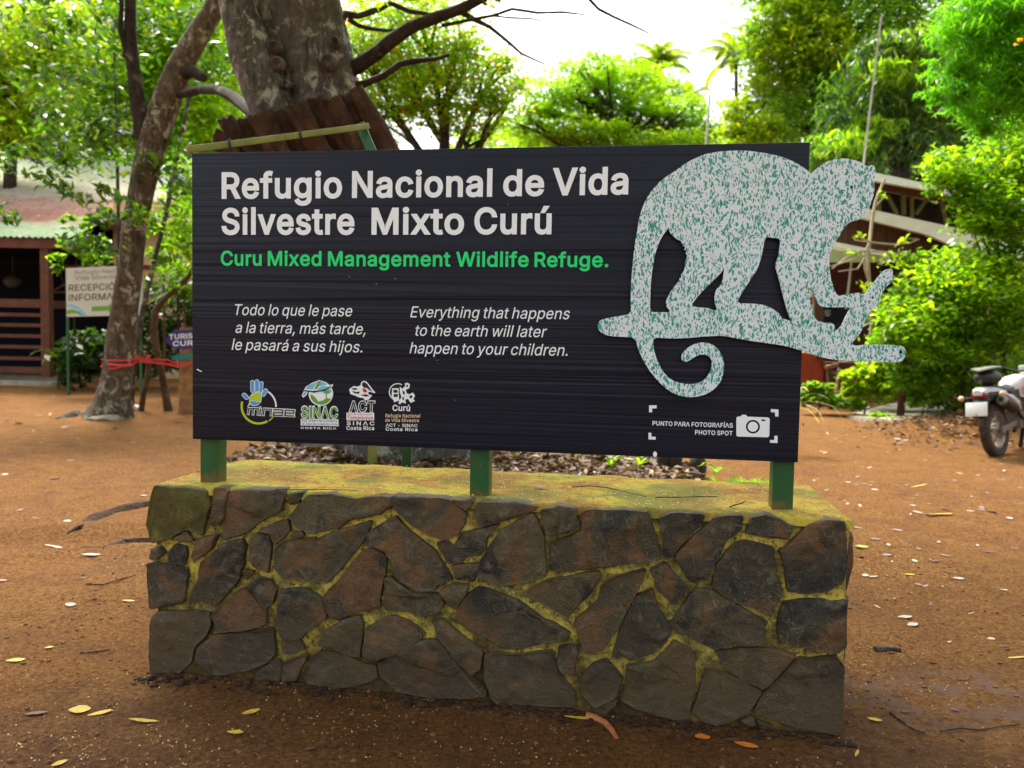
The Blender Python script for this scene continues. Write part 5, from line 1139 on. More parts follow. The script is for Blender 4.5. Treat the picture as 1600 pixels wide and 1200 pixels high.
for i, (pl, y0, y1) in enumerate((
    ([(530, 112, 34), (560, 103, 24), (590, 82, 22), (608, 66, 22), (640, 44, 19), (680, 28, 18), (720, 14, 17), (760, -6, 14), (820, -40, 9)], 9.0, 8.2),
    ([(535, 140, 20), (570, 131, 12), (600, 118, 10), (625, 100, 10), (650, 95, 9), (680, 92, 7), (702, 86, 5)], 9.0, 8.6),
    ([(520, 45, 16), (540, 22, 12), (560, 25, 9), (590, 15, 9), (610, 5, 8), (640, 18, 7), (670, 22, 6), (700, 24, 5), (720, 16, 4)], 9.0, 9.8),
    ([(545, 30, 8), (560, 40, 7), (580, 45, 6), (605, 48, 5), (625, 46, 4)], 9.2, 9.6),
    ([(690, 40, 6), (740, 30, 5), (772, 24, 4.5), (800, 14, 4.5), (840, 20, 4), (880, 19, 3.4), (915, 23, 2)], 8.5, 8.3),
    ([(772, 25, 3), (800, 28, 3), (830, 29, 2.6), (862, 36, 1.6)], 8.4, 8.3),
    ([(905, -40, 6), (918, -4, 5), (935, 14, 4.5), (960, 27, 4), (985, 38, 3.5), (1014, 52, 2)], 8.2, 8.0),
    ([(720, 18, 10), (740, 30, 8), (765, 42, 6), (790, 62, 5), (815, 84, 4), (850, 100, 2.5)], 8.6, 9.2),
    ([(412, 200, 16), (388, 172, 19), (365, 152, 18), (340, 140, 15), (312, 140, 14), (280, 148, 13)], 8.8, 11.8))):
    keep(px_limb(pl, y0, y1, M_BARKD, seed=i), big)
# its crown, mostly above the picture, added to shade the sign and near ground
cb = [((-3.2, 7.5, 9.6), (2.6, 2.4, 1.3)), ((0.2, 8.5, 9.9), (2.6, 2.4, 1.2)), ((-1.0, 4.6, 8.6), (2.8, 2.2, 1.1)), ((2.2, 5.2, 9.4), (2.4, 2.0, 1.0)), ((-4.2, 3.8, 8.4), (2.4, 2.0, 1.1)), ((0.5, 1.6, 7.8), (3.2, 2.2, 1.0)), ((-2.5, 0.3, 7.6), (2.6, 2.2, 1.0)), ((3.4, 1.4, 8.2), (2.4, 2.2, 1.0))]
keep(crown_obj('crown', cb, 0.20, LV_MID, None, 1.1, 91, cap=40000), big)
mb = MB(); a0 = at(440, -100, TY)
for c, r in cb: mb.tube(limb(a0, Vector(c), .08, 6), [.16, .13, .11, .09, .07, .05, .03], 7)
keep(mb.build('limb', M_BARKD), big)

# palisade of bark slabs round the trunk
guard = thing('bark_slab_guard', 'ring of overlapping dark brown bark slabs leaning round the huge trunk', 'tree guard', at(520, 330, 8.35))
tops = [(352, 184, 26), (374, 186, 32), (405, 178, 36), (434, 171, 36), (462, 163, 38), (490, 153, 36), (516, 154, 32), (538, 147, 30), (556, 146, 24)]
for i, (tx, ty, wp) in enumerate(tops):
    rr = random.Random(i + 50); mb = MB(); nu, nv = 9, 12; vs = []
    dxp = 80 + i * 1.5; dyp = 150 if i else 110
    yd = 7.98 + 0.10 * abs(i - 4) ** 1.3 * 0.35 + (0.13 if i % 2 else 0) + 0.03 * math.sin(i * 2.3)
    for b in range(2):
        for j in range(nv):
            t = j / (nv - 1)
            for k in range(nu):
                s = k / (nu - 1) - 0.5
                px = tx + dxp * t * (0.9 if t < .5 else 1.0) + s * wp * 1.0 * (1 + .1 * math.sin(3 * t + i)); py = ty + dyp * t + s * (-9) + (rr.uniform(-3.5, 3.5) if j == 0 else 0)
                d = 0.075 * (1 - (2 * s) ** 2) + 0.02 * math.sin(9 * s + 4 * t + i)
                p = at(px, py, yd - d + (0.035 if b else 0)); vs.append(p)
    n = nu * nv; fs = []
    for j in range(nv - 1):
        for k in range(nu - 1):
            q = (j * nu + k, j * nu + k + 1, (j + 1) * nu + k + 1, (j + 1) * nu + k); fs.append(q); fs.append(tuple(x + n for x in reversed(q)))
    ring = [k for k in range(nu)] + [j * nu + nu - 1 for j in range(1, nv)] + [(nv - 1) * nu + k for k in range(nu - 2, -1, -1)] + [j * nu for j in range(nv - 2, 0, -1)]
    for x, y in zip(ring, ring[1:] + ring[:1]): fs.append((y, x, x + n, y + n))
    mb.add(vs, fs); keep(mb.build('bark_slab', M_SLAB, angle=50), guard)
mb = MB(); pl = [(556, 140, 16), (572, 170, 20), (590, 205, 24), (606, 240, 26), (640, 320, 28)]
mb.tube([at(x, y, 8.2) for x, y, _ in pl], [pxr(w_ * 1.5, 8.2) for _, _, w_ in pl], 14, rough=.1, seed=8); keep(mb.build('log', M_SLAB), guard)
mb = MB(); vs = [(338, 200), (352, 207), (372, 212), (376, 240), (350, 240), (336, 236), (332, 216)]
mb.prism([at(x, y, 8.1) for x, y in vs], (0, .05, 0)); keep(mb.build('bark_slab', M_SLAB), guard)

# ------------------------------------------------------------------ tree on the left with forked trunk
LY = 12.3
b0 = gnd(192, 652)
lt = thing('forked_tree', 'slim grey lichen-spotted forked tree with red tape round it in front of the reception sign', 'tree', b0)
LY = b0.y
mb = MB()
lp = [(168, 662, 92), (170, 652, 78), (174, 636, 62), (178, 615, 51), (183, 580, 44), (188, 530, 42), (195, 480, 39), (202, 430, 37), (206, 390, 36), (211, 350, 36), (223, 290, 37), (235, 235, 40), (250, 190, 42), (265, 145, 40), (284, 100, 36), (305, 62, 34), (330, 22, 30), (352, -25, 28), (372, -90, 24)]
Q = [at(x, y, LY) for x, y, _ in lp]; Q[0].z = b0.z - 0.15
mb.tube(Q, [pxr(w_, LY) for _, _, w_ in lp], 22, flute=lambda a, t: 1 + .75 * max(0, .2 - t) * math.cos(4 * a + .5) + .03 * math.cos(3 * a + 4 * t), rough=.05, seed=6)
keep(mb.build('trunk', M_BARKL, angle=60), lt)
for i, (pl, a_, b_) in enumerate((([(226, 215, 30), (219, 180, 24), (213, 140, 22), (207, 95, 20), (203, 50, 17), (204, 0, 16), (200, -60, 12)], LY, LY - .4),
                                  ([(208, 110, 12), (196, 75, 9), (188, 45, 8), (190, 10, 7), (186, -30, 6)], LY - .2, LY - .5),
                                  ([(280, 118, 22), (300, 110, 18), (318, 122, 14)], LY, LY - .3))):
    keep(px_limb(pl, a_, b_, M_BARKD, 12, seed=20 + i), lt)
lb = [blob(140, 225, LY + .6, 105, 48), blob(55, 255, LY - 1.2, 75, 40), blob(160, 60, LY + 1.0, 80, 55), blob(262, 10, LY + 1.4, 80, 40), blob(330, 92, LY + .9, 50, 30), blob(110, 140, LY, 80, 45), blob(150, 300, LY - .6, 45, 24), blob(265, 260, LY, 36, 60), blob(20, 330, LY - .8, 40, 20), blob(165, 330, LY - 1.4, 60, 22), blob(142, 378, LY - 1.4, 42, 26), blob(60, 30, LY, 80, 40)]
keep(crown_obj('crown', lb, 0.17, LV_DARK, None, .6, 33, ratio=.42, per=14, spread=.24, droop=.5, flat_=.6), lt)

def sapling(name, label, pl, Y, mat, cat='sapling', leaves=None, lm=None, L=.12, group=None):
    b = gnd(pl[0][0], pl[0][1]); Y = b.y
    root = thing(name, label, cat, b, 0, group)
    mb = MB(); Q = [at(x, y, Y) for x, y, _ in pl]; Q[0].z = b.z - .05
    mb.tube(Q, [pxr(w_, Y) for _, _, w_ in pl], 9, rough=.12, seed=int(pl[0][0]))
    keep(mb.build('trunk', mat), root)
    if leaves: keep(crown_obj('crown', [blob(x, y, Y, rx, rz) for x, y, rx, rz in leaves], L, lm, None, 1.0, int(pl[0][0]), per=10, spread=.3, flat_=.5), root)
    return root
sapling('crooked_sapling', 'thin crooked sapling between the forked tree and the signpost', [(264, 642, 15), (260, 625, 12), (254, 590, 11), (245, 550, 11), (240, 515, 11), (242, 488, 11), (256, 468, 9), (275, 452, 8), (292, 436, 7), (302, 420, 6), (306, 380, 5)], 12, M_BARKB, leaves=[(280, 430, 30, 20), (300, 350, 34, 40)], lm=LV_MID)
sapling('dead_stub', 'short leaning broken stem with red tape tied to it beside the forked tree', [(220, 642, 9), (224, 615, 9), (230, 590, 9), (232, 572, 8), (228, 560, 7), (220, 548, 6), (208, 538, 5)], 12, M_BARKB, 'stem')
sapling('leaning_pole', 'thin pale leaning stem rising close beside the forked trunk', [(205, 640, 7), (208, 600, 7), (213, 545, 8), (221, 495, 8), (231, 450, 8), (243, 400, 7), (258, 340, 7), (272, 270, 6), (286, 200, 5), (298, 140, 5)], 12, M_BARK, 'stem')
sapling('hanging_vine', 'thin dark vertical vine hanging in front of the corrugated roof', [(186, 600, 5), (185, 450, 5), (185, 340, 5), (183, 250, 5), (180, 150, 4), (178, 40, 4)], 12, M_BARKD, 'vine')
# red tape strung from trunk to post
M_TAPE = flat('red_tape', (0.62, 0.03, 0.035), 0.45, 0.4, var=0.15)
tape = thing('barrier_tape', 'red plastic tape strung round the forked tree and on to the signpost', 'tape', gnd(200, 650))
def strip(path, hh, Y, name='strand'):
    mb = MB(); vs = []; rr = random.Random(len(path))
    for (x, y, dy) in path:
        tw = rr.uniform(-.3, .3) * hh
        for z in (-hh / 2, hh / 2):
            vs.append(at(x, y + z, Y + dy + (tw if z > 0 else -tw) * .004))
    n = len(path); fs = [(2 * i, 2 * i + 2, 2 * i + 3, 2 * i + 1) for i in range(n - 1)]
    o_ = len(vs); vs2 = [v + Vector((0, .004, 0)) for v in vs]
    mb.add(vs + vs2, fs + [tuple(o_ + q for q in reversed(f)) for f in fs])
    return keep(mb.build(name, M_TAPE), tape)
strip([(158, 561, .25), (160, 562, .0), (172, 563, -.28), (190, 563, -.34), (206, 562, -.3), (222, 560, -.1), (232, 563, -.1), (240, 562, -.08), (262, 562, -.1), (270, 566, -.1), (284, 568, -.1)], 2.4, LY)
strip([(157, 573, .2), (160, 571, 0), (172, 569, -.28), (188, 571, -.34), (206, 570, -.3), (216, 563, -.1), (226, 565, -.1), (245, 567, -.1), (262, 569, -.1), (274, 572, -.1), (284, 571, -.1), (302, 566, -.15)], 3.2, LY)
strip([(158, 566, .1), (162, 574, -.1), (176, 576, -.3), (190, 573, -.345), (205, 572, -.28)], 2, LY)
for x in (214, 232):
    mb = MB(); mb.add([at(x - 4, 562, LY - .12), at(x + 4, 562, LY - .12), at(x + 1, 553, LY - .14), at(x - 2, 556, LY - .08)], [(0, 1, 2), (0, 2, 3), (0, 3, 1)]); keep(mb.build('knot', M_TAPE), tape)

# signpost with small boards, half hidden by the black board
M_POST = flat('post_wood', (0.26, 0.135, 0.055), 0.8, 0.2, var=0.35, scale=9, bump=.4)
M_PURP = flat('purple_board', (0.035, 0.03, 0.20), 0.5, 0.3, var=.1)
M_TEAL = flat('teal_board', (0.015, 0.22, 0.20), 0.5, 0.3, var=.1)
sb = gnd(290, 646); SY = sb.y
sp = thing('signpost', 'thick brown wooden post carrying a purple arrow board and a teal strip', 'signpost', sb)
mb = MB(); tp = at(292, 512, SY); mb.tube([(sb.x, sb.y, sb.z - .1), (tp.x, tp.y, sb.z + .6), tp], [pxr(23, SY), pxr(22, SY), pxr(20, SY)], 14, rough=.06); keep(mb.build('post', M_POST), sp)
PL = Plane(at(290, 520, SY - .16), Vector((1, 0, 0)), Vector((0, 1, 0)))
mb = MB(); mb.prism([at(x, y, SY - .13) for x, y in ((256, 532), (270, 517), (276, 516), (330, 512), (332, 542), (276, 545), (270, 543))], (0, .025, 0)); pb = keep(mb.build('arrow_board', M_PURP), sp)
PL = Plane(at(290, 520, SY - .134), Vector((1, 0, 0)), Vector((0, 1, 0)))
mb = MB()
def text_on(mb, s, L, Rr, top, off):
    m = MB(); text(m, PL, s, L, Rr, top, off)
    mb.add([PL.O + PL.D * v[0] + PL.N * v[1] + Vector((0, 0, v[2])) for v in m.v], m.f)
text_on(mb, 'TURISMO', (264, 530.5), (322, 527.5), 522.5, 22); text_on(mb, 'CURÚ', (270, 541), (312, 539), 533, 22)
o = mb.build('lettering', C_WHITE, smooth=False, fixn=False); o.parent = pb
mb = MB(); mb.prism([at(x, y, SY - .13) for x, y in ((268, 556), (334, 549), (334, 559), (269, 563))], (0, .025, 0)); keep(mb.build('teal_board', M_TEAL), sp)
mb = MB(); mb.prism([at(x, y, SY - .13) for x, y in ((272, 516), (290, 513), (318, 511), (318, 514), (272, 519))], (0, .02, 0)); keep(mb.build('cap_strip', M_POST), sp)

# ------------------------------------------------------------------ reception sign
RY = 14.6
rs = thing('reception_sign', 'pale board on thin green legs reading RECEPCIÓN and INFORMACIÓN behind the forked trunk', 'sign', gnd(162, 606))
rs.location = (at(162, 500, RY).x, RY, ghf(at(162, 500, RY).x, RY))
M_PALE = flat('pale_board', (0.55, 0.56, 0.50), 0.6, 0.3, var=.06)
M_OLV = flat('print_olive', (0.085, 0.10, 0.02), 0.5, .3, var=.1)
mb = MB(); mb.prism([at(x, y, RY) for x, y in ((103, 419), (222, 414), (222, 492), (104, 495))], (0, .04, 0)); pbn = keep(mb.build('panel', M_PALE), rs)
PL = Plane(at(160, 450, RY), Vector((1, 0, 0)), Vector((0, 1, 0)))
def on_sign(name, mat, items, d=.002):
    mb = MB()
    for it in items:
        m = MB()
        if it[0] == 't': text(m, PL, it[1], it[2], it[3], it[4], it[5], depth=d)
        else: bpoly(m, PL, it[1], d)
        mb.add([PL.O + PL.D * v[0] + PL.N * v[1] + Vector((0, 0, v[2])) for v in m.v], m.f)
    o = mb.build(name, mat, smooth=False, fixn=False); o.parent = pbn; return o
M_OLV2 = flat('print_grey_green', (0.20, 0.24, 0.15), 0.5, .3, var=.1)
on_sign('small_lettering', M_OLV2, [('t', 'Refugio Nacional de', (117, 428.5), (218, 425), 422.5, 8), ('t', 'Vida Silvestre Curú', (117, 437.5), (214, 434), 431, 8)])
on_sign('large_lettering', M_OLV, [('t', 'RECEPCIÓN', (107.5, 455), (190, 452.3), 445, 14), ('t', 'INFORMACIÓN', (107.5, 470.5), (214, 467), 460, 14)])
on_sign('blue_swoosh', C_CYAN, [('p', [(104.5, 475), (112, 475), (122, 479), (130, 486), (136, 493.4), (130, 493.5), (122, 485), (112, 479.5), (104.5, 478.5)])])
on_sign('green_swoosh', C_GRN, [('p', [(104.5, 485), (114, 483.5), (124, 487), (130, 493.3), (128, 493.6), (120, 489.5), (112, 489.5), (104.7, 491.5)]), ('p', [(143, 479), (170, 478), (170, 475), (186, 481), (170, 489), (170, 485.5), (143, 486.5)])])
for x in (105, 219):
    t_ = at(x, 420, RY + .06); mb = MB(); mb.bar(t_, (t_.x, t_.y, ghf(t_.x, t_.y) - .1), .04, .04); keep(mb.build('leg', M_GREEN), rs)
# ------------------------------------------------------------------ reception building on the left
M_REDWOOD = flat('red_brown_wood', (0.115, 0.042, 0.022), 0.65, 0.3, var=0.25, scale=5, bump=.2)
M_TAN = flat('tan_wall', (0.60, 0.43, 0.23), 0.8, 0.2, var=0.12, scale=2)
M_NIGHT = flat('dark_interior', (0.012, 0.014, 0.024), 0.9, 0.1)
M_CONC = flat('old_concrete', (0.30, 0.27, 0.20), 0.9, 0.15, var=0.3, scale=4, bump=.4)
def roof_mat():
    t = MT('corrugated_roof', 0.9, 0.05); v = t.coord()
    n = t.noise(1.3, 5, 0.65, v); n2 = t.noise(9, 4, .7, t.coord((1, .25, 1)))
    sx = t.n('ShaderNodeSeparateXYZ'); t.L(v, sx.inputs[0])
    h = t.math('ADD', sx.outputs[2], t.math('MULTIPLY', t.math('SUBTRACT', n, .5), 1.1))
    c = t.ramp(t.math('DIVIDE', h, 10.0), [(0.355, (0.205, 0.299, 0.178)), (0.385, (0.281, 0.319, 0.205)), (0.41, (0.281, 0.131, 0.094)), (0.47, (0.393, 0.243, 0.187)), (0.50, (0.430, 0.374, 0.290)), (0.60, (0.393, 0.430, 0.309))])
    c = t.mix(t.ramp(n2, [(.55, 0), (.7, .7)]), c, (0.15, 0.06, 0.045))
    c = t.mix(t.ramp(n2, [(.3, .6), (.42, 0)]), c, (0.55, 0.52, 0.44))
    wv = t.math('SINE', t.math('MULTIPLY', sx.outputs[0], 2 * PI / 0.125))
    c = t.mix(t.ramp(t.math('ADD', t.math('MULTIPLY', wv, .5), .5), [(.0, .75), (.45, .0)]), c, (0.10, 0.075, 0.05))      # rib shading painted into the troughs
    t.color(c); return t.m
hb = at(40, 598, 17.0)
house = thing('reception_house', 'low tan and red-brown house with a rusty pale green corrugated roof', 'house', (hb.x, hb.y, ghf(hb.x, hb.y)))
gz0 = ghf(-9.5, 17)
SL, EY, EZ = 0.385, 16.2, at(50, 369, 16.2).z
def roof_z(y): return EZ + (y - EY) * SL
xs = np.arange(-24, -6.8, 0.019)
xcut = at(108, 369, EY).x
def roof_strip(x0, x1, y0, y1, ny=10):
    X = np.arange(x0, x1, 0.0190); n = len(X); vs = []; fs = []
    for j in range(ny + 1):
        y = y0 + (y1 - y0) * j / ny
        for x in X: vs.append((x, y + (0.01 * math.sin(x * 3) if j == 0 else 0), roof_z(y) + 0.017 * math.sin(2 * PI * x / 0.125) + 0.02 * math.sin(x * .8)))
    for j in range(ny):
        for i in range(n - 1): fs.append((j * n + i, j * n + i + 1, (j + 1) * n + i + 1, (j + 1) * n + i))
    return vs, fs
mb = MB(); xr = at(330, 300, 25).x
for a_ in ((-24, xcut, EY, 17.8), (-24, at(330, 347, 17.8).x, 17.8, 25.2)):
    vs, fs = roof_strip(*a_); mb.add(vs, fs)
for ox in (0,):
    keep(mb.build('roof', roof_mat(), angle=60, fixn=False), house)
ex1 = at(330, 347, 17.8).x
mb = MB(); mb.box(((-24 + xcut) / 2, EY + .10, EZ - 0.13), (xcut + 24, .06, .20)); mb.box(((xcut + ex1) / 2 - .1, 17.9, roof_z(17.8) - .16), (ex1 - xcut + .1, .06, .16)); keep(mb.build('fascia', M_REDWOOD), house)
mb = MB(); wy = 18.25; mb.box(((xcut + ex1) / 2, wy, gz0 + 2.0), (ex1 - xcut + .2, .15, 4.2)); keep(mb.build('wall', M_TAN), house)
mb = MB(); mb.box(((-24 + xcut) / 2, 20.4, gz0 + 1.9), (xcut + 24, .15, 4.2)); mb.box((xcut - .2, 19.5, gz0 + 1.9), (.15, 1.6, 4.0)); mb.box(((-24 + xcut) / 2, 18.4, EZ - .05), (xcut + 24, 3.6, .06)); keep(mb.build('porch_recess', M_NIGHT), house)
b1 = at(75, 598, 16.4); zt = EZ - .24
mb = MB(); mb.box((b1.x, 16.4, (gz0 + zt) / 2 + .1), (.17, .17, zt - gz0 - .1)); keep(mb.build('porch_post', M_REDWOOD), house)
mb = MB(); mb.box((b1.x - 3.6, 16.4, (gz0 + zt) / 2 + .1), (.17, .17, zt - gz0 - .1)); keep(mb.build('porch_post', M_REDWOOD), house)
for i, y in enumerate((474, 492, 508, 525, 542, 560, 578)):
    z = at(40, y, 16.4).z; mb = MB(); hgt = .17 if i in (0,) else (.13 if i == 6 else .07)
    mb.box((b1.x - 3.0, 16.4, z), (5.8, .06, hgt)); keep(mb.build('railing_slat', M_REDWOOD), house)
mb = MB(); zb = at(40, 595, 16.3).z; mb.box((b1.x - 4.85, 17.9, zb - .30), (10.1, 3.4, .6), bev=.02); keep(mb.build('base', M_CONC), house)
# wall trim, plank band and dark window beside the porch
for (x0, x1, y0, y1, m_, nm) in ((82, 310, 414, 421, M_REDWOOD, 'wall_trim'), (82, 104, 455, 458, M_REDWOOD, 'wall_trim'), (98, 110, 370, 414, M_NIGHT, 'dark_window'), (82, 104, 470, 482, M_REDWOOD, 'wall_trim')):
    mb = MB(); mb.prism([at(x0, y0, 18.14), at(x1, y0, 18.14), at(x1, y1, 18.14), at(x0, y1, 18.14)], (0, .04, 0)); keep(mb.build(nm, m_), house)
mb = MB(); mb.prism([at(82, 453, 18.135), at(104, 441, 18.135), at(104, 444, 18.135), at(82, 456, 18.135)], (0, .03, 0)); keep(mb.build('wall_trim', M_REDWOOD), house)
mb = MB(); p = at(20, 440, 19.4); mb.ball(p, (.2, .2, .16), 2, .1, 3); mb.tube([p, (p.x, p.y, EZ - .1)], .012, 5)
hp = keep(mb.build('hanging_pot', flat('pale_pot', (.12, .11, .10), .8), None), house)

# ------------------------------------------------------------------ open timber hall on the right
M_WHITEP = flat('white_fascia', (0.86, 0.86, 0.83), 0.5, 0.35, var=.06)
M_SIDING = flat('brown_siding', (0.085, 0.036, 0.022), 0.7, 0.25, var=.2, scale=4)
M_PALEG = flat('pale_green_board', (0.42, 0.48, 0.28), 0.6, .3, var=.1)
M_REDW = flat('red_painted_wall', (0.32, 0.045, 0.022), 0.6, .3, var=.15)
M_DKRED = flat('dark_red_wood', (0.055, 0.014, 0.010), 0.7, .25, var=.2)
M_TRUSS = flat('olive_truss', (0.20, 0.21, 0.11), 0.7, .2, var=.15)
HY = 15.6
hall = thing('timber_hall', 'brown timber hall with white roof edges and red walls behind the monkey cut-out', 'building', (at(1400, 600, HY).x, HY, ghf(at(1400, 600, HY).x, HY)))
def panel(name, pts, y, th, mat, par=None):
    mb = MB(); mb.prism([at(px, py, y) for px, py in pts], (0, th, 0)); return keep(mb.build(name, mat, par), hall)
panel('roof_edge', [(1300, 255), (1367, 269.5), (1450, 287), (1640, 331), (1640, 347), (1487, 306), (1450, 297), (1367, 282.5), (1300, 268)], HY - .6, .10, M_WHITEP)
pl = [at(1300, 256, HY - .5), at(1640, 332, HY - .5)]
mb = MB(); mb.prism([pl[0], pl[1], pl[1] - Vector((0, 0, .05)), pl[0] - Vector((0, 0, .05))], (0, 7, 0)); keep(mb.build('roof', M_WHITEP), hall)
panel('eave_board', [(1310, 271), (1367, 283), (1450, 298), (1640, 347), (1640, 363), (1450, 309), (1367, 294), (1310, 284)], HY - .4, .08, M_SIDING)
panel('lower_roof_edge', [(1340, 323), (1360, 327), (1485, 354), (1640, 394), (1640, 424), (1492, 385), (1447, 366), (1352, 342), (1330, 337)], HY - .3, .10, M_WHITEP)
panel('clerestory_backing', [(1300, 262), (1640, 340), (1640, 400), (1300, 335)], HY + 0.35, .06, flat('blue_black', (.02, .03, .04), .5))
for a_, b_, w_ in (((1411, 297), (1412, 336), .07), ((1424, 299), (1425, 340), .06), ((1386, 305), (1402, 335), .06), ((1452, 306), (1431, 335), .06), ((1372, 290), (1374, 332), .06), ((1470, 310), (1480, 352), .06)):
    mb = MB(); mb.bar(at(*a_, HY + .1), at(*b_, HY + .1), w_, w_); keep(mb.build('truss_member', M_TRUSS), hall)
for i in range(11):
    x0 = 1302 + i * 21; x1 = x0 + 20.0; f = lambda x: 330 + (x - 1340) * .22
    panel('siding_board', [(x0, f(x0)), (x1, f(x1)), (x1, 402 + (x1 - 1320) * .06), (x0, 402 + (x0 - 1320) * .06)], HY + .02 * (i % 2), .05, M_SIDING)
panel('awning_edge', [(1296, 376), (1305, 378), (1390, 395), (1390, 401), (1305, 386), (1296, 384)], HY - .5, .06, M_WHITEP)
panel('awning', [(1290, 383), (1390, 400), (1390, 409), (1290, 410)], HY - .4, .06, M_PALEG)
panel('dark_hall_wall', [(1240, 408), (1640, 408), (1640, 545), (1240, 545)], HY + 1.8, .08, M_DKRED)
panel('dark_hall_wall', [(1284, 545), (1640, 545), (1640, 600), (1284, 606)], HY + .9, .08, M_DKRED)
panel('red_wall', [(1236, 548), (1286, 556), (1286, 622), (1236, 622)], HY - .2, .12, M_REDW)
panel('red_wall', [(1310, 588), (1440, 588), (1440, 625), (1310, 625)], HY + .4, .12, M_REDW)
panel('beam', [(1250, 520), (1450, 532), (1450, 540), (1250, 528)], HY - .3, .12, M_DKRED)
panel('counter', [(1286, 566), (1365, 566), (1365, 574), (1286, 574)], HY - .3, .4, M_SIDING)
panel('post', [(1273, 455), (1286, 455), (1288, 560), (1274, 560)], HY - .3, .16, M_SIDING)
mbd = panel('menu_board', [(1287, 481), (1332, 483), (1332, 506), (1287, 505)], HY - .2, .05, M_NIGHT)
panel('notice', [(1265, 452), (1270, 452), (1270, 464), (1265, 464)], HY - .25, .03, M_PALE)
panel('notice', [(1266, 476), (1274, 476), (1274, 494), (1266, 494)], HY - .25, .03, M_PALE)
for k in range(4):
    panel('chalk_line', [(1288, 485 + 2.6 * k), (1298 - (k % 2) * 2, 485.2 + 2.6 * k), (1298 - (k % 2) * 2, 486 + 2.6 * k), (1288, 485.8 + 2.6 * k)], HY - .212, .008, M_PALE)

# handrail by the path
M_RAIL = flat('rail_wood', (0.30, 0.135, 0.055), 0.7, .25, var=.25)
g1 = gnd(1298, 640); g2 = gnd(1406, 655)
hr = thing('handrail', 'brown wooden handrail with square posts beside the concrete path', 'railing', g2)
y1 = g1.y; y2 = g2.y
mb = MB(); t1 = at(1296, 574, y1); mb.bar((g1.x, g1.y, g1.z - .1), t1, .085, .085); keep(mb.build('post', M_SIDING), hr)
mb = MB(); t2 = at(1413, 582, y2); mb.bar((g2.x, g2.y, g2.z - .1), t2, .09, .09); keep(mb.build('post', M_SIDING), hr)
mb = MB(); mb.bar(t1 + Vector((-.06, 0, .0)), at(1343, 561, y1 + 2.2), .07, .06); keep(mb.build('rail', M_RAIL), hr)
mb = MB(); mb.bar(t1 + Vector((0.02, 0, -.10)), t2 + Vector((0, 0, -.05)), .04, .07); keep(mb.build('rail', M_SIDING), hr)
# concrete path
ptp = [gnd(1322, 652), gnd(1395, 660), gnd(1445, 652), gnd(1500, 637), gnd(1440, 622), gnd(1380, 636)]
mb = MB(); mb.prism([Vector((p.x, p.y, 0.30 if False else p.z + .035)) for p in ptp], (0, 0, -.12)); o = mb.build('path', M_CONC); o['kind'] = 'structure'

# ------------------------------------------------------------------ motorcycle
M_TYRE = flat('dusty_tyre', (0.055, 0.042, 0.032), 0.85, .2, var=.4, scale=18, bump=.5)
M_BLKP = flat('black_plastic', (0.014, 0.014, 0.015), 0.45, .4, var=.2)
M_WHTP = flat('white_bodywork', (0.50, 0.50, 0.47), 0.35, .5, var=.05)
M_STEEL = flat('dull_steel', (0.26, 0.25, 0.23), 0.4, .5, .7, var=.2)
M_DUST = flat('dusty_alloy', (0.17, 0.14, 0.105), 0.6, .4, .3, var=.25, scale=20)
M_TAIL = flat('tail_lens', (0.20, 0.006, 0.012), 0.2, .5)
M_AMB = flat('indicator_lens', (0.70, 0.42, 0.28), 0.25, .5)
M_REDG = flat('red_graphic', (0.55, 0.02, 0.02), 0.35, .5)
rw = gnd(1557, 712)
bike = thing('motorcycle', 'white and black trail motorcycle with red graphics parked at the edge of the yard', 'motorcycle', (rw.x, rw.y, rw.z), R_(38))
bike.rotation_euler = (R_(-7), 0, R_(38))
WR = 0.325
Myz = Matrix(((1, 0, 0), (0, 0, 1), (0, 1, 0)))   # lathe axis along local y
def wheel(name, x, w_, R):
    prof = [(R - .085, -w_ * .42), (R - .05, -w_ * .5), (R - .018, -w_ * .46), (R - .003, -w_ * .28), (R, 0), (R - .003, w_ * .28), (R - .018, w_ * .46), (R - .05, w_ * .5), (R - .085, w_ * .42), (R - .09, 0), (R - .085, -w_ * .42)]
    mb = MB(); mb.lathe(prof, (x, 0, R), Myz, 40)
    for k in range(36):                              # tread blocks
        a = 2 * PI * k / 36
        for yy in (-w_ * .30, 0.0, w_ * .30):
            aa = a + (PI / 36 if yy == 0 else 0); M = Matrix.Rotation(-aa, 3, 'Y')
            mb.box(Vector((x, yy, R)) + M @ Vector((R + .002 - abs(yy) * .15, 0, 0)), (.018, w_ * .22, .032), M)
    ty = mb.build(name, M_TYRE, bike)
    mb = MB(); mb.lathe([(R - .088, -w_ * .36), (R - .105, -w_ * .34), (R - .10, 0), (R - .105, w_ * .34), (R - .088, w_ * .36)], (x, 0, R), Myz, 40); mb.build('rim', M_DUST, ty)
    mb = MB()
    for k in range(18):
        a = 2 * PI * k / 18; s = 1 if k % 2 else -1
        mb.tube([(x + .035 * math.cos(a + .5 * s), s * .035, R + .035 * math.sin(a + .5 * s)), (x + (R - .10) * math.cos(a), 0, R + (R - .10) * math.sin(a))], .004, 5)
    mb.build('spokes', M_STEEL, ty)
    mb = MB(); mb.lathe([(.001, -.07), (.03, -.07), (.04, -.05), (.035, 0), (.06, .04), (.06, .06), (.001, .065)], (x, 0, R), Myz, 20); mb.build('hub', M_DUST, ty)
wheel('rear_wheel', 0, .12, WR); wheel('front_wheel', 1.36, .09, .345)
def bpart(name, fn, mat, par=None, **k):
    mb = MB(); fn(mb); return mb.build(name, mat, par or bike, **k)
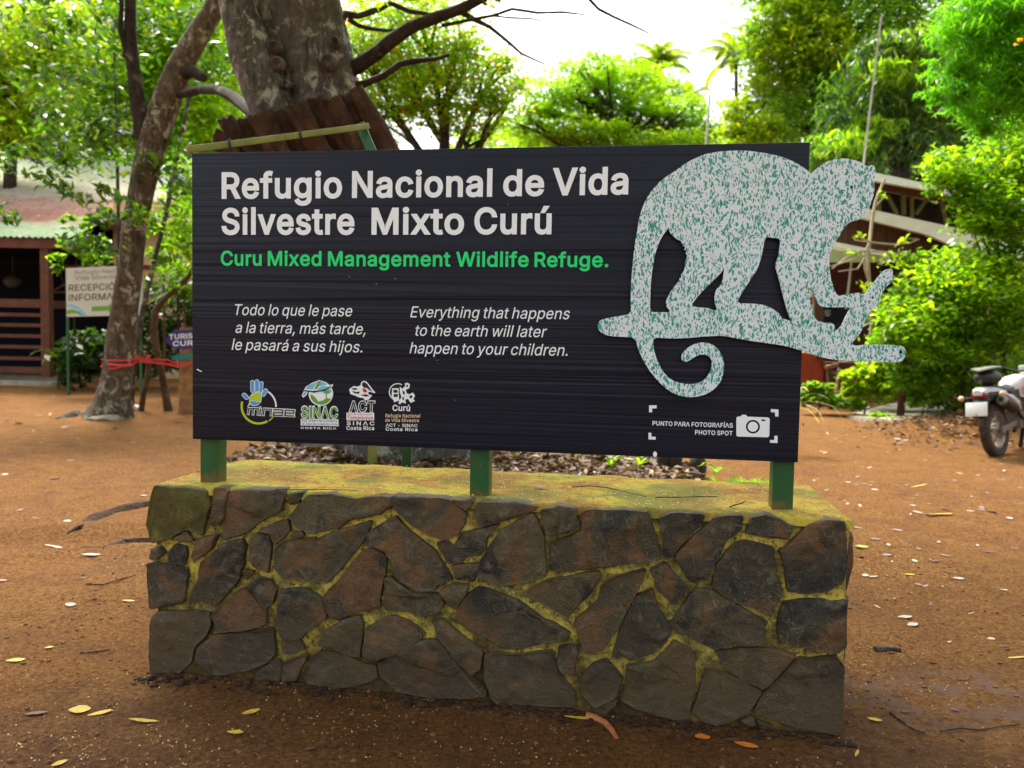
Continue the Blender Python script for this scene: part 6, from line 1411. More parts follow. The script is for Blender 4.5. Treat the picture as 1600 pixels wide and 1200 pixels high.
bpart('swingarm', lambda m: (m.bar((0, .09, WR), (.52, .07, .40), .04, .07, bev=.01), m.bar((0, -.09, WR), (.52, -.07, .40), .04, .07, bev=.01), m.box((.0, -.10, WR), (.10, .03, .09), bev=.01)), M_DUST)
bpart('engine', lambda m: (m.box((.68, 0, .42), (.36, .26, .22), bev=.04), m.box((.72, 0, .60), (.20, .18, .22), Matrix.Rotation(-.2, 3, 'Y'), .02), *[m.box((.72 + .008 * k, 0, .54 + .035 * k), (.24, .22, .010)) for k in range(6)], m.lathe([(.001, -.16), (.09, -.16), (.1, -.14), (.1, .0)], (.66, 0, .42), Myz, 20)), M_DUST)
bpart('frame', lambda m: (m.tube([(-.1, .1, .78), (.25, .1, .72), (.55, .09, .62), (.62, .09, .40)], .016, 8), m.tube([(-.1, -.1, .78), (.25, -.1, .72), (.55, -.09, .62), (.62, -.09, .40)], .016, 8), m.tube([(1.04, 0, .92), (.86, 0, .40), (.6, 0, .27)], .022, 8), m.tube([(1.02, 0, .98), (.5, 0, .72)], .024, 8), m.tube([(.50, .11, .40), (.42, .22, .05), (.36, .25, .0)], .012, 6)), M_BLKP)
def muff(m):
    a, b = Vector((-.10, -.145, .70)), Vector((.38, -.14, .56)); d = (b - a).normalized()
    m.tube([a, a + d * .02, a + d * .10, a + d * .40, b], [.050, .060, .066, .066, .03], 18); m.tube([b, (.55, -.13, .44), (.85, -.10, .36), (.90, -.05, .50), (.80, 0, .58)], .022, 8)
mf = bpart('exhaust', muff, M_BLKP)
bpart('end_cap', lambda m: m.tube([(-.112, -.1453, .7035), (-.10, -.145, .70), (-.075, -.1443, .6927)], [.050, .062, .067], 18), M_STEEL, mf)
bpart('tail_pipe', lambda m: m.tube([(-.125, -.1456, .7073), (-.095, -.145, .6986)], .028, 12), M_BLKP, mf)
bpart('heat_shield', lambda m: m.tube([(-.02, -.16, .775), (.12, -.18, .72), (.25, -.19, .65), (.34, -.185, .57)], [.012, .034, .038, .018], 10), M_WHTP, mf)
def seat(m):
    prof = [(-.18, .86, .09), (-.05, .885, .115), (.15, .875, .125), (.35, .86, .115), (.52, .875, .09), (.62, .92, .06)]
    vs = []; n = 10
    for x, z, w_ in prof:
        for k in range(n): a = PI * k / (n - 1); vs.append((x, w_ * math.cos(a), z - .05 + .055 * math.sin(a)))
        vs += [(x, -w_, z - .09), (x, w_, z - .09)]
    q = n + 2; fs = [(i * q + k, i * q + (k + 1) % q, (i + 1) * q + (k + 1) % q, (i + 1) * q + k) for i in range(len(prof) - 1) for k in range(q)] + [tuple(range(q)), tuple((len(prof) - 1) * q + k for k in range(q))]
    m.add(vs, fs)
bpart('seat', seat, M_BLKP)
def tail(m):
    vs = []; prof = [(-.42, .815, .05), (-.30, .85, .10), (-.10, .855, .125), (.12, .82, .135)]
    for x, z, w_ in prof: vs += [(x, -w_, z - .05), (x, -w_ * .95, z - .01), (x, -w_ * .55, z + .012), (x, w_ * .55, z + .012), (x, w_ * .95, z - .01), (x, w_, z - .05)]
    fs = [(i * 6 + k, i * 6 + (k + 1) % 6, i * 6 + 6 + (k + 1) % 6, i * 6 + 6 + k) for i in range(3) for k in range(6)] + [tuple(range(6)), tuple(range(18, 24))]
    m.add(vs, fs)
bpart('tail_fairing', tail, M_WHTP)
bpart('tail_light', lambda m: m.box((-.355, 0, .765), (.10, .17, .07), bev=.02), M_TAIL)
bpart('rear_mudguard', lambda m: (m.tube([(.1, 0, .76), (-.15, 0, .78), (-.30, 0, .72), (-.40, 0, .58), (-.43, 0, .50)], [.11, .10, .09, .08, .07], 12),), M_BLKP)
pln = bpart('number_plate', lambda m: m.box((-.475, 0, .60), (.008, .25, .17), Matrix.Rotation(.18, 3, 'Y'), .002), flat('plate_white', (.62, .63, .62), .4, .4))
for s_ in (-1, 1):
    i_ = bpart('indicator', lambda m: m.ball((-.30, s_ * .235, .735 + (.04 if s_ < 0 else 0)), (.05, .035, .035), 2), M_AMB)
    bpart('stalk', lambda m: m.tube([(-.28, s_ * .08, .745), (-.29, s_ * .21, .735 + (.04 if s_ < 0 else 0))], .010, 6), M_BLKP, i_)
def tank(m):
    vs = []; prof = [(.46, .90, .08, .17), (.58, .98, .14, .26), (.78, 1.02, .17, .34), (.95, 1.01, .15, .40), (1.05, .96, .09, .30)]
    for x, z, w_, h in prof: vs += [(x, -w_ * .9, z - h), (x, -w_, z - h * .45), (x, -w_ * .75, z - .03), (x, 0, z), (x, w_ * .75, z - .03), (x, w_, z - h * .45), (x, w_ * .9, z - h)]
    fs = [(i * 7 + k, i * 7 + k + 1, i * 7 + 8 + k, i * 7 + 7 + k) for i in range(4) for k in range(6)] + [tuple(range(7)), tuple(range(28, 35))]
    m.add(vs, fs)
tk = bpart('tank', tank, M_WHTP)
def side_sheet(pts, y0):
    return lambda m: m.prism([(x, y0 - .0, z) for x, z in pts], (0, .012, 0))
bpart('red_stripe', side_sheet([(.56, .84), (.70, .90), (.72, .88), (.62, .80), (.66, .76), (.63, .75), (.57, .80)], -.186), M_REDG, tk)
bpart('red_stripe', side_sheet([(.74, .90), (.92, .94), (.90, .90), (.78, .87)], -.19), M_REDG, tk)
bpart('black_stripe', side_sheet([(.66, .79), (.80, .84), (.86, .83), (.70, .73)], -.19), M_BLKP, tk)
bpart('red_panel', side_sheet([(.84, .80), (1.0, .86), (1.0, .60), (.86, .55)], -.192), M_REDG, tk)
bpart('side_panel', lambda m: m.prism([(.22, -.135, .80), (.50, -.135, .82), (.56, -.135, .62), (.34, -.135, .58)], (0, .27, 0)), M_BLKP)
bpart('fork', lambda m: (m.tube([(1.36, .09, .345), (1.12, .09, .95)], .026, 10), m.tube([(1.36, -.09, .345), (1.12, -.09, .95)], .026, 10)), M_STEEL)
hbars = bpart('handlebar', lambda m: m.tube([(1.0, -.40, 1.14), (1.06, -.25, 1.13), (1.10, -.08, 1.06), (1.10, .08, 1.06), (1.06, .25, 1.13), (1.0, .40, 1.14)], .014, 8), M_BLKP)
bpart('hand_grip', lambda m: (m.tube([(.97, -.44, 1.14), (1.02, -.33, 1.138)], .020, 8), m.tube([(.97, .44, 1.14), (1.02, .33, 1.138)], .020, 8)), M_BLKP, hbars)
bpart('headlight', lambda m: (m.ball((1.22, 0, .98), (.10, .11, .13), 2), m.box((1.20, 0, 1.08), (.10, .18, .12), bev=.03)), M_WHTP)
bpart('front_mudguard', lambda m: m.tube([(1.05, 0, .74), (1.30, 0, .80), (1.55, 0, .76), (1.70, 0, .68)], [.06, .08, .075, .03], 10), M_WHTP)
bag = bpart('tail_bag', lambda m: (m.ball((-.02, .02, .985), (.25, .14, .10), 3, .06, 4),), M_BLKP)
bpart('bag_flap', lambda m: m.prism([(-.42, -.04, 1.055), (-.22, -.13, 1.09), (-.02, -.15, 1.10), (.08, 0, 1.115), (-.02, .15, 1.10), (-.22, .13, 1.09)], (0, 0, .016)), M_STEEL, bag)
# ------------------------------------------------------------------ trees behind
B = blob
tree('yellowing_tree', 'yellow-green leafy tree at the far left above the corrugated roof', (20, 21), [B(30, 130, 21, 95, 70), B(-30, 60, 21, 110, 80), B(95, 60, 21.5, 70, 55), B(60, 190, 20.5, 80, 40), B(-40, 180, 21, 90, 60)], LV_YEL, .19, dens=1.5, seed=101, per=18, r0=.25)
tree('bright_leafy_tree', 'bright green leafy tree glowing behind the forked trunk', (200, 28), [B(190, 90, 28, 110, 80), B(130, 190, 28, 100, 60), B(260, 180, 28, 90, 70), B(310, 60, 28, 90, 90), B(230, 20, 28, 110, 60), B(330, 200, 27, 60, 60)], LV_LIME, .24, dens=1.7, seed=111, per=18, r0=.3)
tree('shady_tree', 'dark green tree behind the house roof at the left', (110, 34), [B(60, 210, 34, 150, 60), B(220, 250, 34, 120, 50), B(160, 140, 35, 130, 70), B(20, 90, 35, 120, 100), B(300, 130, 35, 90, 90), B(330, 260, 33, 80, 60), B(100, 110, 35, 120, 70), B(240, 60, 35, 110, 70)], LV_MID, .30, dens=2.8, seed=121, r0=.4)
tree('orange_flecked_tree', 'spreading yellow-green tree flecked with orange leaves right of the huge trunk', (712, 18), [B(640, 95, 18, 95, 40), B(725, 120, 17.5, 85, 34), B(590, 165, 18.5, 70, 30), B(690, 175, 18, 85, 24), B(772, 160, 17.5, 46, 26), B(565, 60, 18, 80, 40), B(650, 22, 17, 105, 26), B(785, 100, 17.5, 30, 16), B(715, 70, 17, 50, 22), B(570, 215, 18.5, 60, 16), B(620, 130, 19, 80, 30), B(810, 130, 18, 20, 12), B(740, 205, 18, 50, 10)], LV_ORG, .125, dens=1.5, seed=131, per=8, spread=.32, shell=.1, r0=.22, flat_=.6)
keep(crown_obj('leaf_spray', [B(690, -14, 8.4, 90, 16), B(775, -4, 8.3, 40, 12), B(600, -20, 8.6, 90, 24)], .10, LV_YEL, None, .4, 141, per=10), big)
# flat-topped tree: leaf pads in layers
pads = [(948, 104, 70, 14), (905, 122, 75, 16), (990, 122, 80, 16), (870, 148, 70, 18), (945, 146, 80, 16), (1030, 146, 70, 16), (1060, 168, 60, 16), (985, 172, 90, 16), (900, 176, 80, 17), (838, 178, 56, 16), (1075, 196, 58, 18), (1000, 200, 95, 18), (915, 206, 85, 16), (845, 210, 60, 14), (1095, 222, 50, 16), (1040, 226, 80, 20), (950, 232, 120, 22), (860, 238, 80, 22), (806, 196, 44, 12), (1112, 206, 36, 14)]
tree('flat_topped_tree', 'broad flat-topped lime green tree with layered leaf pads above the middle of the sign', (978, 34), [B(x, y, 34 + (i % 3 - 1) * 1.5, rx, rz, rx * .9) for i, (x, y, rx, rz) in enumerate(pads)], LV_LIME, .20, dens=1.9, seed=151, per=22, spread=.14, flatz=.3, r0=.4, droop=.1, flat_=.95, shell=.2)
tree('low_far_tree', 'low yellowish tree beyond the sign between the orange-flecked and the flat-topped tree', (800, 40), [B(780, 240, 40, 80, 26), B(850, 226, 40, 60, 24), B(720, 255, 40, 60, 22), B(790, 205, 40, 36, 14)], LV_YEL, .26, dens=1.8, seed=161, r0=.3)
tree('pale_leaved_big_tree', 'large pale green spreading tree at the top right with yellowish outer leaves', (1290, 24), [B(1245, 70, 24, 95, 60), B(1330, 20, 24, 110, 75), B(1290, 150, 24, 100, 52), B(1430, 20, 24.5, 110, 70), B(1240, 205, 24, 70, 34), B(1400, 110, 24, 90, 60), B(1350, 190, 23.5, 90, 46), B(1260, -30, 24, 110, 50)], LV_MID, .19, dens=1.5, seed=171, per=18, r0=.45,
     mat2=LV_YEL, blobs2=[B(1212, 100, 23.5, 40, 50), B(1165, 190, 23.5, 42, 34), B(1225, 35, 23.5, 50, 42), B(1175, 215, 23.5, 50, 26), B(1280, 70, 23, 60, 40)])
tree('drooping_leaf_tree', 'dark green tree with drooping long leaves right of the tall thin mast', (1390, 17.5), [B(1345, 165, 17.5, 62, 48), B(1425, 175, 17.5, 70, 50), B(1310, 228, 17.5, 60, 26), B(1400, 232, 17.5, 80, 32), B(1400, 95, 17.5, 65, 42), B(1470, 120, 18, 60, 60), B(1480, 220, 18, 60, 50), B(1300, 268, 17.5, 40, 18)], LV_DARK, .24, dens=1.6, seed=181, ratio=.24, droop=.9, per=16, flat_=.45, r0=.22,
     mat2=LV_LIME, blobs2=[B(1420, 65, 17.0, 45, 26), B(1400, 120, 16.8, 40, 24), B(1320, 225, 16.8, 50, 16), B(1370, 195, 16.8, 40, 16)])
# feathery tree, upper right
tree('feathery_tree', 'bright green feathery-leaved tree filling the upper right corner', (1850, 11), [B(1545, 20, 11, 70, 26), B(1510, 60, 11, 52, 22), B(1585, 75, 11, 60, 26), B(1490, 105, 11, 40, 18), B(1550, 120, 11, 62, 22), B(1475, 150, 11, 30, 14), B(1530, 165, 11, 48, 18), B(1600, 150, 11, 50, 26), B(1560, 200, 11.2, 46, 16), B(1600, 10, 11, 60, 40), B(1640, 100, 11, 60, 60)], LV_FERN, .17, dens=2.2, seed=191, ratio=.14, droop=.55, per=22, spread=.28, flatz=.4, flat_=.85, r0=.12, limbs=False)
tree('orange_flower_vine', 'orange flowers hanging among the feathery leaves at the right edge', (1600, 10.4), [B(1594, 66, 10.2, 10, 5)], leaf_mat('orange_flower', [(0, (.60, .32, .01)), (1, (.72, .42, .015))], .4), .06, dens=.5, seed=195, r0=.02, limbs=False, cat='vine')
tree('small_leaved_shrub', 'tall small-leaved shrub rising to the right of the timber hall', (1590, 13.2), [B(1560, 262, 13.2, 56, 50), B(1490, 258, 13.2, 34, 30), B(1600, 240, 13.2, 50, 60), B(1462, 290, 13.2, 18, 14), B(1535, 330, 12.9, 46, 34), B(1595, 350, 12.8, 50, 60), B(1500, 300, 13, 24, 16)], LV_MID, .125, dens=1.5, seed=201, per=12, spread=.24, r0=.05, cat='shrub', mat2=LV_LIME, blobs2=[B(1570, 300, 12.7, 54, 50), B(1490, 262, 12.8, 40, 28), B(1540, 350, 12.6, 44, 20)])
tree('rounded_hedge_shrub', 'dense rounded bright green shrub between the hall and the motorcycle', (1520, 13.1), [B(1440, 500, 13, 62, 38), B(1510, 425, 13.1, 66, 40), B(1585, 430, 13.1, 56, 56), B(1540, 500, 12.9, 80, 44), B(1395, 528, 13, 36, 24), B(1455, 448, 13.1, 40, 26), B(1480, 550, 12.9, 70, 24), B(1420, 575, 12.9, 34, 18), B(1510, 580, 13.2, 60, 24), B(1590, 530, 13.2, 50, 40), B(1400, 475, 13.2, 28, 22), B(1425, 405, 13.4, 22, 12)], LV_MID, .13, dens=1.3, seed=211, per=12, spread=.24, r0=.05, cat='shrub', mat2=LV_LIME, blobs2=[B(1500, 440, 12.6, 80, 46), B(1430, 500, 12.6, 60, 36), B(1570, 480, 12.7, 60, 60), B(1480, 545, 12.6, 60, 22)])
tree('yellow_leaved_plant', 'yellow-green broad-leaved plant growing beside the handrail posts', (1352, 13.6), [B(1345, 592, 13.4, 28, 18), B(1372, 575, 13.6, 26, 14), B(1340, 615, 13.4, 26, 14), B(1378, 606, 13.4, 26, 14), B(1395, 590, 13.5, 20, 14)], LV_YEL, .15, dens=3.0, seed=221, ratio=.42, per=8, r0=.02, cat='plant')
tree('low_bed_plant', 'low dark leafy plant with yellow tips at the foot of the first handrail post', (1276, 13.8), [B(1270, 606, 13.8, 16, 10), B(1285, 622, 13.8, 28, 10), B(1312, 628, 13.8, 22, 8), B(1258, 622, 13.8, 12, 12), B(1330, 635, 13.5, 24, 6)], LV_MID, .11, dens=3.2, seed=231, per=8, r0=.015, cat='plant', mat2=LV_YEL, blobs2=[B(1290, 604, 13.7, 16, 6)])
tree('roadside_weed', 'small lime weed at the foot of the leaning handrail post', (1382, 12.7), [B(1382, 652, 12.7, 24, 6), B(1368, 648, 12.7, 12, 6), B(1392, 658, 12.6, 16, 3)], LV_LIME, .10, dens=1.5, seed=235, per=8, r0=.01, cat='plant', limbs=False)
tree('hanging_leaf_plant', 'leafy stems under the shrub behind the leaning handrail post', (1440, 12.9), [B(1440, 600, 12.9, 26, 20), B(1432, 625, 12.8, 14, 14), B(1470, 585, 13.0, 26, 16), B(1505, 600, 13.2, 20, 14)], LV_MID, .11, dens=2.6, seed=237, per=8, r0=.012, cat='plant')
tree('red_leaved_plant', 'small plant with reddish leaves in the shade left of the motorcycle', (1484, 13.2), [B(1484, 582, 13.1, 10, 14)], leaf_mat('leaf_red', [(0, (.20, .04, .02)), (1, (.35, .09, .03))], .35), .10, dens=1.2, seed=238, per=6, r0=.01, cat='plant')
tree('shade_undergrowth', 'dark undergrowth in the shade behind the motorcycle', (1530, 13.8), [B(1470, 590, 14.0, 50, 30), B(1540, 600, 14.2, 60, 34), B(1610, 590, 14.2, 60, 44), B(1425, 600, 14.0, 34, 30), B(1380, 600, 14.2, 30, 30), B(1500, 625, 14.1, 60, 18), B(1570, 630, 14.1, 60, 18), B(1450, 610, 12.8, 34, 20), B(1420, 590, 12.8, 26, 18)], LV_MID, .13, dens=1.5, seed=239, per=8, r0=.012, cat='undergrowth')
# shade plants on the left
tree('dark_hedge', 'dark leafy bushes under the reception sign', (150, 15.6), [B(140, 550, 15.6, 46, 36), B(185, 560, 15.6, 40, 32), B(120, 585, 15.4, 30, 18), B(235, 540, 15.8, 60, 50), B(265, 480, 16, 50, 50)], LV_DEEP, .18, dens=2.0, seed=241, per=10, r0=.03, cat='bush')
tree('grey_green_bush', 'grey-green bush in front of the tan wall above the reception sign', (128, 15.8), [B(135, 385, 15.6, 40, 20), B(118, 350, 15.6, 24, 12), B(150, 405, 15.6, 26, 12), B(85, 405, 15.6, 18, 8), B(90, 420, 15.6, 12, 8)], LV_MID, .17, dens=1.15, seed=245, per=8, r0=.025, cat='bush')
tree('yellowish_bush', 'loose green bush left of the black sign beside the crooked sapling', (285, 14.6), [B(285, 330, 14.6, 30, 50), B(262, 395, 14.6, 30, 30), B(292, 440, 14.2, 22, 34), B(240, 350, 14.8, 24, 24), B(280, 280, 14.8, 24, 34)], LV_MID, .17, dens=1.2, seed=251, per=8, r0=.03, cat='bush', mat2=LV_LIME, blobs2=[B(288, 380, 14.3, 22, 30), B(300, 300, 14.4, 20, 26)])
tree('filler_grove_tree', 'dense dark tree far behind the hall at the right', (1450, 34), [B(1400, 200, 34, 160, 80), B(1550, 150, 34, 150, 140), B(1300, 240, 34, 120, 50), B(1250, 160, 36, 90, 60), B(1560, 350, 33, 150, 120)], LV_DEEP, .34, dens=2.2, seed=261, r0=.4)
for i, (x, Y, w_) in enumerate(((-150, 46, 170), (60, 50, 180), (260, 48, 150), (1180, 52, 90), (1330, 50, 150), (1520, 48, 170), (1720, 46, 170))):
    tree('distant_tree', 'hazy green tree closing the view far behind the yard', (x, Y), [B(x, 250, Y, w_, 60), B(x - 40, 330, Y, w_, 90), B(x + 50, 200, Y, w_ * .6, 50)], LV_MID if i % 2 else LV_DARK, .42, dens=2.0, seed=300 + i * 3, r0=.5, group='distant trees')

ub = tree('understory_bush', 'leafy bush in the thicket closing the yard far behind the sign', (420, 22), [B(420, 470, 22, 90, 60), B(360, 500, 22, 70, 50), B(480, 500, 22, 80, 50), B(430, 400, 22.5, 60, 50)], LV_MID, .26, dens=1.0, seed=401, per=12, r0=.06, cat='bush', group='thicket behind the sign')
for k in range(1, 7):
    c_ = ub.copy(); COL.objects.link(c_); c_.location = (ub.location.x + k * 2.35, ub.location.y + (k % 3) * 1.6, ub.location.z + .05 * (k % 3)); c_.rotation_euler = (0, 0, k * .15)
    for ch in ub.children:
        d_ = ch.copy(); COL.objects.link(d_); d_.parent = c_; d_.matrix_parent_inverse = ch.matrix_parent_inverse.copy()
def strap_plant(name, label, px, Y, z_px, n, L, mat, w_=.05, seed=0, stem=True, el=(0.5, 1.3), cat='plant', group=None):
    """rosette of arching strap leaves on a short stem"""
    rr = random.Random(seed); c = at(px, z_px, Y); g = ghf(c.x, c.y)
    root = thing(name, label, cat, (c.x, c.y, g), 0, group)
    if stem: 
        mb = MB(); mb.tube([(c.x, c.y, g - .05), (c.x + .02, c.y, (g + c.z) / 2), tuple(c)], [.03, .022, .02], 7); keep(mb.build('stem', M_BARKB), root)
    Q = []
    for k in range(n):
        a = 2 * PI * k / n + rr.uniform(-.3, .3); e = rr.uniform(*el); l = L * rr.uniform(.7, 1.1); d = Vector((math.cos(a), math.sin(a), 0)); s = Vector((-math.sin(a), math.cos(a), 0))
        p = Vector(c); prev = None; m = 7
        for j in range(m + 1):
            t = j / m; ww = w_ * (math.sin(PI * min(1, .15 + t * .85)) ** .7) * .5 + .002
            row = (p - s * ww, p + s * ww)
            if prev: Q.append([prev[0], prev[1], row[1], row[0]])
            prev = row; ang = e - t * (1.6 + .5 * rr.random()) ; p = p + (d * math.cos(ang) + Vector((0, 0, math.sin(ang)))) * (l / m)
    keep(quads_obj('leaves', np.array([[tuple(v) for v in q] for q in Q]), mat), root)
    return root
LV_STRAP = leaf_mat('leaf_strap', [(0, (.05, .10, .03)), (.6, (.10, .16, .05)), (1, (.22, .26, .10))], .35)
strap_plant('young_dracaena', 'small strap-leaved plant on a thin stem beside the porch post', 90, 15.6, 560, 12, .55, LV_LIME, .06, 1)
strap_plant('arching_strap_plant', 'grey-green plant with arching strap leaves behind the purple arrow board', 288, 14.2, 470, 22, 1.0, LV_STRAP, .09, 2)
strap_plant('upright_strap_plant', 'strap-leaved plant catching light behind the leaning pale stem', 255, 15.2, 410, 16, .9, LV_STRAP, .08, 3)
strap_plant('spiky_border_plant', 'thin pale arching leaves poking out past the right edge of the sign', 1236, 9.6, 640, 16, 0.75, leaf_mat('leaf_dry', [(0, (.30, .28, .20)), (1, (.5, .47, .38))], .3), .025, 4, stem=False, el=(.1, 1.2))
def palm(name, label, px, py, Y, n, Lpx, wpx, seed, mat=None, tpx=None):
    rr = random.Random(seed); c = at(px, py, Y); g = ghf(c.x, min(c.y, 60)); L = Lpx * Y / FPX
    root = thing(name, label, 'palm', (c.x, c.y, g))
    mb = MB(); mb.tube([(c.x + .6, c.y, g - .2), (c.x + .2, c.y, (g + c.z) * .5), tuple(c)], [pxr(wpx, Y) * 1.2, pxr(wpx, Y), pxr(wpx, Y) * .8], 10); keep(mb.build('trunk', M_BARK), root)
    Q = []
    for k in range(n):
        a = 2 * PI * k / n + rr.uniform(-.25, .25); e = rr.uniform(.1, 1.35); l = L * rr.uniform(.8, 1.1); d = Vector((math.cos(a), math.sin(a), 0)); s = Vector((-math.sin(a), math.cos(a), 0)); p = Vector(c); m = 16
        for j in range(m):
            t = j / m; ang = e - 1.9 * t ** 1.3; dirv = d * math.cos(ang) + Vector((0, 0, math.sin(ang))); q = p + dirv * (l / m)
            lw = l * .26 * math.sin(PI * (.12 + .85 * t)) ** .8; th = l * .016
            for sg in (-1, 1):
                for h in (0, .5):
                    o = p + (q - p) * h; tip = o + s * sg * lw * .8 + dirv * lw * .5 + Vector((0, 0, -lw * .45))
                    Q.append([o, o + dirv * th * 2, tip, o - dirv * th])
            Q.append([p - s * th * .6, p + s * th * .6, q + s * th * .5, q - s * th * .5]); p = q
    keep(quads_obj('fronds', np.array([[tuple(v) for v in q] for q in Q]), mat or LV_PALM), root); return root
palm('feather_palm', 'palm with feathery crown rising behind the flat-topped tree', 1030, 108, 44, 22, 62, 8, 1)
palm('feather_palm', 'palm mostly hidden, only frond tips showing right of the feathery palm crown', 1082, 150, 46, 12, 40, 7, 2)
palm('coconut_palm', 'yellowing coconut palm at the left edge of the big pale green tree', 1150, 92, 26, 20, 66, 7, 3, leaf_mat('leaf_coconut', [(0, (.07, .12, .02)), (.6, (.13, .18, .02)), (1, (.26, .22, .03))], .5))

M_PALEPOLE = flat('pale_pole', (.50, .50, .48), .6, .3, var=.1)
def pole(name, label, a, b, Y, w_, mat, cat):
    p = at(*a, Y); q = at(*b, Y); d = (p - q).normalized(); g = ghf(q.x, q.y); t = (q.z - g + .1) / max(d.z, .2); f = q - d * t
    root = thing(name, label, cat, (f.x, f.y, g)); mb = MB(); mb.tube([f, q, p], [pxr(w_, Y) * 1.2, pxr(w_, Y), pxr(w_, Y) * .8], 8); mb.tube([p, p + d * .1], [pxr(w_, Y), pxr(w_, Y) * .6], 8); keep(mb.build('shaft', mat), root); return root
pole('pale_post', 'slim pale upright pole left of the big pale green tree', (1109, 152), (1103, 230), 26, 4, M_PALEPOLE, 'pole')
pole('tall_mast', 'tall thin leaning mast above the monkey head', (1376, 34), (1350, 250), 16, 3.6, flat('weathered_pole', (.34, .33, .26), .7), 'mast')
# bare climber in front of the hall
cl = thing('bare_climber', 'leafless pale climbing stems with a few yellow leaves in front of the hall siding', 'climber', gnd(1360, 640))
for i, (pl, a_, b_) in enumerate((([(1355, 640, 5), (1358, 560, 5), (1362, 500, 5), (1358, 440, 5), (1356, 400, 5), (1362, 350, 5), (1368, 315, 4.5), (1382, 280, 4)], 13.6, 13.6), ([(1358, 440, 4), (1352, 420, 4), (1350, 396, 4), (1360, 378, 3.5), (1364, 330, 3)], 13.6, 13.5),
     ([(1300, 420, 2), (1322, 402, 3), (1345, 392, 3.5), (1375, 393, 3.5), (1410, 398, 3), (1440, 410, 2)], 13.5, 13.5), ([(1335, 375, 2), (1365, 379, 3), (1395, 382, 3), (1420, 380, 2.4), (1436, 374, 2)], 13.5, 13.5), ([(1356, 398, 3), (1335, 404, 2.6), (1312, 412, 2.2), (1296, 416, 1.6)], 13.5, 13.4),
     ([(1310, 424, 1.8), (1340, 420, 2.4), (1352, 402, 2.4)], 13.5, 13.5), ([(1360, 378, 2.2), (1345, 372, 2), (1340, 366, 1.6)], 13.5, 13.4), ([(1366, 325, 2.6), (1378, 312, 2.2), (1384, 300, 1.6)], 13.6, 13.6), ([(1436, 374, 1.6), (1412, 372, 2), (1398, 386, 2)], 13.5, 13.4), ([(1440, 410, 1.6), (1400, 406, 2), (1385, 396, 2.4)], 13.5, 13.4))):
    keep(px_limb(pl, a_, b_, flat('pale_twig', (.42, .35, .25), .8) if i == 0 else bpy.data.materials['pale_twig'], 6, 'stem', seed=i), cl)
keep(crown_obj('leaves', [B(1345, 371, 13.5, 10, 5), B(1412, 376, 13.4, 10, 5), B(1400, 405, 13.4, 26, 10), B(1437, 402, 13.4, 10, 8), B(1380, 305, 13.5, 6, 8), B(1350, 450, 13.5, 12, 8), B(1330, 395, 13.5, 10, 4)], .13, LV_YEL, None, .55, 77, per=4, spread=.4), cl)

# ------------------------------------------------------------------ planting bed behind the wall
g0 = gnd(420, 715); g1_ = gnd(1190, 745)
def bed_mat():
    t = MT('leaf_mould', .9, .2); a = t.noise(14, 5, .7); t.color(t.ramp(a, [(.3, (.02, .010, .007)), (.55, (.05, .026, .015)), (.8, (.10, .06, .04))])); t.bump(a, 1, .04); return t.m
mb = MB(); nx, ny = 60, 24; vs = []
for j in range(ny + 1):
    for i in range(nx + 1):
        x = -3.0 + 4.9 * i / nx; y = 7.0 + 3.4 * j / ny
        e = min(1, min(i, nx - i) / 8.0, min(j, ny - j) / 6.0) ; e = max(0, e + .25 * float(vnoise(x * 2, y * 2, 31)))
        vs.append((x, y, ghf(x, y) - .03 + .11 * e + .05 * float(vnoise(x * 5, y * 5, 32))))
mb.add(vs, [(j * (nx + 1) + i, j * (nx + 1) + i + 1, (j + 1) * (nx + 1) + i + 1, (j + 1) * (nx + 1) + i) for j in range(ny) for i in range(nx)])
o = mb.build('planting_bed', bed_mat(), fixn=False); o['kind'] = 'structure'
rng = np.random.default_rng(5); n = 5200
bx = rng.uniform(-2.9, 1.85, n); by = rng.uniform(7.05, 10.2, n); bz = gh(bx, by) + .09 + rng.uniform(0, .05, n)
q = leaf_quads(np.stack([bx, by, bz], 1), .13, .38, .65, .05, rng)
lm = leaf_mat('dead_leaf_litter', [(0, (.03, .014, .008)), (.5, (.075, .036, .02)), (.85, (.15, .09, .055)), (1, (.42, .34, .29))], .1, .7, 1.0)
o = quads_obj('leaf_litter', q, lm); tag(o, 'thick brown dead leaf litter covering the bed behind the wall', 'leaf litter', None, 'stuff')
for k, (px, py, Y, r, lab) in enumerate(((605, 712, 8.9, (.28, .2, .22), 'rounded orange-brown root lump between the yellow stake and the board'), (692, 714, 8.8, (.20, .16, .24), 'upright orange-brown root stump left of the middle green post'), (505, 714, 8.9, (.30, .15, .12), 'low dark root hump under the left half of the board'), (1046, 730, 8.2, (.13, .12, .28), 'short dark stump behind the wall near the photo spot corner'), (1090, 735, 8.1, (.09, .09, .2), 'thin dark stub beside the short stump behind the wall'))):
    c = at(px, py, Y); mb = MB(); mb.ball((c.x, c.y, ghf(c.x, c.y) + r[2] * .4), r, 3, .22, k)
    tag(mb.build('root_stump', M_BARKB if k < 2 else M_BARKD), lab, 'stump')
st = at(582, 700, 7.9); mb = MB(); mb.box((st.x, st.y, .38), (.085, .05, .95), bev=.004); tag(mb.build('stake', M_GY), 'yellow-green painted stake standing behind the wall left of the middle post', 'stake')
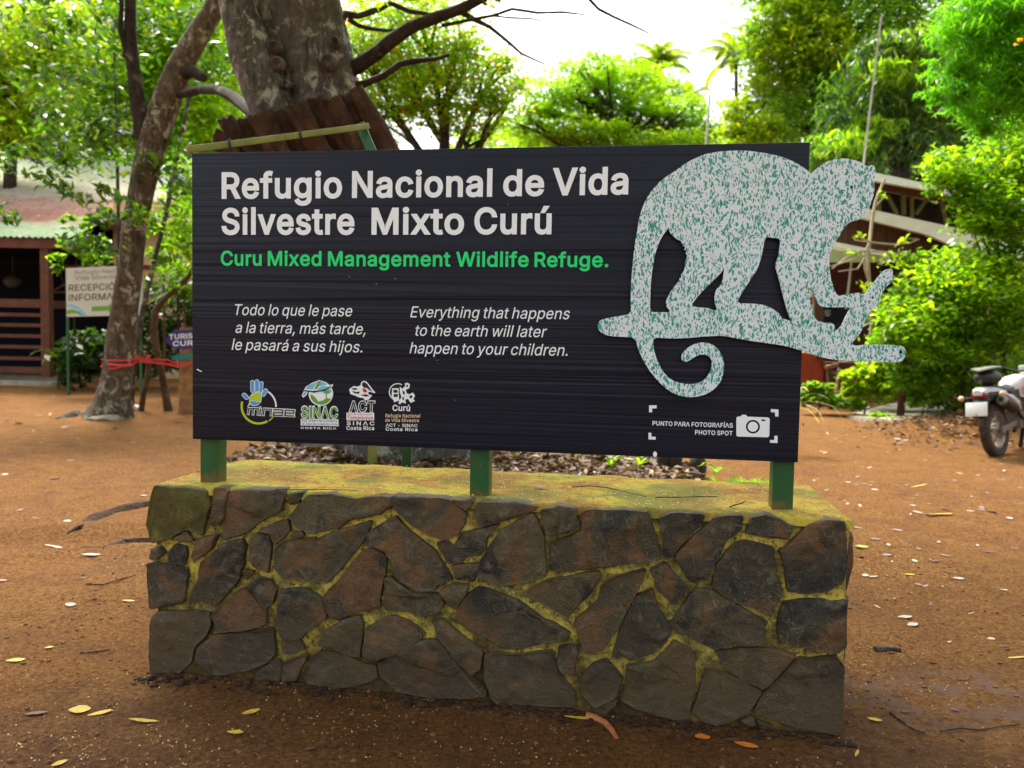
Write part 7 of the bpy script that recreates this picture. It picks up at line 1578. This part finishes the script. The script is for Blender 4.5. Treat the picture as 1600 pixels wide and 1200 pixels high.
for k, (px, py, Y, lab) in enumerate(((955, 722, 7.6, 'clump of green sprouts behind the wall right of the middle post'), (1000, 722, 7.6, 'single green sprout behind the wall under the monkey'), (1118, 732, 7.6, 'weedy green shoots behind the wall beside the dark stub'), (938, 712, 7.5, 'pale broad dry sprout at the back edge of the mossy top'))):
    strap_plant('green_sprout', lab, px, Y, py + 8, 9 if k == 0 else 6, .26, LV_LIME if k < 3 else lm, .03 if k < 3 else .07, 40 + k, stem=False, el=(.9, 1.5))
rng = np.random.default_rng(8); n = 900; c = at(1165, 748, 7.4)
P = np.stack([c.x + rng.normal(0, .16, n), c.y + rng.normal(0, .1, n), np.zeros(n)], 1); P[:, 2] = gh(P[:, 0], P[:, 1]) + .04 + rng.uniform(0, .05, n)
tag(quads_obj('grass_patch', leaf_quads(P, .12, .10, .3, -.9, rng), LV_LIME), 'lime grass patch behind the wall near the right green post', 'grass', None, 'stuff')
rng = np.random.default_rng(15); n = 700; bx = rng.normal(6.5, .7, n); by = rng.normal(11.3, .5, n)
tag(quads_obj('leaf_litter', leaf_quads(np.stack([bx, by, gh(bx, by) + .02 + rng.uniform(0, .03, n)], 1), .10, .4, .7, .05, rng), lm), 'dark dead leaves strewn over the earth bank beside the motorcycle', 'leaf litter', None, 'stuff')
# ------------------------------------------------------------------ exposed roots, stones, log
def rootpath(name, label, pl, mat, cat='root'):
    mb = MB(); Q = []
    for x, y, w_ in pl:
        p = gnd(x, y); Q.append((p.x, p.y, p.z - pxr(w_, p.y) * 1.25))
    mb.tube(Q, [2.0 * pxr(w_, gnd(x, y).y) for x, y, w_ in pl], 10, rough=.45, seed=len(pl))
    return tag(mb.build(name, mat), label, cat)
rootpath('surface_root', 'dark earth-covered root running to the left end of the wall', [(104, 834, 3), (120, 826, 12), (145, 812, 16), (175, 800, 14), (205, 793, 16), (240, 786, 14), (290, 775, 10)], bpy.data.materials['leaf_mould'])
rootpath('surface_root', 'lower broken root beside the wall, below the long dark root', [(108, 862, 4), (130, 858, 10), (160, 858, 8), (190, 850, 16), (222, 848, 14), (260, 844, 10)], bpy.data.materials['leaf_mould'])
c = gnd(160, 655); mb = MB(); mb.ball((c.x, c.y, c.z + .01), (.26, .18, .08), 3, .2, 1); tag(mb.build('boulder', M_CONC), 'yellow mossy stone at the foot of the forked tree', 'stone')
rootpath('fallen_log', 'short dark log lying left of the forked tree', [(88, 655, 6), (96, 652, 11), (110, 650, 12), (121, 646, 10)], M_BARKD, 'log')
for k, (x, y) in enumerate(((212, 640), (218, 641))):
    c = gnd(x, y); mb = MB(); mb.ball((c.x, c.y, c.z + .03), (.07, .06, .05), 2, .2, k); tag(mb.build('white_stone', M_PALEPOLE), 'small white stone at the foot of the broken stem', 'stone', 'white stones')
# ------------------------------------------------------------------ fallen leaves
FL = {}
def leaf_mesh(kind, mat, seed):
    rr = random.Random(seed); m = 9; curl = rr.uniform(.15, .5); bend = rr.uniform(-.5, .5); rat = {'oval': .42, 'round': .7, 'narrow': .17}[kind]
    vs = []
    for b in range(2):
        for j in range(m + 1):
            t = j / m; wd = rat * .5 * math.sin(PI * min(1, max(0.02, t))) ** .75
            x = t - .5; y0 = bend * .25 * (t - .5) ** 2; z = curl * .35 * (t - .5) ** 2 + .02
            for s in (-1, -.5, 0, .5, 1):
                vs.append((x, y0 + s * wd, z + curl * .35 * abs(s) ** 2 * wd + rr.uniform(-.008, .008) - b * .008))
    fs = []; n = (m + 1) * 5
    for j in range(m):
        for k in range(4):
            q = (j * 5 + k, j * 5 + k + 1, j * 5 + k + 6, j * 5 + k + 5); fs += [q, tuple(i + n for i in reversed(q))]
    ring = [(0, k) for k in range(5)] + [(j, 4) for j in range(1, m + 1)] + [(m, k) for k in (3, 2, 1, 0)] + [(j, 0) for j in range(m - 1, 0, -1)]
    idx = [j * 5 + k for j, k in ring]
    for a, b in zip(idx, idx[1:] + idx[:1]): fs.append((b, a, a + n, b + n))
    mb = MB(); mb.add(vs, fs); o = mb.build('fallen_leaf', mat); COL.objects.unlink(o); return o
def lmat(name, c, c2):
    t = MT(name, .6, .3); a = t.noise(9, 4, .65); t.color(t.ramp(a, [(.35, c2), (.6, c)])); return t.m
LM = {'pale': lmat('dry_leaf_pale', (.42, .36, .31), (.27, .19, .15)), 'yellow': lmat('dry_leaf_yellow', (.52, .35, .04), (.36, .20, .03)), 'brown': lmat('dry_leaf_brown', (.13, .06, .035), (.07, .032, .02)), 'orange': lmat('dry_leaf_orange', (.62, .19, .025), (.50, .11, .02)), 'green': lmat('dry_leaf_green', (.33, .36, .07), (.22, .22, .05)), 'grey': lmat('dry_leaf_grey', (.30, .24, .21), (.17, .12, .10))}
for c in LM:
    for kd in ('oval', 'round', 'narrow'):
        FL[c, kd] = [leaf_mesh(kd, LM[c], hash((len(c), kd[0])) % 1000 if False else (ord(c[0]) * 7 + ord(kd[0]) * 3 + v)) for v in range(2)]
rl = random.Random(12); NL = [0]
def drop(px, py, col, kind='oval', size=24, rz=None, label=None, p=None, group=None):
    p = p if p is not None else gnd(px, py)
    src = FL[col, kind][NL[0] % 2]; NL[0] += 1
    o = src.copy(); COL.objects.link(o); L = size * (p - CAM).length / FPX
    o.scale = (L, L, L); o.location = (p.x, p.y, p.z + .004); e = .01
    gx = (ghf(p.x + .03, p.y) - ghf(p.x - .03, p.y)) / .06 if p.z < .7 else 0; gy = (ghf(p.x, p.y + .03) - ghf(p.x, p.y - .03)) / .06 if p.z < .7 else 0
    o.rotation_euler = (max(-.4, min(.4, gy)) + rl.uniform(-.12, .12), max(-.4, min(.4, -gx)) + rl.uniform(-.12, .12), rz if rz is not None else rl.uniform(0, 6.28))
    return tag(o, label, 'leaf', group)
single = [(125, 1111, 'yellow', 'round', 27, .2, 'round yellow leaf at the lower left, left one of a touching-distance pair'), (157, 1116, 'yellow', 'oval', 30, .35, 'curled yellow-brown leaf just right of the round yellow leaf'), (57, 1116, 'brown', 'oval', 28, .3, 'dull brown leaf left of the yellow pair at the lower left'),
          (225, 1128, 'yellow', 'narrow', 40, .1, 'narrow tan leaf in front of the left end of the wall'), (93, 1194, 'yellow', 'oval', 20, .9, 'yellow leaf at the bottom edge near the left corner'), (25, 1033, 'yellow', 'oval', 22, .4, 'tan curled leaf near the left edge'), (77, 1013, 'yellow', 'round', 11, .6, 'tiny yellow leaf above the yellow pair at the left'),
          (201, 940, 'yellow', 'oval', 17, .2, 'small yellow leaf beside the left end of the wall'), (143, 868, 'pale', 'oval', 24, .5, 'whitish leaf in front of the lower broken root'), (85, 855, 'pale', 'narrow', 26, .1, 'pale narrow leaf left of the exposed roots'), (368, 1146, 'yellow', 'oval', 24, -.1, 'yellow leaf in front of the wall below its left third'), (392, 1114, 'yellow', 'oval', 26, .35, 'folded ochre leaf close to the wall foot'),
          (1098, 1153, 'orange', 'round', 25, .3, 'bright orange leaf lying before the wall near its right end'), (1166, 1166, 'orange', 'oval', 36, -.6, 'reddish-brown crumpled leaf right of the bright orange leaf'), (905, 1124, 'yellow', 'narrow', 44, .0, 'slim ochre leaf touching the curved orange bark strip'), (1145, 1158, 'brown', 'oval', 26, .2, 'dark wet leaf between the orange and the reddish leaf'),
          (1468, 805, 'yellow', 'narrow', 46, .25, 'long bright yellow leaf on the dirt right of the wall'), (1437, 760, 'yellow', 'narrow', 24, -.1, 'narrow yellow leaf farther back right of the wall'), (1588, 1029, 'yellow', 'narrow', 27, -.2, 'yellow leaf at the right edge'), (1367, 1126, 'yellow', 'oval', 19, -.2, 'yellow leaf right of the foot of the wall'), (1339, 1179, 'yellow', 'narrow', 24, 1.0, 'slim yellow leaf standing at the lower right wall corner'),
          (1426, 977, 'pale', 'round', 16, .2, 'pale round leaf, nearest of a pale pair right of the wall'), (1414, 965, 'pale', 'oval', 20, -.1, 'pale oval leaf, farther of a pale pair right of the wall'), (1421, 899, 'yellow', 'oval', 18, .3, 'yellow-green leaf amid pale leaves right of the wall'), (1546, 863, 'brown', 'oval', 16, -.2, 'dark curled leaf near the right edge'), (483, 1172, 'brown', 'oval', 18, .4, 'dark leaf fragment before the wall at the bottom'), (1347, 855, 'green', 'oval', 22, .2, 'pale green leaf close to the right end of the wall')]
for x, y, c, k, s, rz, lab in single: drop(x, y, c, k, s, rz, lab)
S7 = .41667
cl_ = [(95, 110), (140, 75), (335, 190), (320, 243), (295, 250), (425, 230), (600, 240), (390, 425), (325, 380), (420, 405), (375, 425), (205, 403), (212, 365), (165, 343), (225, 428), (125, 480), (155, 485), (325, 515), (350, 520), (415, 522), (475, 492), (545, 367), (685, 378), (665, 265), (645, 535), (370, 590), (235, 568), (170, 598), (520, 622), (595, 718), (440, 730), (100, 128), (70, 105), (120, 136), (160, 158), (30, 105), (60, 130), (150, 130), (45, 200), (250, 158), (395, 135), (470, 180), (620, 118), (640, 120), (710, 150), (705, 210), (90, 300), (245, 310), (310, 425), (430, 465), (400, 355), (560, 225)]
PALE = 'pale dry leaf among the scatter on the dirt right of the wall'
for x, y in cl_: drop(1300 + x * S7, 700 + y * S7, rl.choice(('pale', 'pale', 'pale', 'grey')), rl.choice(('oval', 'oval', 'round', 'narrow')), rl.uniform(9, 17) * (0.65 if y < 200 else 1), None, PALE, None, 'pale leaves right of the wall')
for x, y in ((110, 410), (460, 985), (490, 870), (640, 745), (205, 480), (350, 250)): drop(1300 + x * S7, 700 + y * S7, 'brown', 'oval', 14, None, 'small dark leaf on the dirt right of the wall', None, 'dark leaves right of the wall')
LEFT = [(55, 810), (32, 798), (75, 768), (85, 748), (8, 742), (70, 686), (110, 720), (158, 782), (195, 757), (225, 775), (20, 880), (4, 908), (150, 922), (130, 904), (60, 958), (110, 946), (220, 790), (105, 815), (180, 670), (240, 690), (280, 660), (225, 655), (60, 650), (30, 662), (100, 668)]
for x, y in LEFT: drop(x, y, rl.choice(('grey', 'grey', 'brown', 'pale')), rl.choice(('oval', 'narrow', 'round')), rl.uniform(7, 16), None, 'dull dry leaf on the dirt yard left of the wall', None, 'dull leaves left of the wall')
for _ in range(60):
    x = rl.uniform(1270, 1600); y = rl.uniform(665, 800); drop(x, y, rl.choice(('pale', 'yellow', 'grey', 'pale')), 'oval', rl.uniform(5, 11), None, 'small dry leaf in the far scatter towards the motorcycle', None, 'far leaf scatter on the right')
for _ in range(45):
    x = rl.uniform(0, 300); y = rl.uniform(618, 700); drop(x, y, rl.choice(('pale', 'yellow', 'grey')), 'oval', rl.uniform(3.5, 8), None, 'tiny dry leaf in the far scatter below the house', None, 'far leaf scatter on the left')
def on_top(px, py, z=WH + .006):
    d = ray(px, py); return CAM + d * ((z - CAMH) / d.z)
drop(0, 0, 'pale', 'oval', 26, .0, 'whitish leaf lying on the mossy wall top right of the middle post', on_top(846, 762)); drop(0, 0, 'pale', 'oval', 12, .6, 'small pale leaf at the back of the mossy wall top', on_top(828, 716)); drop(0, 0, 'yellow', 'round', 9, 0, 'tiny bright yellow leaf on the mossy wall top', on_top(910, 771))
def twig(label, pts, z=None, w_=2.5, mat=None, name='twig'):
    mb = MB(); Q = [on_top(x, y, WH + .008) if z else gnd(x, y) + Vector((0, 0, .006)) for x, y in pts]
    k = len(Q); mb.tube(Q, [max(.0015, pxr(w_, (q - CAM).length)) * (1 - .5 * i / k) for i, q in enumerate(Q)], 6, rough=.2); return tag(mb.build(name, mat or M_BARKD), label, 'twig')
twig('straight dark twig on the mossy wall top below the monkey', [(1024, 777), (1060, 777), (1090, 776), (1121, 776)], 1, 1.8)
twig('short hooked twig on the mossy wall top near the right post', [(1140, 792), (1152, 788), (1160, 786), (1164, 783)], 1, 1.8)
twig('dark crumbly twig on the mossy wall top right of the white leaf', [(894, 761), (920, 759), (950, 762), (975, 768), (1010, 776)], 1, 1.4)
twig('thin dark strip along the front edge of the wall top near the left post', [(430, 765), (480, 765), (520, 765), (559, 766)], 1, 1.2)
twig('curved orange bark strip before the wall', [(916, 1121), (930, 1124), (945, 1132), (956, 1143), (963, 1155)], None, 11, flat('orange_bark', (.36, .12, .04), .6, .3, var=.3, scale=25), 'bark_strip')
twig('dark piece of bark on the wet clay right of the wall', [(1366, 1017), (1380, 1016), (1395, 1017), (1408, 1018)], None, 9, M_BARKD, 'bark_strip')
twig('long thin dark twig on the dirt at the lower right', [(1470, 1145), (1500, 1140), (1530, 1143), (1560, 1138), (1595, 1134)], None, 2)
twig('bent twig on the dirt right of the wall foot', [(1390, 1115), (1410, 1130), (1428, 1142), (1445, 1148)], None, 2.6)
twig('hair-thin root lying left of the wall', [(134, 914), (160, 915), (185, 908), (212, 900)], None, 1.6)
twig('thin twig on the ground at the lower left of the wall', [(135, 1022), (152, 1020), (172, 1017)], None, 1.8)
# crumbs, petals and grit too many to count
rng = np.random.default_rng(21); n = 16000
px_ = rng.uniform(-2.6, 2.9, n); py_ = rng.uniform(1.7, 6.0, n)
kp = rng.uniform(size=n) < np.clip(.42 + 1.3 * vnoise(px_ * 1.3, py_ * 1.3, 51) + .9 * vnoise(px_ * 5, py_ * 5, 52), .03, 1); px_ = px_[kp]; py_ = py_[kp]; n = len(px_)
P = np.stack([px_, py_, gh(px_, py_) + .004], 1)
o = quads_obj('fallen_petals', leaf_quads(P, .0088, .5, .85, 0, rng, .1), lmat('petal_mix', (.70, .55, .24), (.42, .28, .10))); tag(o, 'countless tiny yellowish petals scattered over the red dirt', 'petals', None, 'stuff')
rng = np.random.default_rng(22); n = 1500; U_ = rng.uniform(.03, WL - .03, n); V_ = rng.uniform(.02, WT - .03, n)
P = np.array([tuple(WO + WD * u + WN * v + Vector((0, 0, WH + .007))) for u, v in zip(U_, V_)])
o = quads_obj('wall_top_petals', leaf_quads(P, .011, .5, .85, 0, rng, .1), bpy.data.materials['petal_mix']); tag(o, 'tiny pale petals scattered over the mossy top of the wall', 'petals', None, 'stuff')
mbp = MB(); rr = random.Random(9)
for k in range(3200):
    x = rr.uniform(-2.6, 3.0); y = 1.7 + 3.6 * rr.random() ** 1.3; r = .003 + .010 * rr.random() ** 3
    mbp.ball((x, y, ghf(x, y) + r * .2), (r * rr.uniform(.8, 1.4), r, r * .6), 1, .3, k)
o = mbp.build('pebbles', flat('pebble', (.15, .075, .035), .85, .2, var=.5, scale=40), angle=80); tag(o, 'loose grit and pebbles on the trodden red dirt', 'gravel', None, 'stuff')
mbp = MB()
for k in range(260):                       # soil, moss crumbs and small stones banked along the wall foot
    u = rr.uniform(-.02, WL + .02); v = -abs(rr.gauss(0, .045)) - .010; r = rr.uniform(.004, .015); p = WO + WD * u + WN * v
    mbp.ball((p.x, p.y, ghf(p.x, p.y) + r * .25), (r * 1.5, r * 1.2, r * .7), 2, .35, k)
tag(mbp.build('wall_foot_rubble', bed_mat(), angle=80), 'mossy crumbs and soil banked along the foot of the stone wall', 'rubble', None, 'stuff')
